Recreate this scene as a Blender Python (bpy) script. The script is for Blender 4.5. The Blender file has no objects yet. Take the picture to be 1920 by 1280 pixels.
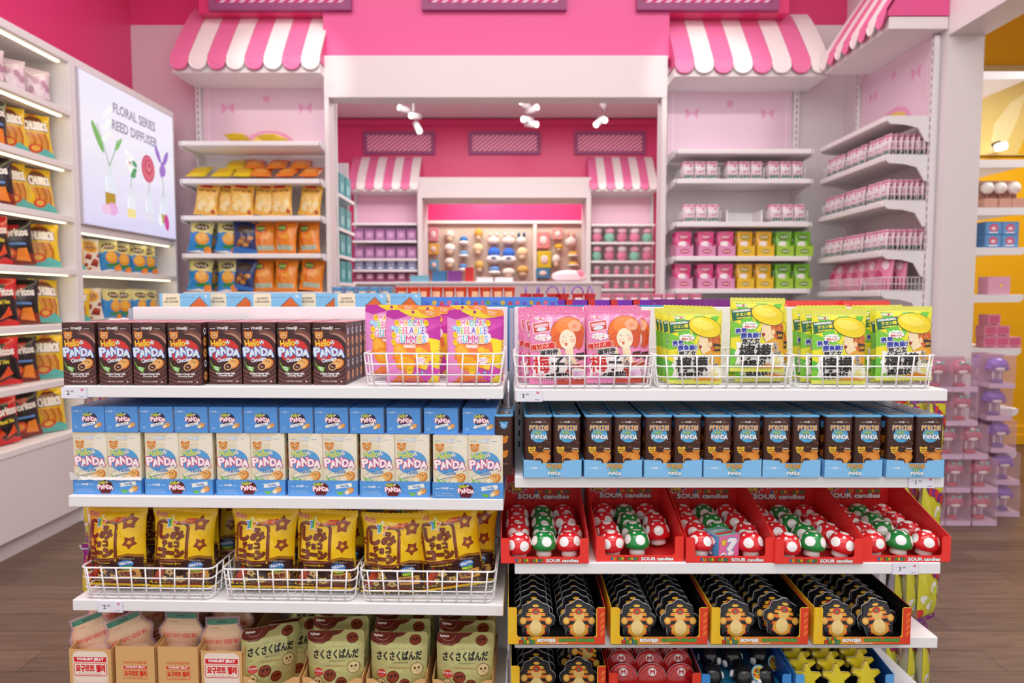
import bpy, math, random
import numpy as np
from mathutils import Vector, Matrix
from mathutils.geometry import tessellate_polygon

SC = bpy.context.scene
COL = SC.collection
PI = math.pi
CAM_Z = 1.35
FPX = 1280.0
PITCH = math.atan(80 / 1280.0)

# ---------------------------------------------------------------- camera
cam = bpy.data.cameras.new('shop_camera')
cam.sensor_width = 36.0
cam.lens = 24.0
cam.clip_start = 0.05
cam.clip_end = 60
cam.dof.use_dof = True
cam.dof.focus_distance = 1.40
cam.dof.aperture_fstop = 4.4
co = bpy.data.objects.new('shop_camera', cam)
co.location = (0, 0, CAM_Z)
co.rotation_euler = (PI / 2 - PITCH, 0, 0)
COL.objects.link(co)
SC.camera = co

# ---------------------------------------------------------------- world, exposure
w = bpy.data.worlds.new('world')
SC.world = w
w.use_nodes = True
w.node_tree.nodes['Background'].inputs[0].default_value = (1.0, 0.985, 0.975, 1)
w.node_tree.nodes['Background'].inputs[1].default_value = 0.95
SC.view_settings.view_transform = 'Standard'
SC.view_settings.look = 'None'
SC.view_settings.gamma = 1
SC.view_settings.use_curve_mapping = False
SC.view_settings.exposure = -0.12


def area(name, loc, sx, sy, power, col=(1, 0.97, 0.94), rot=(0, 0, 0)):
    l = bpy.data.lights.new(name, 'AREA')
    l.shape = 'RECTANGLE'
    l.size, l.size_y, l.energy, l.color = sx, sy, power, col
    o = bpy.data.objects.new(name, l)
    o.location, o.rotation_euler = loc, rot
    COL.objects.link(o)
    return o


def spot(name, loc, target, power, angle, blend=0.6, col=(1, 0.96, 0.92), r=0.04):
    l = bpy.data.lights.new(name, 'SPOT')
    l.energy, l.spot_size, l.spot_blend, l.color, l.shadow_soft_size = power, angle, blend, col, r
    o = bpy.data.objects.new(name, l)
    o.location = loc
    o.rotation_euler = (Vector(target) - Vector(loc)).to_track_quat('-Z', 'Y').to_euler()
    COL.objects.link(o)
    return o


# ceiling lighting of the front room (above the frame) and of the two rooms behind, plus one added fill
area('ceiling_light_front', (0, 0.3, 4.1), 4.5, 1.2, 95)
area('added_fill_light', (0, -1.6, 3.7), 3.5, 1.0, 32, rot=(math.radians(38), 0, 0))  # added fill behind the camera, tilted to brighten the lower gondola shelves
area('ceiling_light_middle', (0, 2.6, 4.1), 4.5, 1.0, 60)
area('ceiling_light_rear', (0, 4.3, 4.1), 4.6, 0.6, 32)
area('ceiling_light_second_room', (0, 8.0, 4.1), 4.5, 2.5, 210)
area('ceiling_light_third_room', (0, 12.3, 3.8), 3.0, 0.5, 95)
area('ceiling_light_yellow_room', (4.2, 4.6, 3.4), 1.2, 1.5, 80)
spot('spot_awning_a', (-1.3, 3.0, 4.0), (-1.65, 5.2, 3.05), 90, 0.42)
spot('spot_awning_b', (1.0, 3.0, 4.0), (1.45, 5.2, 3.0), 80, 0.42)
spot('spot_awning_c', (-1.5, 8.0, 4.0), (-2.0, 10.3, 2.9), 60, 0.35)
spot('spot_awning_d', (1.6, 8.0, 4.0), (1.7, 10.3, 2.9), 60, 0.35)
spot('spot_back_band', (-0.6, 11.4, 3.7), (-0.6, 13.0, 2.9), 30, 0.9)

# ---------------------------------------------------------------- helpers
def lin(c):
    if isinstance(c, str):
        c = c.lstrip('#')
        c = [int(c[i:i + 2], 16) / 255 for i in (0, 2, 4)]
    return tuple((x / 12.92 if x <= 0.04045 else ((x + 0.055) / 1.055) ** 2.4) for x in c[:3])


_cp, _sp = math.cos(PITCH), math.sin(PITCH)


def at(px, py, Y):
    """world point at depth Y seen at a pixel of the photograph: used for measuring the place"""
    a, b = (px - 960) / FPX, (640 - py) / FPX
    d = Vector((a, _cp + b * _sp, -_sp + b * _cp))
    d *= Y / d.y
    return Vector((d.x, d.y, d.z + CAM_Z))


def zat(py, Y):
    return at(960, py, Y).z


def xat(px, py, Y):
    return at(px, py, Y).x


ORD = ['zeroth', 'first', 'second', 'third', 'fourth', 'fifth', 'sixth', 'seventh', 'eighth', 'ninth', 'tenth', 'eleventh',
       'twelfth', 'thirteenth', 'fourteenth', 'fifteenth', 'sixteenth', 'seventeenth', 'eighteenth', 'nineteenth', 'twentieth']

# ---------------------------------------------------------------- materials
MATS = {}


def bs(m):
    return m.node_tree.nodes['Principled BSDF']


def print_mat(name, rough=0.4, spec=0.5, coat=0.0, metal=0.0, bump=0.0, bscale=60.0, transmission=0.0, alpha=1.0, sheen=0.0):
    """a finish whose colour is the printed colour of each face"""
    m = bpy.data.materials.new(name)
    m.use_nodes = True
    nt = m.node_tree
    b = bs(m)
    a = nt.nodes.new('ShaderNodeAttribute')
    a.attribute_name = 'col'
    nt.links.new(a.outputs['Color'], b.inputs['Base Color'])
    b.inputs['Roughness'].default_value = rough
    b.inputs['Specular IOR Level'].default_value = spec
    b.inputs['Coat Weight'].default_value = coat
    b.inputs['Coat Roughness'].default_value = 0.08
    b.inputs['Metallic'].default_value = metal
    b.inputs['Transmission Weight'].default_value = transmission
    b.inputs['Alpha'].default_value = alpha
    if bump:
        tc = nt.nodes.new('ShaderNodeTexCoord')
        n = nt.nodes.new('ShaderNodeTexNoise')
        n.inputs['Scale'].default_value = bscale
        n.inputs['Detail'].default_value = 2
        n.inputs['Distortion'].default_value = 0.6
        bp = nt.nodes.new('ShaderNodeBump')
        bp.inputs['Strength'].default_value = bump
        bp.inputs['Distance'].default_value = 0.01
        nt.links.new(tc.outputs['Object'], n.inputs['Vector'])
        nt.links.new(n.outputs['Fac'], bp.inputs['Height'])
        nt.links.new(bp.outputs['Normal'], b.inputs['Normal'])
    MATS[name] = m
    return m


def plain(name, col, rough=0.5, metal=0.0, emit=0.0, ecol=None, vary=0.03, vscale=6.0, spec=0.5, coat=0.0):
    """a painted finish with a slight uneven tone"""
    m = bpy.data.materials.new(name)
    m.use_nodes = True
    nt = m.node_tree
    b = bs(m)
    tc = nt.nodes.new('ShaderNodeTexCoord')
    n = nt.nodes.new('ShaderNodeTexNoise')
    n.inputs['Scale'].default_value = vscale
    r = nt.nodes.new('ShaderNodeValToRGB')
    c = lin(col)
    r.color_ramp.elements[0].color = (*[x * (1 - vary) for x in c], 1)
    r.color_ramp.elements[1].color = (*[min(1, x * (1 + vary)) for x in c], 1)
    nt.links.new(tc.outputs['Object'], n.inputs['Vector'])
    nt.links.new(n.outputs['Fac'], r.inputs['Fac'])
    nt.links.new(r.outputs['Color'], b.inputs['Base Color'])
    b.inputs['Roughness'].default_value = rough
    b.inputs['Metallic'].default_value = metal
    b.inputs['Specular IOR Level'].default_value = spec
    b.inputs['Coat Weight'].default_value = coat
    if emit:
        b.inputs['Emission Color'].default_value = (*lin(ecol or col), 1)
        b.inputs['Emission Strength'].default_value = emit
    MATS[name] = m
    return m


print_mat('carton', 0.38, 0.45)
print_mat('board', 0.55, 0.35)
print_mat('film', 0.24, 0.5, coat=0.25, bump=0.12, bscale=45)
print_mat('matt_film', 0.42, 0.4, bump=0.1, bscale=40)
print_mat('foil', 0.3, 0.5, coat=0.3, metal=0.35, bump=0.2, bscale=40)
print_mat('gloss', 0.18, 0.5, coat=0.4)
print_mat('tin_print', 0.3, 0.5, coat=0.2, metal=0.1)
print_mat('plush', 0.9, 0.2, bump=0.4, bscale=250)
print_mat('paper', 0.6, 0.3)
plain('white_metal', 'f1f1f4', 0.35, vary=0.01)
plain('white_wire', 'f4f4f6', 0.35, vary=0.01)
plain('white_wood', 'eeebec', 0.5, vary=0.015)
plain('grey_metal', 'aab2bc', 0.35, metal=0.3)
plain('slot_dark', '2e3a46', 0.6)
plain('pink_wall', 'e3417c', 0.33, vary=0.02, vscale=1.5)
plain('lit_pink_wall', 'ee5c9f', 0.33, vary=0.02, vscale=1.5)  # wall pink made lighter in colour to show it lit
plain('pale_wall', 'e6cdd9', 0.5, vary=0.015)
plain('white_wall', 'ece6e8', 0.5, vary=0.012)
plain('portal_white', 'e9e2e2', 0.45, vary=0.012)
plain('ceiling_paint', 'f3e2e6', 0.7, vary=0.01)
plain('beige_board', 'cdb9a4', 0.7, vary=0.02)
plain('yellow_wall', 'e2a80f', 0.4, vary=0.03)
plain('mauve_frame', '9c4d80', 0.5)
plain('led', 'fff6d8', 0.5, emit=3.6, ecol='ffeebc')
plain('lamp_glow', 'fffdf5', 0.5, emit=3.0, ecol='fffaf0')
plain('lamp_white', 'efe7ea', 0.4)
plain('acrylic_white', 'f6f4f6', 0.25)


def clear_mat(name, col, alpha):
    m = bpy.data.materials.new(name)
    m.use_nodes = True
    nt = m.node_tree
    b = bs(m)
    n = nt.nodes.new('ShaderNodeTexNoise')
    n.inputs['Scale'].default_value = 3
    r = nt.nodes.new('ShaderNodeValToRGB')
    c = lin(col)
    r.color_ramp.elements[0].color = (*[x * .97 for x in c], 1)
    r.color_ramp.elements[1].color = (*c, 1)
    nt.links.new(n.outputs['Fac'], r.inputs['Fac'])
    nt.links.new(r.outputs['Color'], b.inputs['Base Color'])
    b.inputs['Roughness'].default_value = 0.08
    b.inputs['Alpha'].default_value = alpha
    MATS[name] = m


clear_mat('clear_plastic', 'e2c2d4', 0.26)

# wooden floor: long planks with grain
m = bpy.data.materials.new('plank_floor')
m.use_nodes = True
nt = m.node_tree
tc = nt.nodes.new('ShaderNodeTexCoord')
br = nt.nodes.new('ShaderNodeTexBrick')
br.inputs['Scale'].default_value = 1.0
br.inputs['Brick Width'].default_value = 1.2
br.inputs['Row Height'].default_value = 0.15
br.inputs['Mortar Size'].default_value = 0.002
br.inputs['Color1'].default_value = (*lin('675143'), 1)
br.inputs['Color2'].default_value = (*lin('7d6453'), 1)
br.inputs['Mortar'].default_value = (*lin('3d3029'), 1)
mp = nt.nodes.new('ShaderNodeMapping')
mp.inputs['Scale'].default_value = (1.5, 22, 1)
no = nt.nodes.new('ShaderNodeTexNoise')
no.inputs['Scale'].default_value = 2.2
no.inputs['Detail'].default_value = 6
no.inputs['Distortion'].default_value = 1.2
rp = nt.nodes.new('ShaderNodeValToRGB')
rp.color_ramp.elements[0].position = 0.3
rp.color_ramp.elements[0].color = (0.45, 0.42, 0.4, 1)
rp.color_ramp.elements[1].position = 0.7
rp.color_ramp.elements[1].color = (1.0, 1.0, 1.0, 1)
mx = nt.nodes.new('ShaderNodeMix')
mx.data_type = 'RGBA'
mx.blend_type = 'MULTIPLY'
mx.inputs['Factor'].default_value = 0.85
nt.links.new(tc.outputs['Object'], br.inputs['Vector'])
nt.links.new(tc.outputs['Object'], mp.inputs['Vector'])
nt.links.new(mp.outputs['Vector'], no.inputs['Vector'])
nt.links.new(no.outputs['Fac'], rp.inputs['Fac'])
nt.links.new(br.outputs['Color'], mx.inputs['A'])
nt.links.new(rp.outputs['Color'], mx.inputs['B'])
nt.links.new(mx.outputs['Result'], bs(m).inputs['Base Color'])
bs(m).inputs['Roughness'].default_value = 0.42
MATS['plank_floor'] = m

# ---------------------------------------------------------------- 2-D printing: coloured flat shapes in millimetres
_TXT = {}


def glyphs(s, shear=0.0):
    k = (s, shear)
    if k not in _TXT:
        c = bpy.data.curves.new('t', 'FONT')
        c.body = s
        c.resolution_u = 2
        c.shear = shear
        o = bpy.data.objects.new('t', c)
        COL.objects.link(o)
        me = o.evaluated_get(bpy.context.evaluated_depsgraph_get()).to_mesh()
        v = np.array([p.co[:2] for p in me.vertices]) if len(me.vertices) else np.zeros((3, 2))
        me.calc_loop_triangles()
        t = np.array([q.vertices[:] for q in me.loop_triangles]) if len(me.loop_triangles) else np.zeros((0, 3), int)
        bpy.data.objects.remove(o)
        bpy.data.curves.remove(c)
        lo, hi = v.min(0), v.max(0)
        _TXT[k] = (v - (lo + hi) / 2, t, hi - lo)
    return _TXT[k]


class Art:
    def __init__(self):
        self.items = []          # (verts2d, tris, colour, layer, bbox)

    def _put(self, v, t, col):
        v = np.asarray(v, float)
        t = np.asarray(t, int)
        if len(t) == 0:
            return self
        lo, hi = v.min(0), v.max(0)
        lay = 0
        for it in self.items:
            b = it[4]
            if lo[0] < b[1][0] and hi[0] > b[0][0] and lo[1] < b[1][1] and hi[1] > b[0][1]:
                lay = max(lay, it[3])
        self.items.append((v, t, lin(col), lay + 1, (lo, hi)))
        return self

    def poly(self, pts, col):
        pts = [tuple(p) for p in pts]
        t = tessellate_polygon([[Vector((p[0], p[1], 0)) for p in pts]])
        tt = []
        P = np.array(pts)
        for a, b, c in t:
            cr = (P[b][0] - P[a][0]) * (P[c][1] - P[a][1]) - (P[b][1] - P[a][1]) * (P[c][0] - P[a][0])
            tt.append((a, b, c) if cr > 0 else (a, c, b))
        return self._put(pts, tt, col)

    def rect(self, x0, y0, x1, y1, col):
        return self._put([(x0, y0), (x1, y0), (x1, y1), (x0, y1)], [(0, 1, 2), (0, 2, 3)], col)

    def ell(self, cx, cy, rx, ry, col, rot=0, n=20):
        c, s = math.cos(rot), math.sin(rot)
        pts = []
        for i in range(n):
            a = 2 * PI * i / n
            x, y = rx * math.cos(a), ry * math.sin(a)
            pts.append((cx + x * c - y * s, cy + x * s + y * c))
        return self._put(pts, [(0, i, i + 1) for i in range(1, n - 1)], col)

    def rrect(self, x0, y0, x1, y1, r, col, n=4):
        pts = []
        for (cx, cy, a0) in ((x1 - r, y1 - r, 0), (x0 + r, y1 - r, 90), (x0 + r, y0 + r, 180), (x1 - r, y0 + r, 270)):
            for i in range(n + 1):
                a = math.radians(a0 + 90 * i / n)
                pts.append((cx + r * math.cos(a), cy + r * math.sin(a)))
        return self._put(pts, [(0, i, i + 1) for i in range(1, len(pts) - 1)], col)

    def frame(self, x0, y0, x1, y1, r, w, col, n=4):
        def ring(d):
            pts = []
            for (cx, cy, a0) in ((x1 - r, y1 - r, 0), (x0 + r, y1 - r, 90), (x0 + r, y0 + r, 180), (x1 - r, y0 + r, 270)):
                for i in range(n + 1):
                    a = math.radians(a0 + 90 * i / n)
                    pts.append((cx + (r - d) * math.cos(a), cy + (r - d) * math.sin(a)))
            return pts
        A, B = ring(0), ring(w)
        k = len(A)
        t = []
        for i in range(k):
            j = (i + 1) % k
            t += [(i, j, k + j), (i, k + j, k + i)]
        return self._put(A + B, t, col)

    def star(self, cx, cy, r, col, n=5, inner=0.5, rot=PI / 2):
        pts = []
        for i in range(2 * n):
            a = rot + PI * i / n
            q = r if i % 2 == 0 else r * inner
            pts.append((cx + q * math.cos(a), cy + q * math.sin(a)))
        pts = [(cx, cy)] + pts
        k = 2 * n
        return self._put(pts, [(0, 1 + i, 1 + (i + 1) % k) for i in range(k)], col)

    def burst(self, cx, cy, rx, ry, col, n=12, inner=0.78, rot=0.2):
        pts = [(cx, cy)]
        for i in range(2 * n):
            a = rot + PI * i / n
            q = 1 if i % 2 == 0 else inner
            pts.append((cx + rx * q * math.cos(a), cy + ry * q * math.sin(a)))
        k = 2 * n
        return self._put(pts, [(0, 1 + i, 1 + (i + 1) % k) for i in range(k)], col)

    def stroke(self, pts, w, col, taper=False):
        P = np.array(pts, float)
        d = np.gradient(P, axis=0)
        d /= np.maximum(np.linalg.norm(d, axis=1, keepdims=True), 1e-9)
        nrm = np.stack([-d[:, 1], d[:, 0]], 1)
        ww = np.full(len(P), w / 2.0)
        if taper:
            ww *= np.sin(np.linspace(0.15, PI - 0.15, len(P)))
        A, B = P + nrm * ww[:, None], P - nrm * ww[:, None]
        k = len(P)
        t = []
        for i in range(k - 1):
            t += [(i, k + i, k + i + 1), (i, k + i + 1, i + 1)]
        return self._put(np.concatenate([A, B]), t, col)

    def arc(self, cx, cy, rx, ry, a0, a1, w, col, n=16, taper=True):
        pts = [(cx + rx * math.cos(math.radians(a0 + (a1 - a0) * i / n)), cy + ry * math.sin(math.radians(a0 + (a1 - a0) * i / n))) for i in range(n + 1)]
        return self.stroke(pts, w, col, taper)

    def text(self, s, cx, cy, w=None, h=None, col='000000', rot=0.0, bold=0.0, out=None, ow=0.0, shear=0.0, vert=False):
        """s centred on (cx, cy), fitted to width w and/or height h; bold and outline in millimetres"""
        v, t, size = glyphs(s, shear)
        sx = w / size[0] if w else None
        sy = h / size[1] if h else None
        sx = sx or sy
        sy = sy or sx
        V = v * (sx, sy)
        c, q = math.cos(rot), math.sin(rot)
        V = V @ np.array([[c, q], [-q, c]]) + (cx, cy)

        def fat(r, k, c, lay, base):
            off = [(0, 0)] + ([(r * math.cos(2 * PI * i / k), r * math.sin(2 * PI * i / k)) for i in range(k)] if r > 0 else [])
            for i, d in enumerate(off):
                W = V + d
                self.items.append((W, t, lin(c), lay + 0.045 * (len(off) - i), (W.min(0), W.max(0))))
        m_ = bold + (ow if out else 0)
        lo, hi = V.min(0) - m_, V.max(0) + m_
        lay = 0
        for it in self.items:
            b = it[4]
            if lo[0] < b[1][0] and hi[0] > b[0][0] and lo[1] < b[1][1] and hi[1] > b[0][1]:
                lay = max(lay, it[3])
        if len(t) == 0:
            return self
        if out:
            fat(ow + bold, 8, out, lay + 1, 0)
            lay += 1.0
        fat(bold, 6, col, lay + 1, 0)
        return self

    def word(self, s, x0, x1, cy, h, cols, wob=0.0, **kw):
        """letters one by one between x0 and x1 (each its own colour and slight shift)"""
        n = len(s)
        wd = [glyphs(ch)[2][0] if ch != ' ' else 0.4 for ch in s]
        tot = sum(wd) + 0.12 * (n - 1)
        k = (x1 - x0) / tot
        x = x0
        rw = random.Random(len(s))
        for i, ch in enumerate(s):
            if ch != ' ':
                self.text(ch, x + wd[i] * k / 2, cy + wob * rw.uniform(-1, 1), w=wd[i] * k, h=h, col=cols[i % len(cols)], rot=wob * 0.05 * rw.uniform(-1, 1), **kw)
            x += (wd[i] + 0.12) * k
        return self

    def move(self, dx, dy, sx=1.0, sy=None):
        """a shifted, scaled copy"""
        a = Art()
        sy = sx if sy is None else sy
        for v, t, c, l, b in self.items:
            a.items.append((v * (sx, sy) + (dx, dy), t, c, l, (np.array(b[0]) * (sx, sy) + (dx, dy), np.array(b[1]) * (sx, sy) + (dx, dy))))
        return a

    def add(self, other, dx=0, dy=0, s=1.0):
        o = other.move(dx, dy, s)
        base = 0
        if o.items:
            lo = np.min([i[4][0] for i in o.items], 0)
            hi = np.max([i[4][1] for i in o.items], 0)
            for it in self.items:
                b = it[4]
                if lo[0] < b[1][0] and hi[0] > b[0][0] and lo[1] < b[1][1] and hi[1] > b[0][1]:
                    base = max(base, it[3])
            self.items += [(v, t, c, l + base, b) for v, t, c, l, b in o.items]
        return self

    def clip(self, x0, y0, x1, y1):
        """keep only what lies inside a rectangle"""
        a = Art()
        for v, t, c, l, b in self.items:
            if b[0][0] >= x0 and b[1][0] <= x1 and b[0][1] >= y0 and b[1][1] <= y1:
                a.items.append((v, t, c, l, b))
                continue
            vs, ts = [], []
            for tri in t:
                P = [tuple(v[i]) for i in tri]
                for ax, lim, sg in ((0, x0, 1), (0, x1, -1), (1, y0, 1), (1, y1, -1)):
                    Q = []
                    for i in range(len(P)):
                        p, q = P[i], P[(i + 1) % len(P)]
                        dp, dq = sg * (p[ax] - lim), sg * (q[ax] - lim)
                        if dp >= 0:
                            Q.append(p)
                        if (dp > 0 > dq) or (dp < 0 < dq):
                            f = dp / (dp - dq)
                            Q.append((p[0] + (q[0] - p[0]) * f, p[1] + (q[1] - p[1]) * f))
                    P = Q
                    if len(P) < 3:
                        break
                if len(P) >= 3:
                    k = len(vs)
                    vs += P
                    ts += [(k, k + i, k + i + 1) for i in range(1, len(P) - 1)]
            if ts:
                a._put_raw(np.array(vs), np.array(ts), c, l)
        return a

    def _put_raw(self, v, t, c, l):
        self.items.append((v, t, c, l, (v.min(0), v.max(0))))


def split_long(v, t, L):
    """cut triangles until no edge is longer than L"""
    v = [tuple(p) for p in v]
    out = []
    todo = [tuple(x) for x in t]
    mid = {}
    while todo:
        a, b, c = todo.pop()
        e = [((v[p][0] - v[q][0]) ** 2 + (v[p][1] - v[q][1]) ** 2, p, q, r) for p, q, r in ((a, b, c), (b, c, a), (c, a, b))]
        d, p, q, r = max(e)
        if d <= L * L:
            out.append((a, b, c))
            continue
        k = (min(p, q), max(p, q))
        if k not in mid:
            mid[k] = len(v)
            v.append(((v[p][0] + v[q][0]) / 2, (v[p][1] + v[q][1]) / 2))
        mm = mid[k]
        todo += [(p, mm, r), (mm, q, r)]
    return np.array(v), np.array(out)


# ---------------------------------------------------------------- mesh building
EPS = 0.00005


class MB:
    def __init__(self):
        self.v, self.f, self.c, self.s, self.m = [], [], [], [], []
        self.n = 0

    def add(self, verts, faces, col, smooth=False, mi=0):
        k = self.n
        self.v.extend([tuple(p) for p in verts])
        self.n = len(self.v)
        c = lin(col) if isinstance(col, str) else col
        percol = isinstance(c, list)
        for i, f in enumerate(faces):
            self.f.append(tuple(k + j for j in f))
            self.c.append(c[i] if percol else c)
            self.s.append(smooth)
            self.m.append(mi)
        return self

    def box(self, x0, x1, y0, y1, z0, z1, col, b=0.0, mi=0, tcol=None):
        if x1 < x0: x0, x1 = x1, x0
        if y1 < y0: y0, y1 = y1, y0
        if b <= 0:
            v = [(x0, y0, z0), (x1, y0, z0), (x1, y1, z0), (x0, y1, z0), (x0, y0, z1), (x1, y0, z1), (x1, y1, z1), (x0, y1, z1)]
            f = [(0, 3, 2, 1), (4, 5, 6, 7), (0, 1, 5, 4), (1, 2, 6, 5), (2, 3, 7, 6), (3, 0, 4, 7)]
            c = lin(col)
            return self.add(v, f, [c, lin(tcol) if tcol else c, c, c, c, c], mi=mi)
        b = min(b, (x1 - x0) * .45, (y1 - y0) * .45, (z1 - z0) * .45)
        V = {}
        vs = []
        for sx in (0, 1):
            for sy in (0, 1):
                for sz in (0, 1):
                    X, Yv, Z = (x0, x1)[sx], (y0, y1)[sy], (z0, z1)[sz]
                    dx, dy, dz = b * (1 - 2 * sx), b * (1 - 2 * sy), b * (1 - 2 * sz)
                    for ax, p in enumerate(((X, Yv + dy, Z + dz), (X + dx, Yv, Z + dz), (X + dx, Yv + dy, Z))):
                        V[(sx, sy, sz, ax)] = len(vs)
                        vs.append(p)
        fs = []
        for ax in range(3):
            o = [a for a in range(3) if a != ax]
            for s in (0, 1):
                q = []
                for (a, c_) in ((0, 0), (1, 0), (1, 1), (0, 1)):
                    k = [0, 0, 0]
                    k[ax] = s
                    k[o[0]], k[o[1]] = a, c_
                    q.append(V[(*k, ax)])
                fs.append(q)
        for ax in range(3):           # edges parallel to axis ax
            o = [a for a in range(3) if a != ax]
            for a in (0, 1):
                for c_ in (0, 1):
                    q = []
                    for (s, face) in ((0, o[0]), (1, o[0]), (1, o[1]), (0, o[1])):
                        k = [0, 0, 0]
                        k[ax], k[o[0]], k[o[1]] = s, a, c_
                        q.append(V[(*k, face)])
                    fs.append(q)
        for sx in (0, 1):
            for sy in (0, 1):
                for sz in (0, 1):
                    fs.append([V[(sx, sy, sz, a)] for a in range(3)])
        cen = Vector(((x0 + x1) / 2, (y0 + y1) / 2, (z0 + z1) / 2))
        out = []
        for q in fs:
            P = [Vector(vs[i]) for i in q]
            nrm = (P[1] - P[0]).cross(P[2] - P[0])
            c0 = sum(P, Vector()) / len(P)
            out.append(tuple(q) if nrm.dot(c0 - cen) > 0 else tuple(reversed(q)))
        return self.add(vs, out, col, mi=mi)

    def tube(self, path, r, col, n=6, closed=False, mi=0, caps=True):
        P = [Vector(p) for p in path]
        k = len(P)
        rings = []
        up = None
        for i in range(k):
            if closed:
                d = P[(i + 1) % k] - P[i - 1]
            else:
                d = P[min(i + 1, k - 1)] - P[max(i - 1, 0)]
            d.normalize()
            if up is None:
                up = Vector((0, 0, 1)) if abs(d.z) < 0.9 else Vector((1, 0, 0))
            a = d.cross(up).normalized()
            b = a.cross(d)
            up = b
            rings.append([P[i] + r * (math.cos(2 * PI * j / n) * a + math.sin(2 * PI * j / n) * b) for j in range(n)])
        v = [p for rg in rings for p in rg]
        f = []
        for i in range(k if closed else k - 1):
            i2 = (i + 1) % k
            for j in range(n):
                j2 = (j + 1) % n
                f.append((i * n + j, i2 * n + j, i2 * n + j2, i * n + j2))
        if not closed and caps:
            f.append(tuple(range(n)))
            f.append(tuple((k - 1) * n + j for j in reversed(range(n))))
        return self.add(v, [tuple(reversed(q)) for q in f], col, smooth=True, mi=mi)

    def lathe(self, prof, col, n=20, cx=0, cy=0, axis='z', mi=0, cols=None, smooth=True):
        v, f, c = [], [], []
        k = len(prof)
        for (r, z) in prof:
            for j in range(n):
                a = 2 * PI * j / n
                if axis == 'z':
                    v.append((cx + r * math.cos(a), cy + r * math.sin(a), z))
                else:
                    v.append((cx + r * math.cos(a), z, cy + r * math.sin(a)))
        for i in range(k - 1):
            for j in range(n):
                j2 = (j + 1) % n
                q = (i * n + j, i * n + j2, (i + 1) * n + j2, (i + 1) * n + j)
                f.append(q if axis == 'z' else tuple(reversed(q)))
                c.append(lin(cols[i]) if cols else lin(col))
        for i, rev in ((0, True), (k - 1, False)):
            if prof[i][0] > 1e-6:
                q = tuple(i * n + j for j in range(n))
                if (axis == 'z') == rev:
                    q = tuple(reversed(q))
                f.append(q)
                c.append(lin((cols[0] if i == 0 else cols[-1]) if cols else col))
        return self.add(v, f, c, smooth=smooth, mi=mi)

    def prism(self, pts, y0, y1, col, scol=None, inset=0.0, mi=0, bev=0.0):
        """outline in x-z (counter-clockwise seen from -y) pushed from y0 (front) to y1"""
        k = len(pts)
        cx = sum(p[0] for p in pts) / k
        cz = sum(p[1] for p in pts) / k
        rings = [(y0, 1 - bev), (y0 + (y1 - y0) * 0.18, 1.0), (y1 - (y1 - y0) * 0.18, 1.0), (y1, 1 - bev)] if bev else [(y0, 1), (y1, 1)]
        v = [(cx + (x - cx) * s, y, cz + (z - cz) * s) for y, s in rings for x, z in pts]
        f, c = [], []
        tri = [tuple(x) for x in tessellate_polygon([[Vector((x, z, 0)) for x, z in pts]])]
        for a, b, d in tri:
            cr = (pts[b][0] - pts[a][0]) * (pts[d][1] - pts[a][1]) - (pts[b][1] - pts[a][1]) * (pts[d][0] - pts[a][0])
            q = (a, b, d) if cr > 0 else (a, d, b)
            f.append(q)
            c.append(lin(col))
            o = (len(rings) - 1) * k
            f.append(tuple(o + i for i in reversed(q)))
            c.append(lin(scol or col))
        for r in range(len(rings) - 1):
            for i in range(k):
                j = (i + 1) % k
                f.append((r * k + j, r * k + i, (r + 1) * k + i, (r + 1) * k + j))
                c.append(lin(scol or col))
        area = sum(pts[i][0] * pts[(i + 1) % k][1] - pts[(i + 1) % k][0] * pts[i][1] for i in range(k))
        if area < 0:
            f = [q if i < 2 * len(tri) else tuple(reversed(q)) for i, q in enumerate(f)]
        return self.add(v, f, c, mi=mi)

    def art(self, art, fn, L=None, mi=0, smooth=False):
        """print on a surface: fn maps arrays (x, y, off) in metres to points"""
        for v, t, c, l, b in art.items:
            if L:
                v, t = split_long(v, t, L * 1000)
            P = fn(v[:, 0] * 0.001, v[:, 1] * 0.001, EPS * l)
            self.add(P, t.tolist(), c, smooth=smooth, mi=mi)
        return self

    def front(self, art, y, x0=0.0, z0=0.0, mi=0):
        return self.art(art, lambda x, z, o: np.stack([x + x0, np.full_like(x, y) - o, z + z0], 1), mi=mi)

    def top(self, art, z, x0=0.0, y0=0.0, mi=0):
        return self.art(art, lambda x, y, o: np.stack([x + x0, y + y0, np.full_like(x, z) + o], 1), mi=mi)

    def right(self, art, x, y0=0.0, z0=0.0, mi=0):      # side facing +x
        return self.art(art, lambda u, z, o: np.stack([np.full_like(u, x) + o, u + y0, z + z0], 1), mi=mi)

    def left(self, art, x, y0=0.0, z0=0.0, mi=0):       # side facing -x
        return self.art(art, lambda u, z, o: np.stack([np.full_like(u, x) - o, -u + y0, z + z0], 1), mi=mi)

    def mesh(self, name):
        me = bpy.data.meshes.new(name)
        me.from_pydata(self.v, [], self.f)
        a = me.attributes.new('col', 'FLOAT_COLOR', 'FACE')
        arr = np.ones((len(self.f), 4), np.float32)
        arr[:, :3] = np.array(self.c, np.float32)
        a.data.foreach_set('color', arr.ravel())
        me.polygons.foreach_set('use_smooth', np.array(self.s, bool))
        me.polygons.foreach_set('material_index', np.array(self.m, np.int32))
        me.update()
        return me

    def build(self, name, mats, parent=None, loc=None, rot=None):
        me = self.mesh(name)
        for m in ([mats] if isinstance(mats, str) else mats):
            me.materials.append(MATS[m])
        return link(name, me, parent, loc, rot)


def link(name, me, parent=None, loc=None, rot=None):
    o = bpy.data.objects.new(name, me)
    COL.objects.link(o)
    if parent is not None:
        o.parent = parent
    if loc is not None:
        o.location = loc
    if rot is not None:
        o.rotation_euler = rot
    return o


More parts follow.
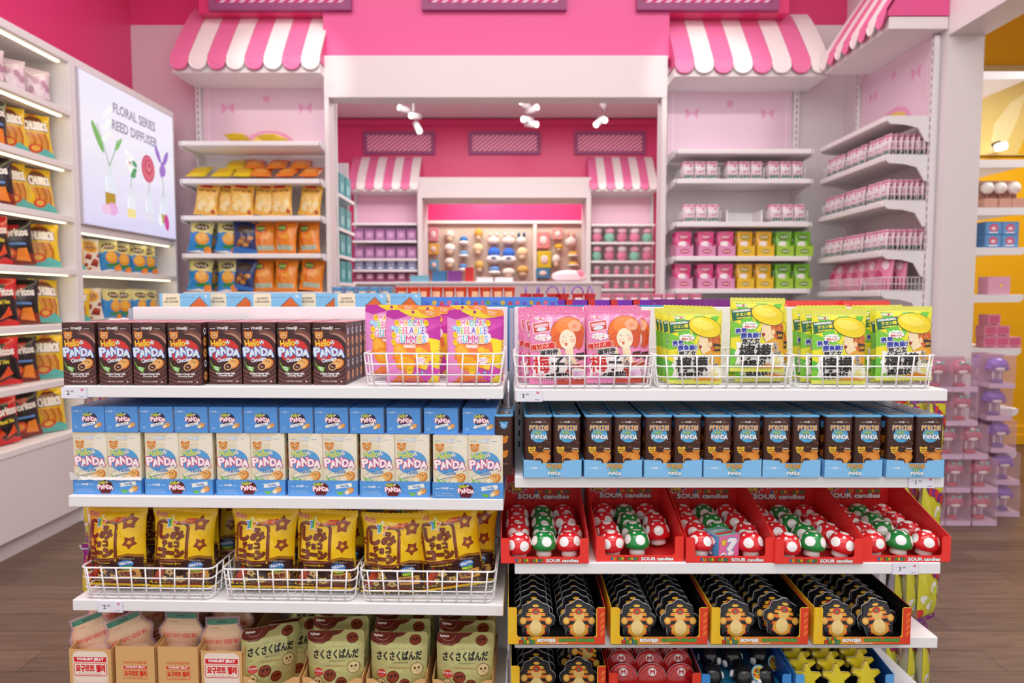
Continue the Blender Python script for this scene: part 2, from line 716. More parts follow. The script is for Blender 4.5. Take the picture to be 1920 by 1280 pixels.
def tag(o, label, cat, group=None, kind=None):
    o['label'] = label
    o['category'] = cat
    if group:
        o['group'] = group
    if kind:
        o['kind'] = kind
    return o


def thing(name, label, cat, loc=(0, 0, 0), rotz=0, group=None):
    o = bpy.data.objects.new(name, None)
    o.empty_display_size = 0.05
    COL.objects.link(o)
    o.location = loc
    o.rotation_euler = (0, 0, rotz)
    return tag(o, label, cat, group)


def struct(name, mb, mat, loc=None):
    o = mb.build(name, mat, None, loc)
    o['kind'] = 'structure'
    o['label'] = ''
    del o['label']
    return o


def dup(root, loc, rot=None, label=None, group=None):
    r = root.copy()
    COL.objects.link(r)
    r.location = loc
    if rot is not None:
        r.rotation_euler = rot if not isinstance(rot, (int, float)) else (0, 0, rot)
    if label:
        r['label'] = label
    if group:
        r['group'] = group
    for ch in list(root.children):
        c = ch.copy()
        COL.objects.link(c)
        c.parent = r
        for g in list(ch.children):
            d = g.copy()
            COL.objects.link(d)
            d.parent = c
    return r


class Proto:
    """first use places the source itself, later uses copy it"""
    def __init__(self, root):
        self.root, self.used = root, False

    def put(self, loc, rot=None, label=None, group=None, rest=False, s=1.0):
        if rest and rot is not None:          # loc.z is the height of the lowest point
            if not hasattr(self, 'co'):
                self.co = np.array([v.co[:] for v in self.root.data.vertices])
            e = (0, 0, rot) if isinstance(rot, (int, float)) else rot
            R_ = np.array(Matrix.Rotation(e[1], 3, 'Y') @ Matrix.Rotation(e[0], 3, 'X'))
            loc = Vector(loc) - Vector((0, 0, float((self.co @ R_.T)[:, 2].min()) * s))
        if not self.used:
            self.used = True
            r = self.root
            r.location = loc
            if rot is not None:
                r.rotation_euler = rot if not isinstance(rot, (int, float)) else (0, 0, rot)
            if label:
                r['label'] = label
            if group:
                r['group'] = group
            return r
        return dup(self.root, loc, rot, label, group)


# ---------------------------------------------------------------- bags
def bag_mesh(W, H, T, art=None, col='ffffff', back=None, seed=0, seal=0.012, doy=False, zig=True, pinch=0.06, L=0.005,
             lean=0.0, wr=1.0, nx=26, nz=28, corner=0.0, om=2.4, flat_top=0.0):
    """a filled film bag standing at z=0, front towards -y; art in millimetres, x from the middle, y from the foot"""
    rnd = random.Random(seed)
    ph = [rnd.uniform(0, 6.28) for _ in range(8)]
    am = [rnd.uniform(0.6, 1.2) for _ in range(8)]
    st = max(seal, flat_top)

    def fz(z):
        if doy:
            q = np.clip(z / (H - st), 0, 1)
            return np.clip(1 - q ** 1.6, 0, 1) ** 0.8 * np.clip(z / 0.008, 0, 1) ** 0.5 * 0.9 + 0.02
        q = np.clip((z - seal) / (H - seal - st), 0, 1)
        return np.sin(PI * q) ** 0.55

    def P(x, z, off, side=-1):
        x = np.asarray(x, float)
        z = np.clip(np.asarray(z, float), 0, H)
        u = np.clip(2 * x / W, -1, 1)
        if corner:
            d = np.clip(np.abs(x) - (W / 2 - corner), 0, corner)
            z = np.minimum(z, H - (corner - np.sqrt(corner ** 2 - d ** 2)))
        f = fz(z)
        g = np.clip(1 - np.abs(u) ** 2.4, 0, 1) ** 0.7
        t = T / 2 * f * g
        dt = np.minimum(z, H - z)
        fade = np.exp(-np.clip(dt - seal, 0, 1) / (0.16 * H))
        wrk = 0.0016 * wr * am[0] * np.sin(u * 9 + ph[0]) * fade * g + 0.001 * wr * np.sin(u * 17 + ph[1] + z * 30) * fade * g
        wrk = wrk + 0.0014 * wr * am[1] * np.sin(z / H * 9 + ph[2] + 2.2 * u) * g * f + 0.0012 * wr * np.sin((z / H + u) * 7 + ph[3]) * g * f
        sway = 0.003 * wr * np.sin(u * 1.7 + ph[4]) * (z / H) + lean * (z / H) ** 2
        y = side * (t + np.maximum(0, wrk * (0.35 + 0.65 * f)) + 0.0002 + off) + sway
        px = x * (1 - pinch * f * (0.4 + 0.6 * np.abs(u)))
        return np.stack([px, y, z + 0 * px], 1)
    mb = MB()
    xs = np.linspace(-W / 2, W / 2, nx + 1)
    zs = np.concatenate([[0, seal * 0.5], np.linspace(seal, H - st, nz - 3), [H - st * 0.5, H]])
    X, Z = np.meshgrid(xs, zs)
    Zj = Z.copy()
    if zig:
        Zj[-1, ::2] -= 0.0016
        Zj[0, ::2] += 0.0016
    if corner:
        for i, x in enumerate(xs):
            d = max(0, abs(x) - (W / 2 - corner))
            if d > 0:
                Zj[-1, i] -= corner - math.sqrt(max(0, corner ** 2 - d ** 2))
                Zj[-2, i] = min(Zj[-2, i], Zj[-1, i] - 0.001)
    nzz = len(zs)
    fr = [(j * (nx + 1) + i, j * (nx + 1) + i + 1, (j + 1) * (nx + 1) + i + 1, (j + 1) * (nx + 1) + i) for j in range(nzz - 1) for i in range(nx)]
    F = P(X.ravel(), Zj.ravel(), 0.0)
    B = P(X.ravel(), Zj.ravel(), 0.0, 1)
    mb.add(F, fr, col, smooth=True)
    mb.add(B, [tuple(reversed(q)) for q in fr], back or col, smooth=True)
    if art is not None:
        hw, hh = W * 500, H * 1000
        z0 = 1.7 if zig else 0.3
        zt = 1.7 if zig else max(0.3, 0)
        mb.art(art.clip(-hw, z0, hw, hh - zt), lambda x, z, o: P(x, z, o * om), L=L, smooth=True)
    return mb


def bag(name, label, cat, group=None, mat='film', **kw):
    mb = bag_mesh(**kw)
    o = mb.build(name, mat)
    tag(o, label, cat, group)
    return o

# ================================================================ the room
YB = 5.55            # back wall of the front room
YS = 5.15            # front edge of its shelves
CEIL = 4.2
XL, XR = -3.02, 2.65
Z_HEAD = zat(183, 5.25)          # underside of the doorways


def room():
    struct('floor', MB().box(-6, 8, -4, 15, -0.1, 0, 'ffffff'), 'plank_floor')
    struct('ceiling', MB().box(-6, 8, -0.6, 15, CEIL, CEIL + 0.1, 'ffffff'), 'ceiling_paint')
    struct('wall_left', MB().box(XL - 0.12, XL, 0.2, YB, 0, CEIL, 'ffffff'), 'pink_wall')
    # back wall with its doorway: pale below, pink above
    zp = zat(47, YB)
    xd0, xd1 = xat(616, 400, 5.4), xat(1242, 400, 5.4)
    struct('wall_back_left', MB().box(XL, xd0 - 0.02, YB, YB + 0.12, 0, zp, 'ffffff'), 'pale_wall')
    struct('wall_back_right', MB().box(xd1 + 0.02, XR, YB, YB + 0.12, 0, zp, 'ffffff'), 'white_wall')
    struct('trim_1', MB().box(XL, XR, YB, YB + 0.12, zp, CEIL, 'ffffff'), 'pink_wall')
    # pink band over the doorway, the light on it put into a brighter pink
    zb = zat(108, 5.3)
    struct('trim_2', MB().box(xat(606, 60, 5.32), xat(1255, 60, 5.32), 5.32, YB - 0.001, zb, CEIL, 'ffffff'), 'lit_pink_wall')
    # doorway frame: two posts and a deep head
    pm = MB()
    x0, x1, x2, x3 = xat(609, 300, 5.25), xat(618, 300, 5.25), xat(1240, 300, 5.25), xat(1250, 300, 5.25)
    pm.box(x0, x1, 5.25, 5.41, 0, Z_HEAD, 'ffffff', 0.004)
    pm.box(x2, x3, 5.25, 5.41, 0, Z_HEAD, 'ffffff', 0.004)
    pm.box(x0, x3, 5.25, 5.41, Z_HEAD + 0.0005, zb, 'ffffff', 0.004)
    struct('trim_3', pm, 'portal_white')
    # second room
    Y2 = 11.0
    struct('wall_far', MB().box(-3.6, -1.52, Y2, Y2 + 0.12, 0, CEIL, 'ffffff').box(1.26, 4.0, Y2, Y2 + 0.12, 0, CEIL, 'ffffff')
           .box(-1.52, 1.26, Y2, Y2 + 0.12, zat(350, Y2), CEIL, 'ffffff'), 'pink_wall')
    struct('wall_second_left', MB().box(-3.72, -3.6, YB + 0.12, Y2, 0, CEIL, 'ffffff'), 'pale_wall')
    struct('wall_second_right', MB().box(4.0, 4.12, 6.43, Y2, 0, CEIL, 'ffffff'), 'pale_wall')
    q = MB()
    a0, a1, b0, b1 = xat(783, 450, 10.6), xat(792, 450, 10.6), xat(1099, 450, 10.6), xat(1108, 450, 10.6)
    zt, zu = zat(332, 10.6), zat(371, 10.6)
    q.box(a0, a1, 10.6, 11.3, 0, zu, 'ffffff', 0.004).box(b0, b1, 10.6, 11.3, 0, zu, 'ffffff', 0.004)
    q.box(a0, b1, 10.6, 11.3, zu + 0.0005, zt, 'ffffff', 0.004)
    struct('trim_4', q, 'portal_white')
    struct('trim_5', MB().box(-3.6, 4.0, Y2 - 0.06, Y2 - 0.001, zat(236, Y2), zat(226, Y2), 'ffffff'), 'pink_wall')
    # third room: pink wall over a beige display wall
    struct('wall_third', MB().box(-3, 3, 13.4, 13.5, 0, CEIL, 'ffffff'), 'pink_wall')
    struct('wall_third_left', MB().box(-3.12, -3, Y2 + .12, 13.5, 0, CEIL, 'ffffff'), 'pale_wall')
    struct('wall_third_right', MB().box(3, 3.12, Y2 + .12, 13.5, 0, CEIL, 'ffffff'), 'pale_wall')
    # right-hand wall with the wide opening into the yellow room
    zh = zat(66, 4.25)
    struct('wall_right', MB().box(XR, XR + 0.22, 4.25, YB + 0.12, 0, CEIL, 'ffffff'), 'white_wall')
    struct('wall_right_head', MB().box(XR, XR + 0.22, 1.2, 4.249, zh, CEIL, 'ffffff'), 'white_wall')
    struct('wall_right_near', MB().box(XR, XR + 0.22, 0.2, 1.199, 0, CEIL, 'ffffff'), 'white_wall')
    struct('wall_yellow_far', MB().box(XR + 0.221, 7.0, 6.3, 6.42, 0, CEIL, 'ffffff'), 'yellow_wall')
    struct('wall_yellow_right', MB().box(6.9, 7.0, 0.5, 6.299, 0, CEIL, 'ffffff'), 'yellow_wall')
    struct('baseboard_yellow', MB().box(XR + 0.222, 6.9, 6.26, 6.299, 0, 0.18, 'ffffff', 0.01).box(XR + .222, 6.9, 6.24, 6.259, 0.0, 0.1, 'ffffff', 0.008), 'yellow_wall')


room()


# ---------------------------------------------------------------- striped vents
def vent(x0, x1, z0, z1, y, label, group):
    t = thing('wall_vent', label, 'vent', ((x0 + x1) / 2, y, z0), 0, group)
    w_, h = x1 - x0, z1 - z0
    b = 0.05 * h / 0.36
    MB().box(-w_ / 2, w_ / 2, -0.04, -0.001, 0, b, 'f' * 6).box(-w_ / 2, w_ / 2, -0.04, -0.001, h - b, h, 'f' * 6).box(-w_ / 2, -w_ / 2 + b, -0.04, -0.001, b, h - b, 'f' * 6) \
        .box(w_ / 2 - b, w_ / 2, -0.04, -0.001, b, h - b, 'f' * 6).build('vent_frame', 'mauve_frame', t)
    p = MB().box(-w_ / 2 + b, w_ / 2 - b, -0.012, -0.001, b, h - b, 'd8407f')
    a = Art()
    W, H = (w_ / 2 - b) * 1000, h * 1000
    n = 13
    st = 2 * W / n
    for i in range(-4, n + 4):
        x = -W + i * st
        a.poly([(x, b * 1000), (x + st * 0.45, b * 1000), (x + st * 0.45 + H * 1.1, H), (x + H * 1.1, H)], 'f3d3e6')
    p.front(a.clip(-W, b * 1000, W, H - b * 1000), -0.012)
    p.build('striped_panel', 'board', t)
    return t


for i, (p0, p1) in enumerate(((395, 660), (792, 1062), (1193, 1457))):
    Yv = YB - 0.002 if i != 1 else 5.318
    Yw = 5.318
    vent(xat(p0, 10, Yw), xat(p1, 10, Yw), zat(22, Yw), zat(22, Yw) + 0.37, Yw if i == 1 else Yw,
         ['large striped vent high on the pink wall over the left awning', 'large striped vent centred over the white doorway of the front room',
          'large striped vent high on the pink wall over the right awning'][i], 'large wall vents')
struct('trim_6', MB().box(xat(395, 10, 5.3) - .1, xat(606, 60, 5.32) - 0.001, 5.322, YB - .001, zat(24, 5.32), CEIL, 'ffffff'), 'pink_wall')
struct('trim_7', MB().box(xat(1255, 60, 5.32) + .001, xat(1457, 10, 5.3) + .1, 5.322, YB - .001, zat(24, 5.32), CEIL, 'ffffff'), 'pink_wall')
for i, (p0, p1) in enumerate(((682, 815), (879, 1013), (1077, 1210))):
    vent(xat(p0, 270, 10.99), xat(p1, 270, 10.99), zat(290, 10.99), zat(247, 10.99), 10.998,
         'small striped vent on the far pink wall, ' + ['above the left awning', 'above the middle of the far doorway', 'above the right awning'][i], 'far wall vents')


# ---------------------------------------------------------------- awnings
def awning(W, D, Hh, n, label, group, loc, rotz=0, inv=False):
    """striped shop awning: back edge on y=0, growing towards -y, foot of the scallops at z=0"""
    t = thing('striped_awning', label, 'awning', loc, rotz, group)
    mb = MB()
    s = W / n
    K = 7
    th = 0.012
    for i in range(n):
        c = ('f07cae' if (i % 2 == 0) != inv else 'faf4f2')
        x0, x1 = -W / 2 + i * s + 0.001, -W / 2 + (i + 1) * s - 0.001
        prof = []
        for k in range(K + 1):
            f = k / K
            prof.append((-D * (f ** 0.93), Hh - (Hh - 0.10) * (f ** 1.08)))
        v, fc = [], []
        for (y, z) in prof:
            v += [(x0, y, z), (x1, y, z)]
        for k in range(K):
            fc.append((2 * k, 2 * k + 2, 2 * k + 3, 2 * k + 1))
        # hanging scallop
        y, z = prof[-1]
        m0 = len(v)
        sc = [(x0, y - 0.004, z - 0.03)]
        for j in range(9):
            a = PI + PI * j / 8
            sc.append(((x0 + x1) / 2 + (x1 - x0) / 2 * math.cos(a), y - 0.012, z - 0.04 + 0.06 * math.sin(a)))
        sc.append((x1, y - 0.004, z - 0.03))
        v += sc
        fc.append((2 * K, *range(m0, m0 + len(sc)), 2 * K + 1))
        # underside
        o = len(v)
        v2 = [(a, b + (th if q > 1 else th), c_ - th * 0.3) for q, (a, b, c_) in enumerate(v)]
        mb.add(v + v2, fc + [tuple(o + j for j in reversed(q)) for q in fc], c)
    mb.build('canopy', 'carton', t)
    for sx in (-1, 1):
        e = MB()
        x = sx * W / 2
        pts = [(0, 0.06), (0, Hh - 0.01)] + [(-D * ((k / K) ** 0.93) + 0.012, Hh - (Hh - 0.10) * ((k / K) ** 1.08) - 0.012) for k in range(1, K + 1)] + [(-D + 0.01, 0.06)]
        xa, xb = (x, x - sx * 0.015)
        k = len(pts)
        v = [(xa, y, z) for y, z in pts] + [(xb, y, z) for y, z in pts]
        f = [tuple(range(k)), tuple(k + j for j in reversed(range(k)))] + [(j, k + j, k + (j + 1) % k, (j + 1) % k) for j in range(k)]
        e.add(v, f, 'ea5a98')
        e.build('side_panel', 'carton', t)
    MB().box(-W / 2 + 0.005, W / 2 - 0.005, -D + 0.02, -0.002, -0.015, 0.055, 'f2ecec').build('soffit', 'carton', t)
    return t


zt, zb_ = zat(14, 5.52), zat(130, 5.12)
awning(1.10, 0.42, zt - zb_, 8, 'pink and white striped awning over the chip shelves', 'front room awnings', (-1.96, YB - 0.002, zb_))
zt, zb_ = zat(24, 5.52), zat(137, 5.12)
awning(1.14, 0.42, zt - zb_, 8, 'pink and white striped awning over the shelves right of the doorway', 'front room awnings', (1.765, YB - 0.002, zb_))
awning(0.86, 0.38, zt - zb_ + 0.05, 8, 'pink and white striped awning along the right side wall', 'front room awnings', (XR - 0.002, 4.68, zb_), PI / 2 * -1, True)
zt, zb_ = zat(293, 10.95), zat(355, 10.5)
awning(xat(785, 320, 10.6) - xat(652, 320, 10.6), 0.45, zt - zb_, 8, 'small far striped awning over the purple boxes', 'far awnings', ((xat(785, 320, 10.6) + xat(652, 320, 10.6)) / 2, 10.998, zb_))
awning(xat(1232, 320, 10.6) - xat(1105, 320, 10.6), 0.45, zt - zb_, 8, 'small far striped awning over the pink plush toys', 'far awnings', ((xat(1232, 320, 10.6) + xat(1105, 320, 10.6)) / 2, 10.998, zb_))


# ---------------------------------------------------------------- wall shelf bays
def shelf_bay(W, D, zs, ztop, label, group, loc, rotz=0, panel=None, pz=None, brackets=True, art=None):
    """wall shelving: back on y=0, shelves towards -y; zs = heights of the shelf tops"""
    t = thing('wall_shelving', label, 'shelving', loc, rotz, group)
    MB().box(-W / 2, W / 2, -0.02, -0.001, 0.0, ztop, 'f0eaec').build('back_panel', 'board', t)
    for sx in (-1, 1):
        u = MB().box(sx * W / 2 - 0.022, sx * W / 2 + 0.022, -0.05, -0.0205, 0, ztop, 'eceaec', 0.003)
        for k in range(int(ztop / 0.05) - 10):
            u.box(sx * W / 2 - 0.004, sx * W / 2 + 0.004, -0.0506, -0.0495, 0.6 + k * 0.05, 0.628 + k * 0.05, '8d8a90')
        u.build('upright', 'board', t)
    for z in zs:
        s = MB().box(-W / 2 + 0.024, W / 2 - 0.024, -D, -0.0505, z - 0.035, z, 'f6f4f5', 0.004).build('shelf', 'board', t)
        if brackets:
            for sx in (-1, 1):
                b = MB()
                x = sx * (W / 2 - 0.012)
                pts = [(-0.052, z - 0.001), (-0.052, z - 0.16), (-0.07, z - 0.16), (-0.12, z - 0.075), (-0.2, z - 0.055), (-D + 0.03, z - 0.05), (-D + 0.005, z - 0.03), (-D + 0.005, z - 0.001)]
                k = len(pts)
                v = [(x - 0.006, y, q) for y, q in pts] + [(x + 0.006, y, q) for y, q in pts]
                b.add(v, [tuple(range(k)), tuple(k + j for j in reversed(range(k)))] + [(j, k + j, k + (j + 1) % k, (j + 1) % k) for j in range(k)], 'efedf0')
                b.build('bracket', 'board', s)
    if pz:
        p = MB().box(-W / 2 + 0.03, W / 2 - 0.03, -0.032, -0.0205, pz[0], pz[1], panel or 'ecd0e0', 0.004)
        if art is not None:
            p.front(art, -0.032)
        p.build('picture_panel', 'board', t)
    return t


def pink_panel_art(W, z0, z1, sun=True):
    a = Art()
    w2 = W * 500 - 40
    z0, z1 = z0 * 1000, z1 * 1000
    a.frame(-w2 + 30, z0 + 10, w2 - 30, z1 - 40, 40, 10, 'f8deec')
    if sun:
        a.ell(20, z0 + 30, 210, 125, 'eba6cb')
        a.ell(20, z0 + 30, 165, 95, 'eecf6e')
    for sx in (-1, 1):
        x = sx * w2 * 0.62
        zc = z0 + (z1 - z0) * 0.62
        a.poly([(x, zc), (x - 55, zc + 40), (x - 45, zc - 50)], 'e9a9cc')
        a.poly([(x, zc), (x + 55, zc + 40), (x + 45, zc - 50)], 'e9a9cc')
    a.ell(0, z0 + (z1 - z0) * .75, 28, 28, 'e9a9cc')
    return a.clip(-w2, z0 + 5, w2, z1 - 5)


ZL = [zat(v, YS) for v in (264, 335, 404, 475, 547)]
ZR = [zat(v, YS) for v in (279, 335, 416, 480, 541)]
WL = xat(606, 400, YS) - xat(337, 400, YS)
XLC = (xat(606, 400, YS) + xat(337, 400, YS)) / 2
extra = [0.25, 0.55, 0.85, 1.13]
pz = (ZL[0] + 0.01, zat(155, YB))
shelf_bay(WL, YB - YS, ZL + extra, zat(140, YB), 'white wall shelving full of snack bags left of the doorway', 'wall shelving of the front room', (XLC, YB - 0.001, 0),
          pz=pz, art=pink_panel_art(WL, *pz))
WR = xat(1525, 400, YS) - xat(1262, 400, YS)
XRC = (xat(1525, 400, YS) + xat(1262, 400, YS)) / 2
pz = (ZR[0] + 0.01, zat(163, YB))
shelf_bay(WR, YB - YS, ZR + extra, zat(140, YB), 'white wall shelving right of the doorway with pink and green pouches', 'wall shelving of the front room', (XRC, YB - 0.001, 0),
          pz=pz, art=pink_panel_art(WR, *pz, sun=False))
YW0, YW1 = 4.32, 5.25        # the bay on the right side wall
XW = 2.33                    # its front edge
ZW = [zat(v, 4.32) for v in (216, 290, 376, 470, 545)]
pz = (ZW[0] + 0.01, ZW[0] + 0.52)
shelf_bay(YW1 - YW0, XR - XW, ZW + extra, zat(66, 4.3), 'white wall shelving along the right side wall with basket rows', 'wall shelving of the front room',
          (XR - 0.001, (YW0 + YW1) / 2, 0), -PI / 2, pz=pz, art=pink_panel_art(YW1 - YW0, *pz))
YF = 10.55
Z2L = [zat(v, YF) for v in (417, 450, 484, 505, 528)]
Z2R = [zat(v, YF) for v in (419, 453, 488, 514, 541)]
W2L = xat(783, 450, YF) - xat(656, 450, YF)
X2L = (xat(783, 450, YF) + xat(656, 450, YF)) / 2
pz = (Z2L[0] + 0.02, zat(358, YF))
shelf_bay(W2L, 0.4, Z2L + extra[:3], zat(350, YF), 'far white shelving with rows of purple boxes', 'far wall shelving', (X2L, 10.998, 0), pz=pz, panel='e8b9d0', brackets=False)
W2R = xat(1232, 450, YF) - xat(1107, 450, YF)
X2R = (xat(1232, 450, YF) + xat(1107, 450, YF)) / 2
pz = (Z2R[0] + 0.02, zat(362, YF))
shelf_bay(W2R, 0.4, Z2R + extra[:3], zat(350, YF), 'far white shelving with pink plush toys', 'far wall shelving', (X2R, 10.998, 0), pz=pz, panel='ecc6d6', brackets=False)
# shelf bay in the yellow room, seen end-on past the pillar
ZY = [zat(v, 4.62) for v in (298, 388, 463, 552, 653, 132)]
shelf_bay(1.0, 0.60, ZY + [0.3, 0.6], zat(118, 4.6), 'white shelving in the yellow room seen past the white pillar', 'wall shelving of the yellow room', (XR + 0.222, 5.13, 0), PI / 2)


# ---------------------------------------------------------------- track lights in the second room
def track_light(px, py, Y, heads, label):
    p = at(px, py, Y)
    t = thing('track_light', label, 'ceiling light', (p.x, p.y, p.z), 0, 'track lights of the second room')
    MB().box(-0.03, 0.03, -0.15, 0.15, CEIL - p.z - 0.03, CEIL - p.z - 0.001, 'f0eaec').tube([(0, 0, CEIL - p.z - .03), (0, 0, 0.02)], 0.018, 'f0eaec', 8).build('track_mount', 'gloss', t)
    for (dx, dz, ax, az) in heads:
        h = MB()
        d = Vector((ax, -0.55, az)).normalized()
        c = Vector((dx, 0, dz))
        h.tube([c - d * 0.11, c + d * 0.09], 0.046, 'efe8ea', 12)
        hd = h.build('lamp_head', 'gloss', t)
        MB().tube([c + d * 0.0901, c + d * 0.094], 0.04, 'ffffff', 12).build('lamp_glow', 'lamp_glow', hd)


track_light(775, 212, 9.6, [(-0.12, 0.05, -0.6, 0.1), (0.02, -0.04, -0.3, -0.1), (0.06, -0.2, 0.3, -0.6)], 'white track light cluster hanging left in the second room')
track_light(992, 205, 9.6, [(-0.05, 0.06, -0.5, 0.2), (0.05, 0.0, 0.5, 0.1), (-0.03, -0.14, -0.4, -0.1), (0.04, -0.2, 0.6, -0.2)], 'white track light cluster hanging in the middle of the second room')
track_light(1132, 205, 9.6, [(-0.01, 0.07, -0.2, 0.2), (-0.01, -0.14, 0.1, -0.2), (-0.06, -0.17, -0.6, -0.6)], 'white track light cluster hanging right in the second room')

# ================================================================ the gondola in front
YG = 1.38                       # front edge of its shelves
PHI = -math.radians(1.6)        # the left bay stands a touch askew
LO = Vector((-0.018, YG, 0))


def Lp(x, y, z):
    """left bay: x measured as in the aisle, y and z likewise, then turned with the bay"""
    v = Vector((x - LO.x, y - YG, 0))
    c, s = math.cos(PHI), math.sin(PHI)
    return Vector((LO.x + v.x * c - v.y * s, YG + v.x * s + v.y * c, z))


def xL(px, py, Y):
    """aisle x of a point in the left bay at depth Y (before turning) that shows at column px"""
    x = xat(px, py, Y)
    for _ in range(4):
        q = Lp(x, Y, 0)
        x += xat(px, py, q.y) - q.x
    return x


ZGL = [1.170, 0.939, 0.716, 0.490, 0.17]
ZGR = [1.166, 0.9865, 0.8055, 0.6475, 0.512, 0.17]
YP = 1.635                      # face of the back panel


def gondola_bay(W, zs, label, loc, rotz, side, ztop=1.3305):
    t = thing('gondola_shelving', label, 'shelving', loc, rotz, 'bays of the sweets gondola')
    D = YP - YG
    for z in zs:
        s = MB().box(-W / 2, W / 2, 0, D - 0.001, z - 0.024, z, 'f3f3f6', 0.0015).build('shelf', 'carton', t)
        for bx0 in (-W / 2 + 0.03, W / 2 - 0.036):
            MB().box(bx0, bx0 + 0.006, 0.03, D - 0.002, z - 0.0305, z - 0.0245, 'c9ccd2').build('bracket', 'carton', s)
    p = MB().box(-W / 2, W / 2, D, D + 0.018, 0.06, ztop, 'eef0f4', 0.001)
    for sx in (-1, 1):
        for k in range(24):
            x = sx * (W / 2 - 0.012)
            z = ztop - 0.045 - k * 0.026
            p.box(x - 0.0022, x + 0.0022, D - 0.0004, D + 0.001, z - 0.007, z + 0.007, '3d4a58')
    p.build('back_panel', 'carton', t)
    for sx in ((-1, 1) if side == 'r' else (-1,)):
        MB().box(sx * (W / 2 + 0.0065) - 0.0055, sx * (W / 2 + 0.0065) + 0.0055, D + 0.0005, D + 0.03, 0.0, ztop - 0.004, 'a9b6c4', 0.001).build('upright', 'carton', t)
    MB().box(-W / 2, W / 2, 0.02, D, 0.0, 0.14, 'e6e7ea').build('plinth', 'carton', t)
    return t


WGL = 0.9115
WGR = 0.8815
gondola_bay(WGL, ZGL, 'left white gondola bay holding the biscuit cartons and yellow bags', Lp(LO.x - WGL / 2, YG, 0), PHI, 'l')
gondola_bay(WGR, ZGR, 'right white gondola bay holding the tins and red trays', (0.0055 + WGR / 2, YG, 0), 0, 'r')
# the far side of the same gondola
t = thing('gondola_shelving', 'far side of the front gondola holding the coffee pouches', 'shelving', (-0.02, 1.70, 0), 0, 'bays of the sweets gondola')
for z in (1.17, 0.8, 0.45, 0.17):
    MB().box(-0.91, 0.89, 0.0, 0.25, z - 0.024, z, 'f3f3f6', 0.0015).build('shelf', 'carton', t)
MB().box(-0.91, 0.89, 0.0, 0.23, 0, 0.14, 'e6e7ea').build('plinth', 'carton', t)
# end boards that the hook strips hang from
for sx, x, lab in ((-1, -0.99, 'white end board of the gondola behind the left hanging sweets'), (1, 0.94, 'white end board of the gondola behind the right hanging sweets')):
    MBe = MB().box(x - 0.009, x + 0.009, 1.69, 1.95, 0.0, 1.30, 'eceef2', 0.001)
    tag(MBe.build('end_board', 'carton', None), lab, 'board', 'end boards of the gondola')


# ---------------------------------------------------------------- price labels on the shelf fronts
def price_tag(x, y, z, txt, cents, label, rot=0, w=0.054, h=0.024):
    t = thing('price_tag', label, 'price tag', (x, y, z), rot, 'price tags on the shelf edges')
    MB().box(-w / 2, w / 2, -0.0025, -0.0005, -h / 2, h / 2, 'dfe0f0', 0.0004).build('holder', 'gloss', t)
    a = Art()
    a.rect(-w * 500 + 1, -h * 500 + 1, w * 500 - 1, h * 500 - 1, 'eeeefa')
    a.text('$', -17.5, 3.4, h=2.6, col='333844')
    a.text(txt, -12.0, 0.4, h=8.5, col='2c3140', bold=0.3)
    a.text(cents, -3.6, 3.0, h=4.2, col='2c3140', bold=0.1)
    a.rrect(15, 4.5, 20.5, 9, 0.8, 'd9385e')
    a.rect(16.3, 6.4, 19.2, 6.9, 'ffffff')
    a.rect(16.3, 7.6, 19.2, 8.1, 'ffffff')
    a.rect(11, -8.2, 21, -7.2, '555a66')
    MB().front(a, -0.0026).build('card', 'paper', t)
    return t


def rim_z(z):
    return z - 0.012


p = Lp(xL(140, 738, 1.38), YG, 0)
price_tag(p.x, p.y, ZGL[0] - 0.014, '2', '49', 'price tag 2.49 under the dark chocolate biscuit cartons', PHI)
p = Lp(xL(208, 1137, 1.38), YG, 0)
price_tag(p.x, p.y, ZGL[2] - 0.014, '2', '49', 'price tag 2.49 under the yellow corn snack bags', PHI)
price_tag(xat(992, 740, 1.38), YG, ZGR[0] - 0.013, '3', '99', 'price tag 3.99 under the pink plum packets')
price_tag(xat(1727, 904, 1.38), YG, ZGR[1] - 0.012, '1', '99', 'price tag 1.99 under the pretzel tins')
price_tag(xat(1697, 1065, 1.38), YG, ZGR[2] - 0.012, '3', '99', 'price tag 3.99 under the red toadstool trays')


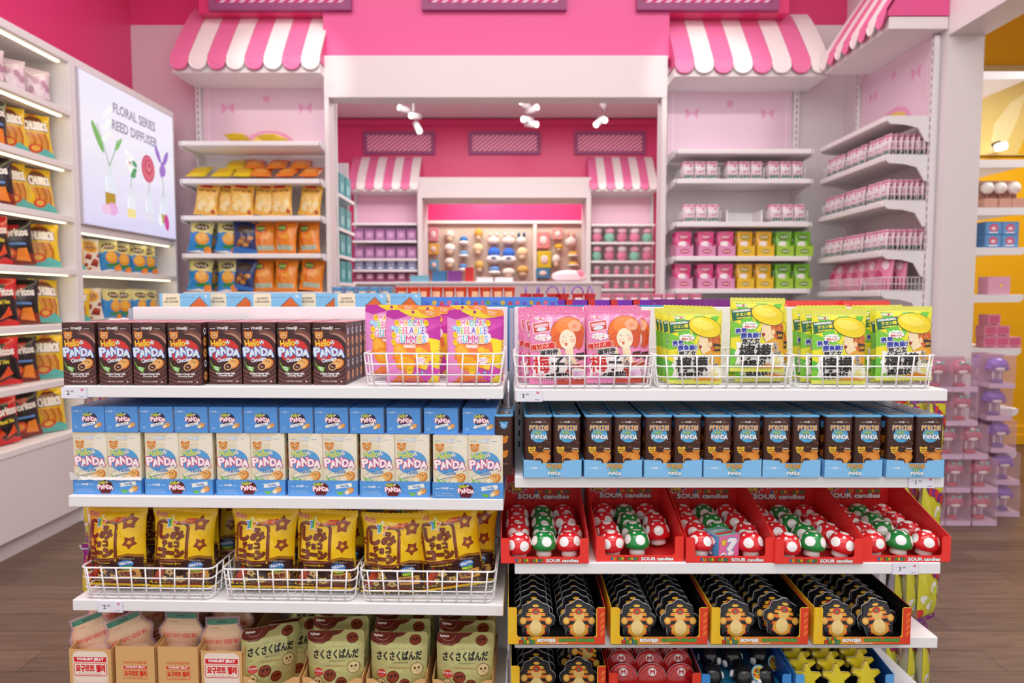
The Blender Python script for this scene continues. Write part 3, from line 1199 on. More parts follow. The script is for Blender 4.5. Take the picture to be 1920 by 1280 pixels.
# ---------------------------------------------------------------- wire baskets
def wire_basket(W, D, H, n, m, r=0.0016):
    """white wire basket, front at y=0, foot at z=0, slightly wider at the rim"""
    root = thing('wire_basket', 'white wire basket on the gondola shelf', 'basket')
    fl = 0.007

    def loop(z, g):
        x0, x1, y0, y1, c = -W / 2 - g, W / 2 + g, -g * 0.4, D + g * 0.4, 0.012
        pts = []
        for (cx, cy, a0) in ((x1 - c, y1 - c, 0), (x0 + c, y1 - c, 90), (x0 + c, y0 + c, 180), (x1 - c, y0 + c, 270)):
            for i in range(4):
                a = math.radians(a0 + 30 * i)
                pts.append((cx + c * math.cos(a), cy + c * math.sin(a), z))
        return pts
    hs = [r * 3, H * 0.36, H * 0.68]
    g = MB()
    for z in hs:
        g.tube(loop(z, fl * z / H), r, 'f4f4f6', 6, closed=True)
    for i in range(n):
        x = -W / 2 + (i + 0.5) * W / n
        xt = x * (1 + 2 * fl / W)
        g.tube([(xt, -fl * .4 - r * 1.9, H), (x, -r * 1.8, r * 2), (x, 0.004, r), (x, D - 0.004, r), (x, D + r * 1.8, r * 2), (xt, D + fl * .4 + r * 1.9, H)], r, 'f4f4f6', 5)
    for i in range(m):
        y = (i + 0.5) * D / m
        g.tube([(-W / 2 - fl - r * 1.9, y, H), (-W / 2 - r * 1.8, y, r * 4), (-W / 2 + 0.004, y, r * 3), (W / 2 - 0.004, y, r * 3), (W / 2 + r * 1.8, y, r * 4), (W / 2 + fl + r * 1.9, y, H)], r, 'f4f4f6', 5)
    g.build('wire_grid', 'carton', root)
    MB().tube(loop(H, fl), r * 1.25, 'f6f6f8', 6, closed=True).build('rim', 'carton', root)
    return root


BASKET = Proto(wire_basket(0.268, 0.205, 0.068, 9, 7))


# ---------------------------------------------------------------- printed parts of the biscuit packs
def cookie(a, x, y, r, hole=None):
    a.ell(x, y, r, r * 0.95, 'd9772a')
    a.ell(x - r * .72, y + r * .72, r * .38, r * .36, 'd9772a')
    a.ell(x + r * .72, y + r * .72, r * .38, r * .36, 'd9772a')
    a.ell(x, y + r * .05, r * .82, r * .78, 'f3b56a')
    a.ell(x, y, r * .5, r * .5, hole or '9a5a30')
    a.ell(x, y + r * .05, r * .34, r * .32, 'f0c48c')


def filled_roll(a, x, y, r, cream):
    a.ell(x + r * .5, y + r * .25, r * 1.1, r * .8, 'dc7f2c', 0.5)
    a.ell(x + r * .35, y + r * .3, r * .95, r * .7, 'eeb468', 0.5)
    a.ell(x + r * .75, y + r * .55, r * .12, r * .12, '7a4324')
    a.ell(x + r * .35, y + r * .72, r * .12, r * .1, '7a4324')
    a.ell(x - r * .4, y - r * .25, r * .72, r * .62, 'f0c890', 0.4)
    a.ell(x - r * .4, y - r * .25, r * .58, r * .48, cream, 0.4)
    a.stroke([(x - r * .7, y - r * .1), (x - r * .4, y - r * .32), (x - r * .2, y - r * .36)], r * .1, 'ffffff', True)


def hello_panda(a, cx, cy, s, dome, hello, pcol, pout, hout='3a2018'):
    """the two-word logo: Hello over PANDA on a coloured disc"""
    a.ell(cx, cy + 2 * s, 31 * s, 25 * s, dome, n=28)
    a.text('Hello', cx - 13 * s, cy + 18.5 * s, w=30 * s, h=14 * s, col=hello, rot=0.12, bold=0.55 * s, out=hout, ow=0.6 * s)
    a.ell(cx + 7 * s, cy + 20 * s, 4.4 * s, 4.4 * s, 'f5f5f5')
    for q in range(3):
        a.ell(cx + 7 * s + 2.6 * s * math.cos(q * 2.1 + .5), cy + 20 * s + 2.6 * s * math.sin(q * 2.1 + .5), 1.2 * s, 1.2 * s, '22222a')
    L = [('P', -25, 0, 12.5, 17, .1), ('A', -13, -3, 12.5, 14, .16), ('N', -.5, 1.5, 13, 17, .1), ('D', 12.5, -.5, 12.5, 15, .02), ('A', 25, -3, 13, 14, -.05)]
    for ch, x, y, w_, h_, r_ in L:
        a.text(ch, cx + x * s, cy + y * s, w=w_ * s, h=h_ * s, col=pcol, rot=r_, bold=1.3 * s, out=pout, ow=1.5 * s)


def meiji(a, cx, cy, w_, col, out=None, lw=0.8):
    a.text('meiji', cx, cy, w=w_, h=w_ * 0.36, col=col, bold=w_ * 0.014, out=out, ow=w_ * .02)
    for sx in (-1, 1):
        a.rect(cx + sx * w_ * .98 - w_ * .27, cy - lw * 1.2, cx + sx * w_ * .98 + w_ * .27, cy - lw * 0.2, out or col)


def biscuit_art(choc):
    W, H = 70, 130
    a = Art()
    if choc:
        sw = '6e3a30'
        a.arc(10, 62, 60, 66, 20, 175, 1.2, '8c4a3c')
        a.arc(8, 72, 36, 40, -10, 110, 9, '7a4a40')
        a.arc(6, 71, 33, 36, 10, 100, 5, 'b98a78')
        for k in range(4):
            a.arc(-5, 62, 46 + k * 7, 40 + k * 8, 200 + k * 6, 340, 1.3, ['b96a52', '8c4a3c', 'a65a46', '8c4a3c'][k])
    else:
        a.ell(22, 100, 16, 30, 'f2ecda')
        a.arc(0, 66, 42, 44, 10, 120, 3, 'f6f1e2')
    meiji(a, -4, 118, 22, 'f7f3f0' if choc else 'ffffff', None if choc else '5fa0dc', .8)
    cookie(a, -22, 103, 8.6)
    if choc:
        hello_panda(a, -1, 69, 1.0, 'd8352f', 'fbd23c', 'e3edf8', '3d6fc4', 'b02a22')
        a.poly([(-30, 45), (-24, 49), (20, 60), (27, 63), (24, 55), (20, 50), (-14, 42), (-26, 39)], '4a1f1c')
        a.text('Chocolate', -1, 53, w=31, h=8, col='ffffff', rot=.16, bold=.25, out='2f6fb5', ow=.35)
        a.poly([(-32, 52), (-26, 40), (-10, 36), (-14, 26), (-24, 32), (-29, 42)], '7ac143')
        a.text('Bite', -18, 36, w=8, h=3.4, col='ffffff', rot=-.2, bold=.1)
        a.text('Size', -17.4, 31.6, w=7, h=3.2, col='ffffff', rot=-.2, bold=.1)
        filled_roll(a, 11, 41, 12.5, '5e2a20')
        a.text('Crème Center with', 0, 23.5, w=40, h=4.4, col='ffffff', bold=.14)
        a.text('Crunchy Shell', 0, 18.2, w=30, h=4.6, col='ffffff', bold=.14)
        a.text('NET WT 2.1 OZ (60g)', -1, 7, w=31, h=4.0, col='ead9d2')
        a.ell(24, 7, 1.5, 1.5, 'ead9d2')
    else:
        hello_panda(a, -1, 69, 1.0, '5aa7e2', 'd8e255', 'fdf6fa', 'd2326f', '4d9ad8')
        a.poly([(-27, 44), (-20, 48), (18, 58), (28, 61), (25, 53), (29, 47), (12, 45), (-14, 40), (-26, 36)], 'eee6cd')
        a.stroke([(-27, 44), (-20, 48), (18, 58), (28, 61)], .7, '4d8fd0')
        a.stroke([(-26, 36), (-14, 40), (12, 45), (29, 47)], .7, '4d8fd0')
        a.text('Vanilla', -1, 50.5, w=25, h=8, col='3f86cc', rot=.1, bold=.3)
        a.poly([(-32, 45), (-26, 38), (-10, 34), (-14, 24), (-24, 30), (-29, 40)], '7ac143')
        a.text('Bite', -18, 34, w=8, h=3.4, col='ffffff', rot=-.2, bold=.1)
        filled_roll(a, 12, 37, 12.5, 'f6e6c0')
        a.text('Crème Center with', 0, 20, w=40, h=4.4, col='3f86cc', bold=.1)
    return a.clip(-W / 2 + .2, .2, W / 2 - .2, H - .2)


def biscuit_carton(choc):
    w_, d_, h_ = (0.0685, 0.0365, 0.1305) if choc else (0.0715, 0.038, 0.130)
    mb = MB().box(-w_ / 2, w_ / 2, 0, d_, 0, h_, '46292a' if choc else 'e9dfc3', tcol='c7303f' if choc else '3f7fd0')
    mb.front(biscuit_art(choc), 0)
    s = Art()
    for i, z in enumerate((112, 90, 66, 44, 18)):
        if i in (0, 3):
            s.ell(0, z, 6, 8, 'dfe3ea')
            s.ell(0, z + 1, 3.5, 3, '3a3f4c')
        else:
            s.ell(0, z, 8, 10, 'e0862e')
            s.ell(0, z, 6, 8, 'f3b56a')
            s.ell(0, z, 2.6, 3.4, '7a4324')
    s.arc(0, 60, 17, 60, 60, 120, 1, 'a65a46')
    mb.right(s, w_ / 2, d_ / 2)
    mb.left(s, -w_ / 2, d_ / 2)
    t = Art()
    t.rect(-34, 1, 34, 36, 'd2404e' if choc else '5b97de')
    t.rect(-33, 4, 33, 7, 'f3c8cf' if choc else 'dfe9f7')
    t.text('Hello PANDA', -4, 16, w=44, h=9, col='e9eefa', bold=.6, out='4a63b8', ow=.7)
    t.ell(26, 16, 5, 6, 'f1ad5f')
    t.rect(-33, 27, 33, 29, 'ecaab4')
    t.rect(-33, 32, 33, 34, 'b9c4ea')
    mb.top(t, h_)
    return mb.mesh('biscuit_carton'), w_, d_, h_


def cols_rows(base, c, nc, r, nr):
    s = base + ', ' + ORD[c + 1] + ' column from the left'
    if nr > 1:
        s += ', ' + (ORD[r + 1] + ' row back' if r else 'front row')
    return s


# top left: dark chocolate cartons, eight columns and six rows
rg = random.Random(4)
me, bw, bd, bh = biscuit_carton(True)
me.materials.append(MATS['carton'])
edges = [(117, 183, 723), (185, 249, 723.5), (251, 313, 724), (315, 380, 725), (393, 453, 718.5), (456, 518, 719), (522, 583, 719.5), (586, 651, 720)]
for c, (x0, x1, yb) in enumerate(edges):
    Y = 1.395 if c < 4 else 1.412
    xc = xL((x0 + x1) / 2, 700, Y)
    for r in range(6 if c >= 4 else 6):
        y = Y + r * 0.0367
        o = link('biscuit_carton', me, None, Lp(xc + rg.uniform(-.0008, .0008), y + 0.0, ZGL[0] + 0.0004), (0, 0, PHI * 0.6 + (0 if r else rg.uniform(-.01, .012))))
        tag(o, cols_rows('brown chocolate biscuit carton', c, 8, r, 6), 'biscuit box', 'chocolate biscuit cartons on the top left shelf')

# second shelf: vanilla cartons in blue trays, blue packs lying on top
me, bw, bd, bh = biscuit_carton(False)
me.materials.append(MATS['carton'])


def tray_art(w2):
    a = Art()
    meiji(a, -48, 21, 15, 'ffffff', None, .7)
    a.text('10 - 2.1 OZ (60g) BOXES', -50, 10, w=34, h=2.8, col='dce9fa')
    a.text('NET WT 21 OZ (1 LB 5 OZ) (600g)', -48, 5.4, w=38, h=2.8, col='dce9fa')
    b = Art()
    hello_panda(b, 0, 0, .52, '5a2520', 'd8e255', 'fdf6fa', 'd2326f', '4a1f1c')
    b.poly([(-13, -9), (13, -9), (9, -14), (-10, -14)], '6e1f24')
    a.add(b, -4, 16)
    a.poly([(26, 24), (60, 29), (62, 22), (58, 20), (27, 16), (29, 20)], 'f5f7f2')
    a.text('Vanilla', 45, 22.5, w=18, h=5.5, col='3f86cc', rot=.08, bold=.2)
    a.poly([(24, 17), (28, 10), (44, 9), (40, 2), (32, 5)], '7ac143')
    filled_roll(a, 54, 10.5, 7.5, 'f6e6c0')
    return a


def biscuit_tray(W, D, Hf, torn):
    root = thing('display_tray', 'blue tray', 'tray')
    mb = MB()
    c = '5a9fe8'
    th = 0.0009
    rt = random.Random(int(W * 1e5) + (7 if torn else 0))
    n = 30
    top = [Hf + (0.0012 if i % 2 else 0) for i in range(n + 1)]
    for side, (ya, yb) in enumerate(((0, th), (D - th, D))):
        v = []
        for i in range(n + 1):
            x = -W / 2 + W * i / n
            hh = top[i] if side == 0 else 0.09
            v += [(x, ya, 0), (x, ya, hh), (x, yb, 0), (x, yb, hh)]
        f = []
        for i in range(n):
            k = 4 * i
            f += [(k, k + 4, k + 5, k + 1), (k + 6, k + 2, k + 3, k + 7), (k + 1, k + 5, k + 7, k + 3)]
        mb.add(v, f, c)
    for sx in (-1, 1):
        x = sx * (W / 2 - th / 2)
        mb.add([(x - th / 2, 0, 0), (x - th / 2, D, 0), (x - th / 2, D, .09), (x - th / 2, .05, Hf), (x - th / 2, 0, Hf),
                (x + th / 2, 0, 0), (x + th / 2, D, 0), (x + th / 2, D, .09), (x + th / 2, .05, Hf), (x + th / 2, 0, Hf)],
               [(0, 4, 3, 2, 1), (5, 6, 7, 8, 9)] + [(i, (i + 1) % 5, 5 + (i + 1) % 5, 5 + i) for i in range(5)], c)
    mb.box(-W / 2 + th, W / 2 - th, th, D - th, 0.0001, 0.0009, c)
    mb.front(tray_art(W), 0)
    mb.build('tray', 'carton', root)
    if torn:
        tm = MB()
        xs = np.linspace(-W / 2 - .004, W / 2 + .001, 40)
        v, f = [], []
        for i, x in enumerate(xs):
            lo = Hf - 0.001 + rt.uniform(-.0015, .0005)
            hi = Hf + 0.004 + rt.uniform(-.001, .002) + (0.012 * max(0, 1 - i / 7))
            v += [(x, -0.0022, lo), (x, -0.0005 - (0.004 if i < 6 else 0), hi)]
        for i in range(len(xs) - 1):
            f.append((2 * i, 2 * i + 2, 2 * i + 3, 2 * i + 1))
        v2 = [(x, y + 0.0005, z) for x, y, z in v]
        k = len(v)
        tm.add(v + v2, f + [tuple(k + j for j in reversed(q)) for q in f], 'f3f1ee')
        tm.build('torn_edge', 'paper', root)
    return root


tx = [(134, 269), (269.5, 402), (402.5, 538), (538, 672.5), (673, 808), (808.5, 946)]
Wt = 0.1462
TR = Proto(biscuit_tray(Wt, 0.215, 0.0325, False))
TRT = Proto(biscuit_tray(Wt, 0.215, 0.0325, True))
for i, (x0, x1) in enumerate(tx):
    Y = (1.392, 1.392, 1.392, 1.390, 1.388, 1.382)[i]
    xc = xL((x0 + x1) / 2, 920, Y)
    lab = ['blue shelf tray of vanilla cartons with a torn white edge, at the left end'] + \
          ['blue shelf tray under vanilla cartons, ' + q for q in ('second from the left', 'third from the left', 'third from the right', 'second from the right', 'at the right end')]
    (TRT if i == 0 else TR).put(Lp(xc, Y, ZGL[1] + 0.0003), PHI, lab[i], 'blue trays of vanilla cartons')
    for k in (0, 1):
        for r in range(2):
            o = link('biscuit_carton', me, None, Lp(xc + (k - .5) * 0.0722, Y + 0.0040 + r * 0.039, ZGL[1] + 0.0014), (0, 0, PHI))
            tag(o, cols_rows('cream vanilla biscuit carton in a blue tray', 2 * i + k, 12, r, 2), 'biscuit box', 'vanilla biscuit cartons in the blue trays')

# blue packs on top of the cartons
w_, d_, h_ = 0.0695, 0.115, 0.0535
mb = MB().box(-w_ / 2, w_ / 2, 0, d_, 0, h_, '579be6')
a = Art()
meiji(a, -24, 44, 9, 'ffffff', None, .5)
hello_panda(a, 4, 28, .5, '2a3550', 'd8e255', 'fdf6fa', 'd2326f', '2a3550')
a.poly([(-12, 17), (16, 23), (16, 17), (-12, 11)], 'eef0ea')
a.text('Vanilla', 2, 17, w=16, h=4, col='3f86cc', rot=.2)
filled_roll(a, 20, 14, 6, 'f6e6c0')
a.rect(-30, 8, -22, 9, 'a9caf0')
a.rect(-30, 11, -22, 12, 'a9caf0')
mb.front(a, 0)
a = Art()
a.rect(-28, 20, 28, 105, '5f97dc')
a.text('Hello PANDA', 0, 12, w=36, h=6, col='27417a', bold=.4)
for k in range(5):
    a.rect(-26, 30 + k * 7, 10 + (k % 3) * 6, 33 + k * 7, '8fb6e6')
mb.top(a, h_)
a = Art()
a.rect(2, 2, 111, 51, 'e9ecef')
mb.right(a, w_ / 2)
me2 = mb.mesh('biscuit_pack')
me2.materials.append(MATS['carton'])
bx = [(136, 194), (195.5, 260), (261, 325), (326.5, 390), (391.5, 455), (456.5, 520.5), (522, 588), (589, 653), (655, 720), (722, 790), (793, 860), (862, 936)]
for i, (x0, x1) in enumerate(bx):
    xc = xL((x0 + x1) / 2, 790, 1.394)
    for r in range(2):
        o = link('biscuit_pack', me2, None, Lp(xc, 1.394 + r * 0.1165, ZGL[1] + 0.1322), (0, 0, PHI + (rg.uniform(-.02, .02) if r == 0 else 0)))
        tag(o, cols_rows('flat blue vanilla biscuit pack lying over the cream cartons', i, 12, r, 2).replace(' from the left', ''), 'biscuit box', 'blue biscuit packs lying on the vanilla cartons')

# ================================================================ left bay: pouches and bags
def put_bag(src, loc, rot, label, group):
    return src.put(loc, rot, label, group)


def src_bag(name, cat, mat='film', **kw):
    o = bag_mesh(**kw).build(name, mat)
    o['category'] = cat
    return Proto(o)


# ---- mango gummy pouches
def gummy_art():
    a = Art()
    W, H = 115, 155
    a.rect(-58, 0, 58, H, 'e78fd2')
    a.poly([(-10, 0), (58, 0), (58, H), (20, H), (30, 110), (24, 70), (8, 40), (-8, 14)], 'd54cb4')
    a.poly([(14, 100), (60, 120), (60, 60), (40, 60)], 'c233a4')
    a.poly([(28, 95), (60, 88), (60, 26), (42, 34), (34, 60)], 'f5df2f')
    a.poly([(-58, 158), (-58, 138), (-40, 132), (-10, 139), (14, 134), (60, 132), (60, 158)], 'c233a4')
    a.poly([(-36, 158), (-26, 148), (-8, 139), (18, 134), (40, 136), (60, 140), (60, 158)], 'f4dc38')
    a.poly([(8, 158), (14, 146), (34, 137), (60, 139), (60, 158)], 'f39a3e')
    a.ell(0, 147, 3.1, 3.1, 'a8258c')
    a.text('ARTIFICIALLY', 36, 147, w=19, h=3, col='fff3df', rot=-.12, bold=.1)
    a.text('FLAVORED', 35, 142.5, w=14, h=3, col='fff3df', rot=-.12, bold=.1)
    a.poly([(-30, 80), (36, 84), (40, 60), (0, 44), (-44, 50)], 'ee7f45')
    a.poly([(-46, 0), (-20, 22), (18, 14), (30, 0)], 'f0823c')
    a.poly([(30, 0), (60, 0), (60, 22), (40, 12)], 'f3dc30')
    # mango halves and cubes
    a.ell(-24, 60, 14, 24, 'f7a21e', .5)
    a.ell(-25, 62, 10, 18, 'fbb840', .5)
    a.ell(-14, 42, 23, 18, 'f39214', -.4)
    a.ell(-12, 42, 18, 12, 'f8b022', -.4)
    for k, (x, y) in enumerate(((14, 68), (24, 64), (20, 54), (34, 58), (10, 56), (30, 46), (40, 50), (16, 36), (26, 33))):
        a.poly([(x - 6, y - 4), (x + 5, y - 6), (x + 8, y + 3), (x + 1, y + 7), (x - 7, y + 4)], ['fcc52c', 'f9b11e', 'fdd648'][k % 3])
    a.ell(18, 47, 9.5, 7, 'f8ecf5')
    a.text('PEEL IT AND', 18, 49, w=14, h=3, col='d07c9c')
    a.text('ENJOY!', 18, 45, w=10, h=3, col='d07c9c')
    a.ell(-4, 26, 7, 9.5, 'f7cf1d')
    a.ell(-6, 27, .9, 1.1, '3a2a18')
    a.ell(-2, 27, .9, 1.1, '3a2a18')
    for k in range(6):
        a.ell(10 + k * 4, 19 + (k % 2) * 3, 2.6, 2.6, ['6fd0e8', 'e8559a', '9b6fd0'][k % 3])
    # title
    a.rrect(-26, 92, 27, 124, 8, 'f6e7f4')
    a.rrect(-36, 83, 34, 104, 8, 'f6e7f4')
    P = ['f08ac0', 'f6b73c', '62c4dd', 'a9d65c', '8f6fd0', 'f2708a', '74c8b0']
    a.word('MAGICAL', -27, 22, 124, 12.5, P, .6, bold=.5, out='ffffff', ow=1.2)
    a.word('PEELABLE', -36, 25, 109, 14, ['64bfe6', '9fd661', 'f184b2', 'e0568e', '8c6ad0', 'f2c63c', '6cc6de', '8c6ad0'], .6, bold=.5, out='ffffff', ow=1.2)
    a.word('GUMMIES', -36, 28, 91, 15, ['e99ac8', '62c6cc', 'e24f8f', 'cf56a8', 'a0cf60', 'f3bd3e', '7cb8e8'], .6, bold=.5, out='ffffff', ow=1.2)
    a.text('MANGO', -5, 76, w=24, h=6.5, col='ffffff', bold=.4)
    a.star(0, 134, 5, 'f8d75a')
    for x, y in ((-34, 124), (28, 124), (-40, 99), (-40, 84)):
        a.ell(x, y, 5, 7, 'fbd022', .3)
        a.ell(x - 1.5, y + 1, .7, .9, '3a2a18')
        a.ell(x + 1.8, y + 1, .7, .9, '3a2a18')
    a.star(-42, 114, 7.5, '8ed2f2')
    a.star(-42, 114, 5, 'b5e3f6')
    a.text('NET WT 6 OZ (170g)', -31, 6, w=25, h=2.6, col='ffe9d2')
    return a


GUM = src_bag('gummy_pouch', 'sweets pouch', 'matt_film', W=0.115, H=0.152, T=0.03, art=gummy_art(), col='de6fc2', seed=3, doy=True, zig=False, corner=0.008, flat_top=0.03, pinch=0.02, wr=.6)
G = 'mango gummy pouches in the wire basket'
zb = ZGL[0] + 0.0055
BG = 'wire baskets on the left bay'
pb = Lp(xL(811, 700, 1.384), 1.386, ZGL[0] + 0.0003)
BASKET.put(pb, PHI, 'white wire basket holding the mango gummy pouches', BG)
for px, Y, dz, rz, lab in ((732, 1.438, .010, .02, 'pink mango gummy pouch half hidden at the left end of its basket'),
                           (772, 1.399, .0, -.02, 'pink mango gummy pouch standing in front, middle of its basket'),
                           (889, 1.399, .0, .02, 'pink mango gummy pouch standing in front at the right end of its basket'),
                           (800, 1.480, .006, .0, 'pink mango gummy pouch peeping between the two front ones'),
                           (893, 1.437, .0, -.03, 'pink mango gummy pouch close behind the front right one'),
                           (770, 1.520, .008, .03, 'pink mango gummy pouch at the back left of its basket'),
                           (866, 1.545, .008, .03, 'pink mango gummy pouch at the back right of its basket')):
    GUM.put(Lp(xL(px, 650, Y), Y + 0.012, zb + dz), (-.06, 0, PHI + rz), lab, G, True)


# ---- yellow chocolate corn bags
def star_snack(a, x, y, r, rot, c='7a2f14'):
    a.star(x, y, r, c, inner=.62, rot=rot)
    a.star(x, y, r * .82, '96411c', inner=.62, rot=rot + .05)
    a.ell(x, y, r * .28, r * .24, 'e8b020')


def corn_art():
    a = Art()
    H = 180
    a.rect(-72, 0, 72, H, 'f3c519')
    a.poly([(-70, 0), (70, 0), (70, 66), (40, 74), (0, 66), (-40, 70), (-70, 60)], '3a1712')
    a.poly([(-70, 60), (-40, 70), (0, 66), (40, 74), (70, 66), (70, 72), (40, 80), (0, 72), (-40, 76), (-70, 68)], 'a06a18')
    a.poly([(-66, 20), (-40, 60), (-28, 44), (-44, 20), (-50, 8)], '9c2c14')
    a.poly([(-60, 30), (-44, 52), (-36, 40), (-50, 24)], 'cf4a1e')
    a.poly([(-40, 10), (10, 24), (50, 12), (30, 4), (-20, 4)], '7a2416')
    a.poly([(-70, 0), (70, 0), (70, 6), (-70, 6)], 'edc01c')
    for x, y, r in ((-22, 42, 13), (-2, 24, 12), (-36, 24, 9)):
        a.star(x, y, r, 'e6b85a', inner=.62, rot=.4 + x)
        a.star(x, y, r * .75, 'f4dc94', inner=.62, rot=.4 + x)
        a.ell(x, y, r * .26, r * .24, '8a4a1c')
    g = Art()
    # logo plate
    g.frame(-55, 70, 16, 146, 14, 6.2, '6d2c17')
    g.frame(-54, 71, 15, 145, 13, 2.0, '8f4a2c')
    g.rect(-49, 76, 10, 78, 'f3c519')
    br, hi = '6d2c17', '3f170c'
    for tx_, x, y, w_, h_, b_ in (('し', -35, 124, 20, 23, 1.7), ('み', -7, 123, 25, 22, 1.5), ('チョコ', -20, 103.5, 34, 11, .8), ('コ', -38, 86.5, 15, 14, 1.9), ('ー', -19, 87, 14, 2.6, 1.7), ('ン', -1, 87, 16, 14, 1.9)):
        g.text(tx_, x, y, w=w_, h=h_, col='7d361d', bold=b_, out=hi, ow=.8)
    # rainbow star
    g.star(-21, 142, 14, 'ffffff', inner=.55, rot=1.45)
    for k, c in enumerate(('e8384f', 'f28c28', 'f6df3a', '58b947', '3f9fe0', '8a4fc0')):
        b = Art().star(-21, 142, 12, c, inner=.55, rot=1.45)
        x0 = -9 - k * 4
        g.add(b.clip(x0 - 4, 120, x0, 160))
    g.ell(-23, 143, 1, 1.3, '2a2a2a')
    g.ell(-17, 144, 1, 1.3, '2a2a2a')
    a.add(g, 1.5, -14, 1.13)
    a.text('ギンビス', -48, 161, w=25, h=8, col='e0242c', rot=-.12, bold=.5, out='f8e9d8', ow=.5)
    a.poly([(-8, 147), (12, 156), (34, 158), (30, 152), (36, 148), (10, 146)], 'd2402a')
    a.text('もっとおいしく', 11, 151.5, w=32, h=5, col='f3c519', rot=.1, bold=.15)
    a.rect(2, 145, 26, 146.2, '3f9fa0')
    star_snack(a, 42, 147, 17, .3)
    star_snack(a, 44, 103, 15, .9)
    star_snack(a, -62, 116, 10, .2)
    a.text('SHIMI CHOCO CORN', -21, 61, w=48, h=3, col='f3c519', bold=.15)
    a.text('からだにうれしい', 37, 68, w=30, h=3.6, col='f4efe6', rot=-.1)
    a.ell(34, 57, 16, 8, '3d86d6')
    a.text('カルシウム', 34, 59, w=25, h=6, col='ffffff', rot=.12, bold=.5, out='1f5fae', ow=.5)
    a.ell(34, 48, 13, 5, '3f9f4a')
    a.text('食物せんい', 34, 48, w=23, h=5, col='f9f23e', bold=.3)
    a.rrect(14, 22, 58, 43, 3, 'e9a94a')
    a.text('全粒粉', 33, 34, w=33, h=11, col='7a2410', bold=.7, out='f6d9a4', ow=.5)
    a.stroke([(46, 24), (52, 34), (60, 42)], 1.6, 'f3d18a', True)
    a.stroke([(50, 22), (56, 30), (63, 36)], 1.6, 'f3d18a', True)
    return a


ca = corn_art().move(0, 0, 1.03, .985)
CORN = [src_bag('snack_bag', 'snack bag', 'film', W=0.142, H=0.174, T=0.055, art=ca, col='f3c519', back='c99f14', seed=s, seal=0.011, pinch=.10, L=.005, wr=2.6) for s in (5, 11)]
zb = ZGL[2] + 0.0055
for px, lab in ((276, 'white wire basket of yellow corn snack bags, at the left end'), (541, 'white wire basket of yellow corn snack bags, in the middle'), (802, 'white wire basket of yellow corn snack bags, at the right end')):
    Y = 1.386
    BASKET.put(Lp(xL(px, 1090, Y), Y, ZGL[2] + 0.0003), PHI, lab, BG)
CG = 'yellow corn snack bags in the baskets'
cs = [(222, 1.421, .012, -.10, -.03, 0, 'front left of the left basket'), (342, 1.421, .008, .08, .03, 1, 'front right of the left basket'),
      (214, 1.475, .014, .0, .04, 1, 'behind the front left one of the left basket'), (362, 1.480, .017, -.05, -.06, 0, 'behind the front right one of the left basket'), (300, 1.535, .015, 0, 0, 0, 'at the back of the left basket'),
      (404, 1.545, .012, .1, .02, 1, 'at the far right corner of the left basket'),
      (494, 1.421, .010, .05, .02, 0, 'front left of the middle basket'), (611, 1.421, .010, -.03, .0, 1, 'front right of the middle basket'),
      (520, 1.480, .014, 0, .03, 1, 'behind the front left one of the middle basket'), (636, 1.480, .011, .05, -.04, 0, 'behind the front right one of the middle basket'),
      (738, 1.421, .000, .02, .0, 0, 'front left of the right basket, standing lowest'), (854, 1.423, .004, .04, -.14, 1, 'front right of the right basket, tilted and riding high'),
      (770, 1.482, .016, 0, .02, 1, 'behind the front left one of the right basket'), (872, 1.482, .006, -.04, .02, 0, 'behind the tilted one of the right basket')]
for px, Y, dz, rz, ry, k, lab in cs:
    CORN[k].put(Lp(xL(px, 1020, Y), Y, zb + dz * .5), (-.05, ry, PHI + rz), 'yellow corn snack bag ' + lab, CG, True)


# ---- yogurt jelly pouches in tan trays
def jelly_outline(n=40):
    pts = []
    for i in range(n):
        a = 2 * PI * i / n
        pts.append(a)
    return pts


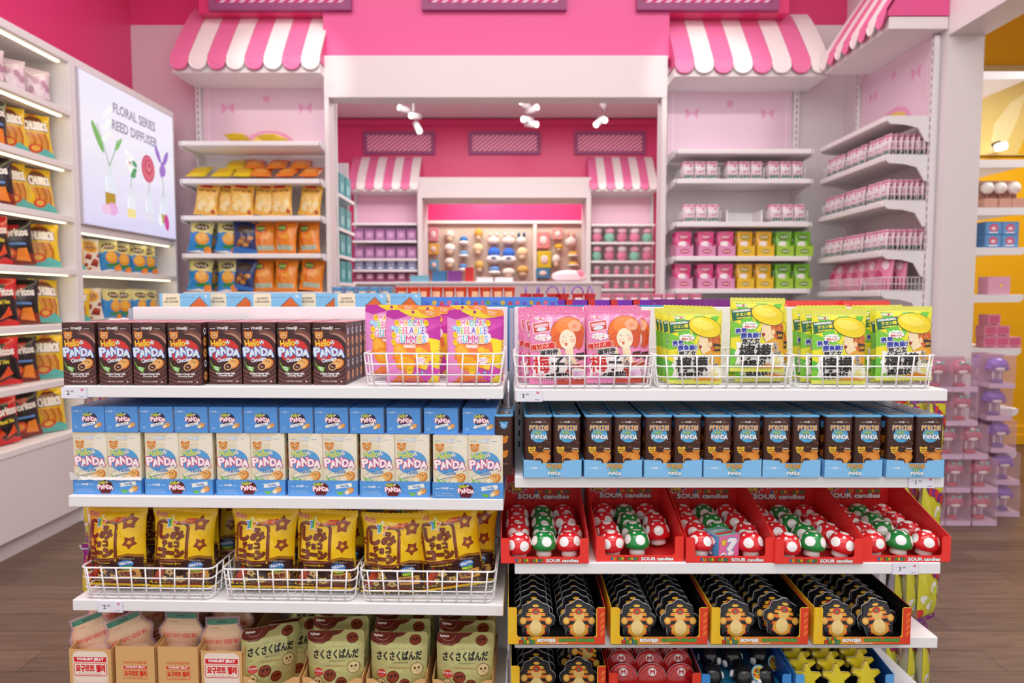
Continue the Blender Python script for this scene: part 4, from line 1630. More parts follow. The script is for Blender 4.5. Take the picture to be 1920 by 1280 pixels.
def jelly_pouch():
    mb = MB()
    W, H, T = 0.098, 0.125, 0.03
    prof = [(0, .40), (.02, .45), (.1, .47), (.22, .44), (.36, .39), (.46, .36), (.54, .39), (.64, .47), (.72, .47), (.8, .40), (.88, .34), (1, .34)]
    zs = np.linspace(0, 1, 26)
    hw = np.interp(zs, [p[0] for p in prof], [p[1] for p in prof]) * W
    us = np.linspace(-1, 1, 15)

    def P(x, z, off, side=-1):
        z = np.clip(z, 0, H)
        h = np.interp(z / H, zs, hw)
        u = np.clip(x / h, -1, 1)
        t = T / 2 * (1 - np.abs(u) ** 2.2) ** .6 * np.clip(1.02 - (z / H) ** 3, 0, 1) * np.clip(z / .006, 0, 1) ** .5
        return np.stack([u * h, side * (t + .0002 + off), z], 1)
    X = np.array([[u * h for u in us] for h in hw])
    Z = np.array([[z * H] * len(us) for z in zs])
    m_ = len(us)
    fr = [(j * m_ + i, j * m_ + i + 1, (j + 1) * m_ + i + 1, (j + 1) * m_ + i) for j in range(len(zs) - 1) for i in range(m_ - 1)]
    mb.add(P(X.ravel(), Z.ravel(), 0), fr, 'dfb08e', smooth=True)
    mb.add(P(X.ravel(), Z.ravel(), 0, 1), [tuple(reversed(q)) for q in fr], 'dcae8c', smooth=True)
    a = Art()
    a.rect(-33, 100, 33, 125, 'd9b590')
    a.rect(-33, 114, 33, 125, '2f7a5c')
    a.rrect(-10, 118, 10, 121, 1.4, '1f3a30')
    a.text('LOTTE', -14, 107, w=16, h=3.2, col='d2362e')
    for k in range(5):
        a.rect(-45, 90 + k * 2.2, 45, 91 + k * 2.2, 'e7c8a2')
    a.text('요구르트가 들어간 상콤달콤 젤리', 0, 80, w=72, h=9, col='d8362e', bold=.25)
    a.ell(0, 38, 34, 26, 'e9c4ac')
    a.rrect(-32, 32, 32, 44, 1, 'd8262c')
    a.text('YOGURT JELLY', 0, 38, w=54, h=6.5, col='ffffff', bold=.3)
    a.text('요구르트 젤리', 0, 20, w=56, h=13, col='d8262c', bold=.7)
    mb.art(a, lambda x, z, o: P(x, z, o * 2.4), L=.006, smooth=True)
    o = mb.build('jelly_pouch', 'film')
    o['category'] = 'sweets pouch'
    # clear welded edge round the pouch
    e = MB()
    out = [(h + .0045, z * H) for h, z in zip(hw, zs)] + [(hw[-1] + .0045, H + .005)]
    pts = [(x, z) for x, z in out] + [(-x, z) for x, z in reversed(out)]
    e.prism(pts, .0002, .0006, 'f0e6e2')
    e.build('clear_edge', 'clear_plastic', o)
    return o


def tan_tray(W, D, Hf, kind, hb=0.105):
    root = thing('display_tray', 'tan shelf tray', 'tray')
    th = 0.001
    c = 'dcae72'
    mb = MB()
    mb.box(-W / 2, W / 2, 0, D, 0, th, c)
    mb.box(-W / 2, W / 2, D - th, D, th, hb, c)
    for sx in (-1, 1):
        x = sx * W / 2
        x2 = x - sx * th
        pts = [(0.0, th), (D - th, th), (D - th, hb), (0.05, Hf + .012), (0.0, Hf)]
        v = [(x, y, z) for y, z in pts] + [(x2, y, z) for y, z in pts]
        f = [tuple(range(5)), tuple(5 + i for i in reversed(range(5)))] + [(i, 5 + i, 5 + (i + 1) % 5, (i + 1) % 5) for i in range(5)]
        mb.add(v, f, c)
    n = 28
    if kind == 'dip':
        hs = [Hf - .019 * (math.sin(PI * min(1, max(0, (i / n - .12) / .76))) ** .9) for i in range(n + 1)]
    else:
        hs = [Hf + (0.0011 if i % 2 else 0) for i in range(n + 1)]
    v, f = [], []
    for i in range(n + 1):
        x = -W / 2 + W * i / n
        v += [(x, 0, th), (x, 0, hs[i]), (x, th, th), (x, th, hs[i])]
    for i in range(n):
        k = 4 * i
        f += [(k, k + 4, k + 5, k + 1), (k + 6, k + 2, k + 3, k + 7), (k + 1, k + 5, k + 7, k + 3)]
    mb.add(v, f, c)
    a = Art()
    h = Hf * 1000
    if kind == 'big':
        a.rrect(-38, h - 88, 38, h - 3, 12, 'efd6c0')
        a.rrect(-36, h - 70, 36, h - 5, 12, 'f3e2d4')
        a.rect(-35, h - 27, 35, h - 16, 'd9242c')
        a.text('YOGURT JELLY', 0, h - 21.5, w=58, h=6.6, col='ffffff', bold=.5)
        a.frame(-36, h - 58, 36, h - 29, 5, 1.5, 'd9242c')
        a.text('요구르트 젤리', 0, h - 41, w=62, h=15, col='d9242c', bold=1.0)
        a.text('퍼스트퍼 요구르트를 사용했습니다', 0, h - 54, w=52, h=3.6, col='c8484a')
    elif kind == 'small':
        a.text('요구르트가 들어간 상콤달콤 젤리', 0, h - 35, w=50, h=6, col='d2452e', bold=.12)
        a.rect(-25, h - 48, 25, h - 42, 'd9242c')
        a.text('YOGURT JELLY', 0, h - 45, w=43, h=4.4, col='ffffff', bold=.3)
        a.frame(-26, h - 71, 26, h - 50, 3, .9, 'd9362c')
        a.text('요구르트 젤리', 0, h - 59, w=46, h=11, col='d9362c', bold=.7)
        a.text('퍼스트퍼 요구르트를 사용했습니다', 0, h - 68, w=36, h=2.4, col='c8584a')
    else:
        a.text('Kabaya', -40, h - 10, w=12, h=4.4, col='f6e8d0', bold=.2)
        a.ell(-36, h - 26, 16, 11, '5a1c14')
        a.text('さくさくUP', -36, h - 25, w=26, h=8, col='ffffff', bold=.5)
        a.text('さくさくぱんだ', 8, h - 30, w=62, h=10, col='5a2a1a', bold=.8)
    mb.front(a, 0)
    mb.build('tray', 'board', root)
    return root


ZB = ZGL[3]
TG = 'tan trays on the lowest visible left shelf'
HT = 0.114
big, small = Proto(tan_tray(0.0905, 0.21, HT, 'big', .15)), Proto(tan_tray(0.0865, 0.21, HT + .008, 'small', .15))
JEL = Proto(jelly_pouch())
lab = ['tan tray with a large red YOGURT JELLY print, at the left end of the shelf', 'tan tray with a small red yogurt jelly print, left one of the two plain trays',
       'tan tray with a small red yogurt jelly print, right one of the two plain trays', 'tan tray with a large red YOGURT JELLY print, right of the plain trays']
for i, (x0, x1) in enumerate(((128, 211), (214, 293), (294, 373.5), (374.5, 457))):
    Y = 1.386
    (big if i in (0, 3) else small).put(Lp(xL((x0 + x1) / 2, 1250, Y), Y, ZB + .0004), PHI, lab[i], TG)
JG = 'yogurt jelly pouches in the tan trays'
for px, Y, z, rx, ry, rz, lab in ((196, 1.418, .050, -.12, -.36, .12, 'bottle shaped jelly pouch lying aslant out of the left tray'),
                                  (214, 1.485, .060, -.1, -.30, -.1, 'bottle shaped jelly pouch standing behind the slanting one'),
                                  (268, 1.425, .050, -.1, -.34, .3, 'bottle shaped jelly pouch leaning in the left plain tray'),
                                  (284, 1.500, .055, -.05, -.1, .9, 'bottle shaped jelly pouch turned edge-on in the left plain tray'),
                                  (336, 1.425, .050, -.08, .02, .0, 'bottle shaped jelly pouch upright in the right plain tray'),
                                  (417, 1.420, .040, -.08, -.02, .05, 'bottle shaped jelly pouch upright in front of the fourth tray'),
                                  (432, 1.480, .055, -.06, .06, -.1, 'bottle shaped jelly pouch at the back of the fourth tray'),
                                  (345, 1.520, .05, -.05, .05, .1, 'bottle shaped jelly pouch at the back of the right plain tray')):
    JEL.put(Lp(xL(px, 1200, Y), Y, ZB + z), (rx, ry, PHI + rz), lab, JG)


# ---- olive chocolate biscuit pouches
def round_biscuit(a, x, y, r, dark):
    if dark:
        a.ell(x, y, r, r * .9, '5c1f12', .2)
        a.ell(x, y, r * .9, r * .8, '8a3a20', .2)
        a.ell(x - r * .3, y + r * .1, r * .25, r * .2, '4a160c')
        a.ell(x + r * .35, y + r * .2, r * .25, r * .2, '4a160c')
    else:
        a.ell(x, y, r, r * .95, '5c2a18')
        a.ell(x, y, r * .9, r * .86, 'e8d49a')
        a.ell(x - r * .3, y + r * .15, r * .16, r * .2, '5c2a18', .5)
        a.ell(x + r * .3, y + r * .2, r * .16, r * .2, '5c2a18', -.5)
        a.ell(x + r * .05, y - r * .25, r * .1, r * .08, '5c2a18')


def olive_art():
    a = Art()
    H = 142
    a.rect(-64, 0, 64, H, 'c3bf7e')
    a.poly([(-64, 0), (-20, 0), (-40, 60), (-64, 70)], 'b3b06c')
    a.poly([(-62, 143), (20, 143), (8, 134), (-6, 130), (-14, 120), (-28, 113), (-46, 114), (-62, 124)], '6d2418')
    a.arc(-34, 134, 22, 14, 190, 350, 2.2, '8f4a3a')
    a.arc(-36, 138, 16, 14, 190, 350, 1.6, 'c9988a')
    a.arc(-38, 128, 26, 12, 180, 330, 1.4, 'b07a6a')
    a.text('Kabaya', -44, 134, w=19, h=6, col='f7efe6', bold=.4)
    a.ell(-4, 136, 2.5, 2.5, '3f3a20')
    round_biscuit(a, 35, 125, 13, True)
    a.text('サクッとたのしく、楽しいおいしい', 6, 107, w=46, h=3, col='7a4a2a')
    a.text('さくさくぱんだ', 1, 93, w=96, h=18, col='24201a', bold=.9, rot=.02)
    a.text('Sakusakupanda', 4, 79, w=34, h=5, col='4a4a30', shear=.4)
    a.text('ミルク & ほろにがチョコ', 2, 69, w=44, h=3.8, col='b0582a', bold=.1)
    a.burst(-36, 56, 11, 9, 'd9302a', 14, .9)
    a.text('さくさくUP', -36, 58, w=17, h=4.6, col='ffffff', bold=.25)
    a.text('おいしさ', -36, 52, w=10, h=3, col='ffffff')
    round_biscuit(a, 40, 66, 14, False)
    round_biscuit(a, -11, 50, 14, True)
    round_biscuit(a, 14, 36, 12, True)
    round_biscuit(a, -38, 34, 13, False)
    return a


oa = olive_art()
OLV = [src_bag('biscuit_pouch', 'sweets pouch', 'foil', W=0.122, H=0.142, T=0.036, art=oa, col='c3bf7e', seed=s, doy=True, zig=False, corner=0.007, flat_top=0.026, pinch=.03, wr=1.1) for s in (2, 9)]
dip = Proto(tan_tray(0.1275, 0.21, 0.060, 'dip', .055))
OG = 'olive biscuit pouches in the tan trays'
nm = ['left tray', 'second tray', 'third tray', 'right tray']
for i, (x0, x1) in enumerate(((449, 561), (565, 680), (682, 802), (806, 928))):
    Y = 1.386
    xc = xL((x0 + x1) / 2, 1260, Y)
    dip.put(Lp(xc, Y, ZB + .0004), PHI, 'tan dipped tray of olive biscuit pouches, ' + ['left one of four', 'second from the left of four', 'third from the left of four', 'right one of four'][i], TG)
    if i == 0:
        for dx, dy, dz, rx, ry, rz, lab in ((-.022, .040, .004, -.05, .10, .55, 'olive biscuit pouch twisted at the left of the left tray'),
                                            (.016, .080, .0, -.08, .08, .45, 'olive biscuit pouch twisted in the middle of the left tray'),
                                            (.012, .135, .034, -.12, .5, .0, 'olive biscuit pouch lying over at the back of the left tray')):
            OLV[1].put(Lp(xc + dx, Y + dy, ZB + .0018 + dz), (rx, ry, PHI + rz), lab, OG)
    else:
        for r in range(4):
            OLV[(i + r) % 2].put(Lp(xc + (.002, .003, -.002, .004)[r], Y + .026 + r * .036, ZB + .003 + (.004 + .012 * r) * (1.1 if i == 1 else .8)), (-.04, 0.01 * (i - 2), PHI + .02 * (r - 1)),
                                 'olive biscuit pouch in the ' + nm[i] + (', at the front' if r == 0 else ', ' + ORD[r + 1] + ' from the front'), OG)

# ================================================================ right bay
# ---- pink plum and yellow lemon sweets packets
def dots(a, x0, x1, y0, y1, p, r, col):
    j = 0
    y = y0
    while y <= y1:
        x = x0 + (p / 2 if j % 2 else 0)
        while x <= x1:
            a.ell(x, y, r, r, col, n=6)
            x += p
        y += p * .55
        j += 1


def jag(a, x0, y0, x1, y1, col, seed, n=16):
    r_ = random.Random(seed)
    pts = []
    for i in range(n):
        an = 2 * PI * i / n
        k = 1 - (.14 if i % 2 else 0) * r_.uniform(.4, 1.2)
        c_, s_ = math.cos(an), math.sin(an)
        q = 1 / max(abs(c_), abs(s_)) ** .8
        pts.append(((x0 + x1) / 2 + (x1 - x0) / 2 * c_ * q * k, (y0 + y1) / 2 + (y1 - y0) / 2 * s_ * q * k))
    a.poly(pts, col)


def plum_art():
    a = Art()
    H = 155
    a.rect(-60, 0, 60, H, 'f08fc0')
    for k in range(5):
        a.poly([(-10, 90), (-70 + k * 40, 170), (-50 + k * 40, 170)], 'f6b4d6')
    a.poly([(-60, 60), (-60, 20), (20, 60)], 'e565a8')
    a.rect(-60, 142, 60, H, 'ec6aab')
    a.rect(-60, 0, 60, 9, 'ec6aab')
    dots(a, -58, 58, 144, 154, 5, .95, 'fde8f2')
    dots(a, -58, 58, 2, 8, 5, .95, 'fde8f2')
    a.text('RIBON', -37, 138, w=20, h=4.6, col='fbeaf0', bold=.3, out='c84a6a', ow=.35)
    a.ell(-35, 138, 2.2, 2.2, 'd8352f')
    # stamp
    a.poly([(-53, 128), (-16, 134), (-13, 112), (-50, 105)], 'fbe3ea')
    a.poly([(-51, 126.5), (-17.5, 132), (-15, 113.5), (-48, 107)], 'd2453f')
    a.poly([(-48, 124), (-20, 128.5), (-18.5, 122), (-47, 117.5)], 'f3c3cf')
    a.ell(-33, 115.5, 11, 4, 'dbe6f4', .15)
    # woman with round orange hair
    a.ell(22, 108, 36, 34, '3a2a2a', .2, n=28)
    a.ell(22, 108, 35.2, 33.2, 'ef6f28', .2, n=28)
    a.ell(24, 122, 28, 15, 'f58a3c', .1)
    a.ell(4, 92, 16, 15, 'e2602a')
    a.ell(46, 96, 10, 22, 'd8522a')
    a.poly([(16, 80), (32, 80), (36, 56), (44, 44), (8, 44), (18, 60)], 'f6e2b8')
    a.ell(22, 94, 17.5, 21, 'f9ecd0', .12, n=24)
    a.ell(33, 93, 5.5, 5, 'f6c6ac')
    a.ell(12, 90, 4, 4, 'f7d2b8')
    a.stroke([(9, 101), (14, 99), (18, 100)], 1.0, '6a5a4a', True)
    a.stroke([(25, 101), (29, 100), (34, 102)], 1.0, '6a5a4a', True)
    a.stroke([(10, 105), (17, 102.5)], .8, '8a7a6a', True)
    a.stroke([(26, 103), (35, 106)], .8, '8a7a6a', True)
    a.stroke([(20, 97), (18.5, 91), (21, 90.5)], .8, 'b59a7a', True)
    a.ell(18.5, 85.5, 3, 1.8, 'd8502f')
    a.ell(18.5, 83, 2.4, 1.4, 'e2684a')
    for q in range(5):
        a.ell(36 + 8 * math.cos(q * 1.257 + .4), 122 + 7 * math.sin(q * 1.257 + .4), 7, 6, 'f8b48e')
    a.ell(36, 122, 5, 4.5, 'f39a6e')
    a.poly([(4, 78), (8, 68), (10, 50), (-2, 50), (-4, 64)], 'f3dcb0')
    a.poly([(44, 44), (60, 40), (60, 0), (0, 0), (6, 40)], 'c8452c')
    for k in range(3):
        a.stroke([(34 + k * 2, 50 - k * 7), (60, 58 - k * 7)], 1.6, 'f7d8c0')
    a.poly([(40, 66), (58, 68), (60, 54), (46, 52), (38, 58)], '2c2426')
    a.text('酸味', 49, 60, w=13, h=6, col='c8452c', bold=.2)
    a.burst(-30, 98, 20, 8, 'fdf3f6', 11, .8)
    a.text('あんただれ', -31, 100, w=24, h=4.2, col='5a4a4a', rot=.1)
    a.text('すきよ ♥', -31, 94.5, w=20, h=3.6, col='d2453f', rot=.1)
    a.text('梅対応編!', -30, 80, w=52, h=11.5, col='d8262c', rot=.14, bold=.7, out='fbe0c8', ow=1.2)
    a.text('道明寺', -17, 67.5, w=38, h=11, col='2c2a2e', rot=.13, bold=.7, out='fdf3f6', ow=1.2)
    jag(a, -54, 14, 22, 60, 'fbf3f4', 3)
    a.text('梅', -33, 43, w=33, h=36, col='d8262c', bold=.9, rot=.05)
    a.text('子', 2, 44, w=26, h=34, col='35343a', bold=1.3, rot=-.03)
    a.text('ウ', 22, 56, w=8, h=8, col='2c2a2e', bold=.5, out='fdf3f6', ow=.8)
    a.text('メ', 26, 46, w=8, h=8, col='2c2a2e', bold=.5, out='fdf3f6', ow=.8)
    a.text('コ', 27, 36, w=8, h=7, col='2c2a2e', bold=.5, out='fdf3f6', ow=.8)
    a.burst(-36, 17, 13, 8, 'f3a0c0', 8, .6)
    a.text('の挑戦状!', 0, 19, w=48, h=11, col='2c2a2e', bold=.8, rot=.08, out='fdf3f6', ow=1.0)
    jag(a, 30, 12, 58, 36, 'f6f0f6', 8, 18)
    a.ell(40, 22, 6.5, 7, 'e7b8dc')
    a.ell(50, 24, 6, 7, 'eec8e4')
    return a


def lemon_art():
    a = Art()
    H = 155
    a.rect(-60, 0, 60, H, 'eee62c')
    for (x0, x1, x2, x3) in ((-46, -26, -16, -6), (-2, 20, 10, -4), (34, 52, 40, 24)):
        a.poly([(x0, 144), (x1, 144), (x3, 90), (x2 - 20, 96)], '6cc83e')
    a.poly([(-60, 108), (0, 84), (-60, 70)], '7ccc3c')
    a.poly([(-60, 52), (-60, 10), (-20, 34)], '5cc040')
    a.poly([(-56, 30), (-60, 0), (-20, 0), (-10, 26)], '7ccc3c')
    a.rect(-60, 143, 60, H, 'e2e23a')
    a.rect(-60, 0, 60, 9, 'e2e23a')
    dots(a, -58, 58, 145, 154, 4.6, .8, 'fbfbd8')
    dots(a, -58, 58, 2, 8, 4.6, .8, 'fbfbd8')
    a.text('RIBON', -34, 138, w=22, h=4.6, col='fdf6e8', bold=.3, out='b8342a', ow=.35)
    a.ell(-31, 138, 2.2, 2.2, 'd8352f')
    a.poly([(-56, 129), (-14, 134), (-6, 118), (-54, 105)], '1f6b4a')
    a.text('DONDON!DONDON!', -34, 127.5, w=38, h=4.6, col='f4f6e8', rot=.1, bold=.3)
    a.text('クエン酸', -32, 120, w=30, h=6.5, col='f0e23c', rot=.1, bold=.4)
    a.stroke([(-46, 111), (-32, 112.6), (-18, 114)], 2.4, 'e2d83a')
    # man shouting, a lemon for hair
    a.poly([(14, 64), (30, 74), (46, 76), (60, 70), (60, 40), (6, 40)], 'e9a92c')
    a.poly([(8, 72), (14, 62), (34, 74), (40, 96), (24, 104), (8, 102), (4, 92), (6, 88), (1, 84), (7, 82)], 'f6dfb4')
    a.stroke([(4, 92), (6, 88), (1, 84), (7, 82), (8, 72), (14, 64)], .9, '4a3a28')
    a.ell(9, 79.5, 3.2, 5, '9c2c24', -.2)
    a.ell(9.6, 82.5, 2.2, 1.3, 'fbf3e8')
    a.stroke([(7, 96), (14, 95)], 1.1, '4a3a28', True)
    a.stroke([(7, 92), (13, 93)], .9, '4a3a28', True)
    a.ell(40, 92, 15, 24, 'd8692a', .15)
    rr = random.Random(2)
    for k in range(60):
        an, q = rr.uniform(0, 6.28), rr.uniform(.2, 1)
        x, y = 41 + 14 * q * math.cos(an), 92 + 22 * q * math.sin(an)
        a.stroke([(x - 1.3, y - .8), (x + 1.3, y + .8)], .9, '8a3418' if k % 2 else 'f0b04a')
    a.ell(30, 84, 4.2, 6, 'f3d2a0')
    a.ell(20, 119, 37, 21, '2c2a1e', -.22, n=28)
    a.poly([(-20, 132), (-10, 120), (-8, 128)], '2c2a1e')
    a.ell(20, 119, 36, 20, 'f3d91e', -.22, n=28)
    a.ell(14, 124, 24, 10, 'f8e65a', -.22)
    for k in range(40):
        an, q = rr.uniform(0, 6.28), rr.uniform(.1, .9)
        a.ell(24 + 28 * q * math.cos(an), 114 + 12 * q * math.sin(an), .5, .5, 'c9a41a', n=5)
    a.burst(-20, 97, 18, 9, 'fbfbf4', 11, .78)
    a.text('お前の勇気', -20, 99.5, w=22, h=4, col='4a4a4a', rot=-.05)
    a.text('勝負だぜ!!', -20, 94, w=22, h=4.4, col='d2322c', bold=.2)
    a.text('男気', -38, 85.5, w=22, h=10.5, col='2f3fa8', bold=.6, out='fbfbf4', ow=1.0, rot=.1)
    a.text('勝負編!!', -18, 76.5, w=40, h=11, col='2f3fa8', bold=.6, out='fbfbf4', ow=1.0, rot=.06)
    jag(a, -50, 14, 34, 64, 'fbfaf4', 5)
    a.text('早乙女', -18, 64, w=36, h=12, col='2c2a2e', bold=.7, out='fbfaf4', ow=1.4, rot=.1)
    a.text('檸檬', -8, 42, w=66, h=31, col='2a292c', bold=.8, rot=.04)
    for q, ch in enumerate('レモンの'):
        a.text(ch, 36 + (q > 2) * 9, 60 - min(q, 2.2) * 9, w=7.5, h=7.5, col='2c2a2e', bold=.5, out='fbfaf4', ow=.8)
    a.text('挑戦状!', -10, 19, w=50, h=12.5, col='2c2a2e', bold=.9, out='fbfaf4', ow=1.2, rot=.06)
    jag(a, 24, 12, 58, 38, 'f7f6ee', 9, 20)
    a.ell(40, 24, 9, 9, 'f3ea9a')
    a.ell(44, 27, 4, 4, 'fbf6cc')
    a.poly([(36, 86), (56, 84), (54, 70), (42, 70)], '35302c')
    a.text('酸味', 47, 77, w=12, h=6, col='e9a92c', bold=.2)
    a.poly([(-4, 9), (20, 18), (52, 11), (56, 9)], 'ef9a2c')
    return a


PLUM = [src_bag('sweets_packet', 'sweets packet', 'film', W=0.115, H=0.155, T=0.022, art=plum_art(), col='ee86ba', back='d65c98', seed=s, seal=.011, pinch=.03, wr=.9) for s in (1, 6)]
LEM = [src_bag('sweets_packet', 'sweets packet', 'film', W=0.114, H=0.155, T=0.022, art=lemon_art(), col='e6df30', back='c9c420', seed=s, seal=.011, pinch=.03, wr=.9) for s in (2, 7)]
zb = ZGR[0] + 0.0055
BR = 'wire baskets on the right bay'
for px, lab in ((1096, 'white wire basket of pink plum sweets packets'), (1362, 'white wire basket of lemon sweets packets, the left one'), (1624, 'white wire basket of lemon sweets packets, at the right end')):
    Y = 1.386
    BASKET.put((xat(px, 700, Y), Y, ZGR[0] + .0003), 0, lab, BR)
PG, LG = 'pink plum sweets packets', 'yellow lemon sweets packets'
for i, (px, Y, dz, rz, ry, lab) in enumerate(((1045, 1.402, 0, -.03, .0, 'front left in the basket'), (1030, 1.428, .003, .0, .02, 'second in the left row'), (1022, 1.455, .008, .03, .0, 'third in the left row'),
                                              (1034, 1.480, .009, -.02, .0, 'fourth in the left row'), (1025, 1.507, .008, 0, -.03, 'fifth in the left row'), (1042, 1.535, .010, 0, .03, 'last in the left row'),
                                              (1152, 1.404, .004, .03, .0, 'front right in the basket'), (1168, 1.430, .0, .06, .03, 'second in the right row, sticking out to the right'),
                                              (1150, 1.458, .011, -.04, -.02, 'third in the right row'), (1145, 1.485, .014, .0, .0, 'fourth in the right row'), (1152, 1.512, .010, .0, .02, 'fifth in the right row'))):
    PLUM[i % 2].put((xat(px, 650, Y), Y + .008, zb + dz * .7), (-.05, ry, rz), 'pink plum sweets packet, ' + lab, PG, True)
rows = ((1304, 0, 1.404, 'front left in the left basket'), (1296, .003, 1.430, 'second from the front at left in the left basket'), (1288, .005, 1.458, 'third from the front at left in the left basket'),
        (1282, .006, 1.486, 'fourth from the front at left in the left basket'), (1290, .010, 1.515, 'at the back left of the left basket'),
        (1422, .032, 1.404, 'front right in the left basket, raised highest'), (1432, .002, 1.430, 'under the raised one in the left basket'), (1418, .004, 1.470, 'third from the front at right in the left basket'), (1420, .006, 1.510, 'at the back right of the left basket'),
        (1577, .0, 1.404, 'front left in the right basket'), (1556, .003, 1.432, 'second from the front at left in the right basket'), (1540, .006, 1.460, 'third from the front at left in the right basket'), (1545, .012, 1.490, 'fourth from the front at left in the right basket'),
        (1700, .010, 1.404, 'front right in the right basket'), (1690, .002, 1.432, 'second from the front at right in the right basket'), (1668, .010, 1.480, 'third from the front at right in the right basket'), (1650, .012, 1.525, 'at the back right of the right basket'))
for i, (px, dz, Y, lab) in enumerate(rows):
    LEM[i % 2].put((xat(px, 650, Y), Y + .008, zb + dz * .8), (-.05, rg.uniform(-.03, .03), rg.uniform(-.05, .05)), 'yellow lemon sweets packet, ' + lab, LG, True)


# ---- pretzel tins
def pretzel_logo(a, cx, cy, s, full=True):
    a.ell(cx, cy - 8 * s, 18 * s, 15.5 * s, '4fb0e6', n=24)
    a.word('Pretzel', cx - 20 * s, cx + 20 * s, cy + 9 * s, 11 * s, ['f6b54e'], .5 * s, bold=.45 * s, out='4f94cc' if full else '5a2a16', ow=.7 * s)
    a.text('Hello', cx - 3 * s, cy - 1 * s, w=17 * s, h=7 * s, col='a8cf5c', bold=.3 * s)
    L = [('P', -11, 0), ('A', -5, -.6), ('N', 1, .6), ('D', 7.5, 0), ('A', 13, -.6)]
    for ch, x, y in L:
        a.text(ch, cx + x * 1.15 * s, cy + (-11 + y) * s, w=7 * s, h=9.5 * s, col='ffffff', bold=.5 * s, out='3a5a7a', ow=.5 * s)


def bear_bit(a, x, y, r, c='d9862c'):
    a.ell(x, y, r, r * .95, c, n=14)
    a.ell(x - r * .75, y + r * .7, r * .42, r * .4, c, n=10)
    a.ell(x + r * .75, y + r * .7, r * .42, r * .4, c, n=10)


def pretzel_tin():
    W, D, H, r = 0.0552, 0.0380, 0.122, 0.007
    pts = []
    for (cx, cy, a0) in ((W / 2 - r, D - r, 0), (-W / 2 + r, D - r, 90), (-W / 2 + r, r, 180), (W / 2 - r, r, 270)):
        for i in range(5):
            a = math.radians(a0 + 22.5 * i)
            pts.append((cx + r * math.cos(a), cy + r * math.sin(a)))
    k = len(pts)
    root = None
    mb = MB()
    v = [(x, y, 0) for x, y in pts] + [(x, y, H) for x, y in pts]
    mb.add(v, [(i, (i + 1) % k, k + (i + 1) % k, k + i) for i in range(k)], '43251d', smooth=True)
    mb.add([(x, y, 0) for x, y in pts], [tuple(reversed(range(k)))], '43251d')
    a = Art()
    a.arc(0, 70, 30, 50, 20, 120, 1.5, '7a4430')
    a.arc(0, 40, 30, 26, 200, 330, 1.8, '7a4430')
    a.arc(4, 56, 28, 18, 10, 80, 1.2, '8a5038')
    meiji(a, 0, 112, 12, 'f3eee8', None, .5)
    pretzel_logo(a, 1, 92, .93)
    bear_bit(a, -13, 54, 7, 'f0c23c')
    a.text('Sweet', -13, 56.5, w=9, h=3, col='6a3a18', bold=.15)
    a.text('& Savory', -13, 52, w=10, h=3, col='6a3a18', bold=.15)
    a.text('OPEN', 4, 61, w=8, h=2.4, col='b5794a')
    a.text('Salted', 17, 58, w=11, h=3, col='f3eee8', bold=.15)
    a.text('Pretzel', 17, 53.2, w=14, h=4, col='f0a23a', bold=.3)
    a.text('Shell', 18, 48.6, w=8, h=3, col='f3eee8', bold=.15)
    bear_bit(a, 5, 36, 15, 'd9822a')
    a.ell(16, 40, 9, 9, 'd9822a')
    a.ell(8, 37, 12, 11, 'e69a44')
    a.ell(1, 31, 10.5, 8.5, 'e69a44', -.2)
    a.ell(1, 31, 9.2, 7.2, '5a2a16', -.2)
    a.stroke([(-5, 33), (-1, 29), (4, 27)], 1.2, 'f3dcc8', True)
    a.text('Chocolate', 0, 14, w=34, h=7, col='f6f2ee', bold=.5)
    mb.front(a.clip(-W * 500 + 1.5, 1, W * 500 - 1.5, H * 1000 - 1), 0)
    for f, sx in (('right', 1), ('left', -1)):
        s = Art()
        bear_bit(s, 0, 104, 7.5, '58aee8')
        s.text('Bite', 0, 106, w=7, h=2.6, col='ffffff')
        s.text('Size', 0, 102, w=7, h=2.6, col='ffffff')
        bear_bit(s, 0, 74, 8, 'd9822a')
        bear_bit(s, 0, 44, 8, 'd9822a')
        s.text('Scan for more', 0, 24, w=16, h=1.8, col='e8ddd6')
        getattr(mb, f)(s, sx * W / 2, D / 2)
    o = mb.build('pretzel_tin', 'tin_print')
    o['category'] = 'sweets tin'
    lid = MB()
    e = .0006
    big = [(x * (1 + e * 2 / W) if True else x, y + (e if y > D / 2 else -e), 0) for x, y in pts]
    v = [(x, y, H + .0001) for x, y, _ in big] + [(x, y, H + .003) for x, y, _ in big] + [(x * .95, D / 2 + (y - D / 2) * .93, H + .004) for x, y in pts]
    f = [(i, (i + 1) % k, k + (i + 1) % k, k + i) for i in range(k)] + [(k + i, k + (i + 1) % k, 2 * k + (i + 1) % k, 2 * k + i) for i in range(k)] + [tuple(2 * k + i for i in range(k)), tuple(reversed(range(k)))]
    lid.add(v, f, '6bb8ea')
    t = Art()
    t.rrect(-25, 5, 25, 34, 4, '3f6f92')
    t.ell(-14, 13, 8, 6, '5a3420')
    t.ell(17, 28, 5, 4, '5a3420')
    t.text('Pretzel', 0, 24, w=34, h=8, col='f0a23a', bold=.4)
    t.text('PANDA', 2, 14, w=30, h=8, col='ffffff', bold=.4)
    lid.top(t, H + .0041)
    lid.build('lid', 'tin_print', o)
    return o


TIN = Proto(pretzel_tin())


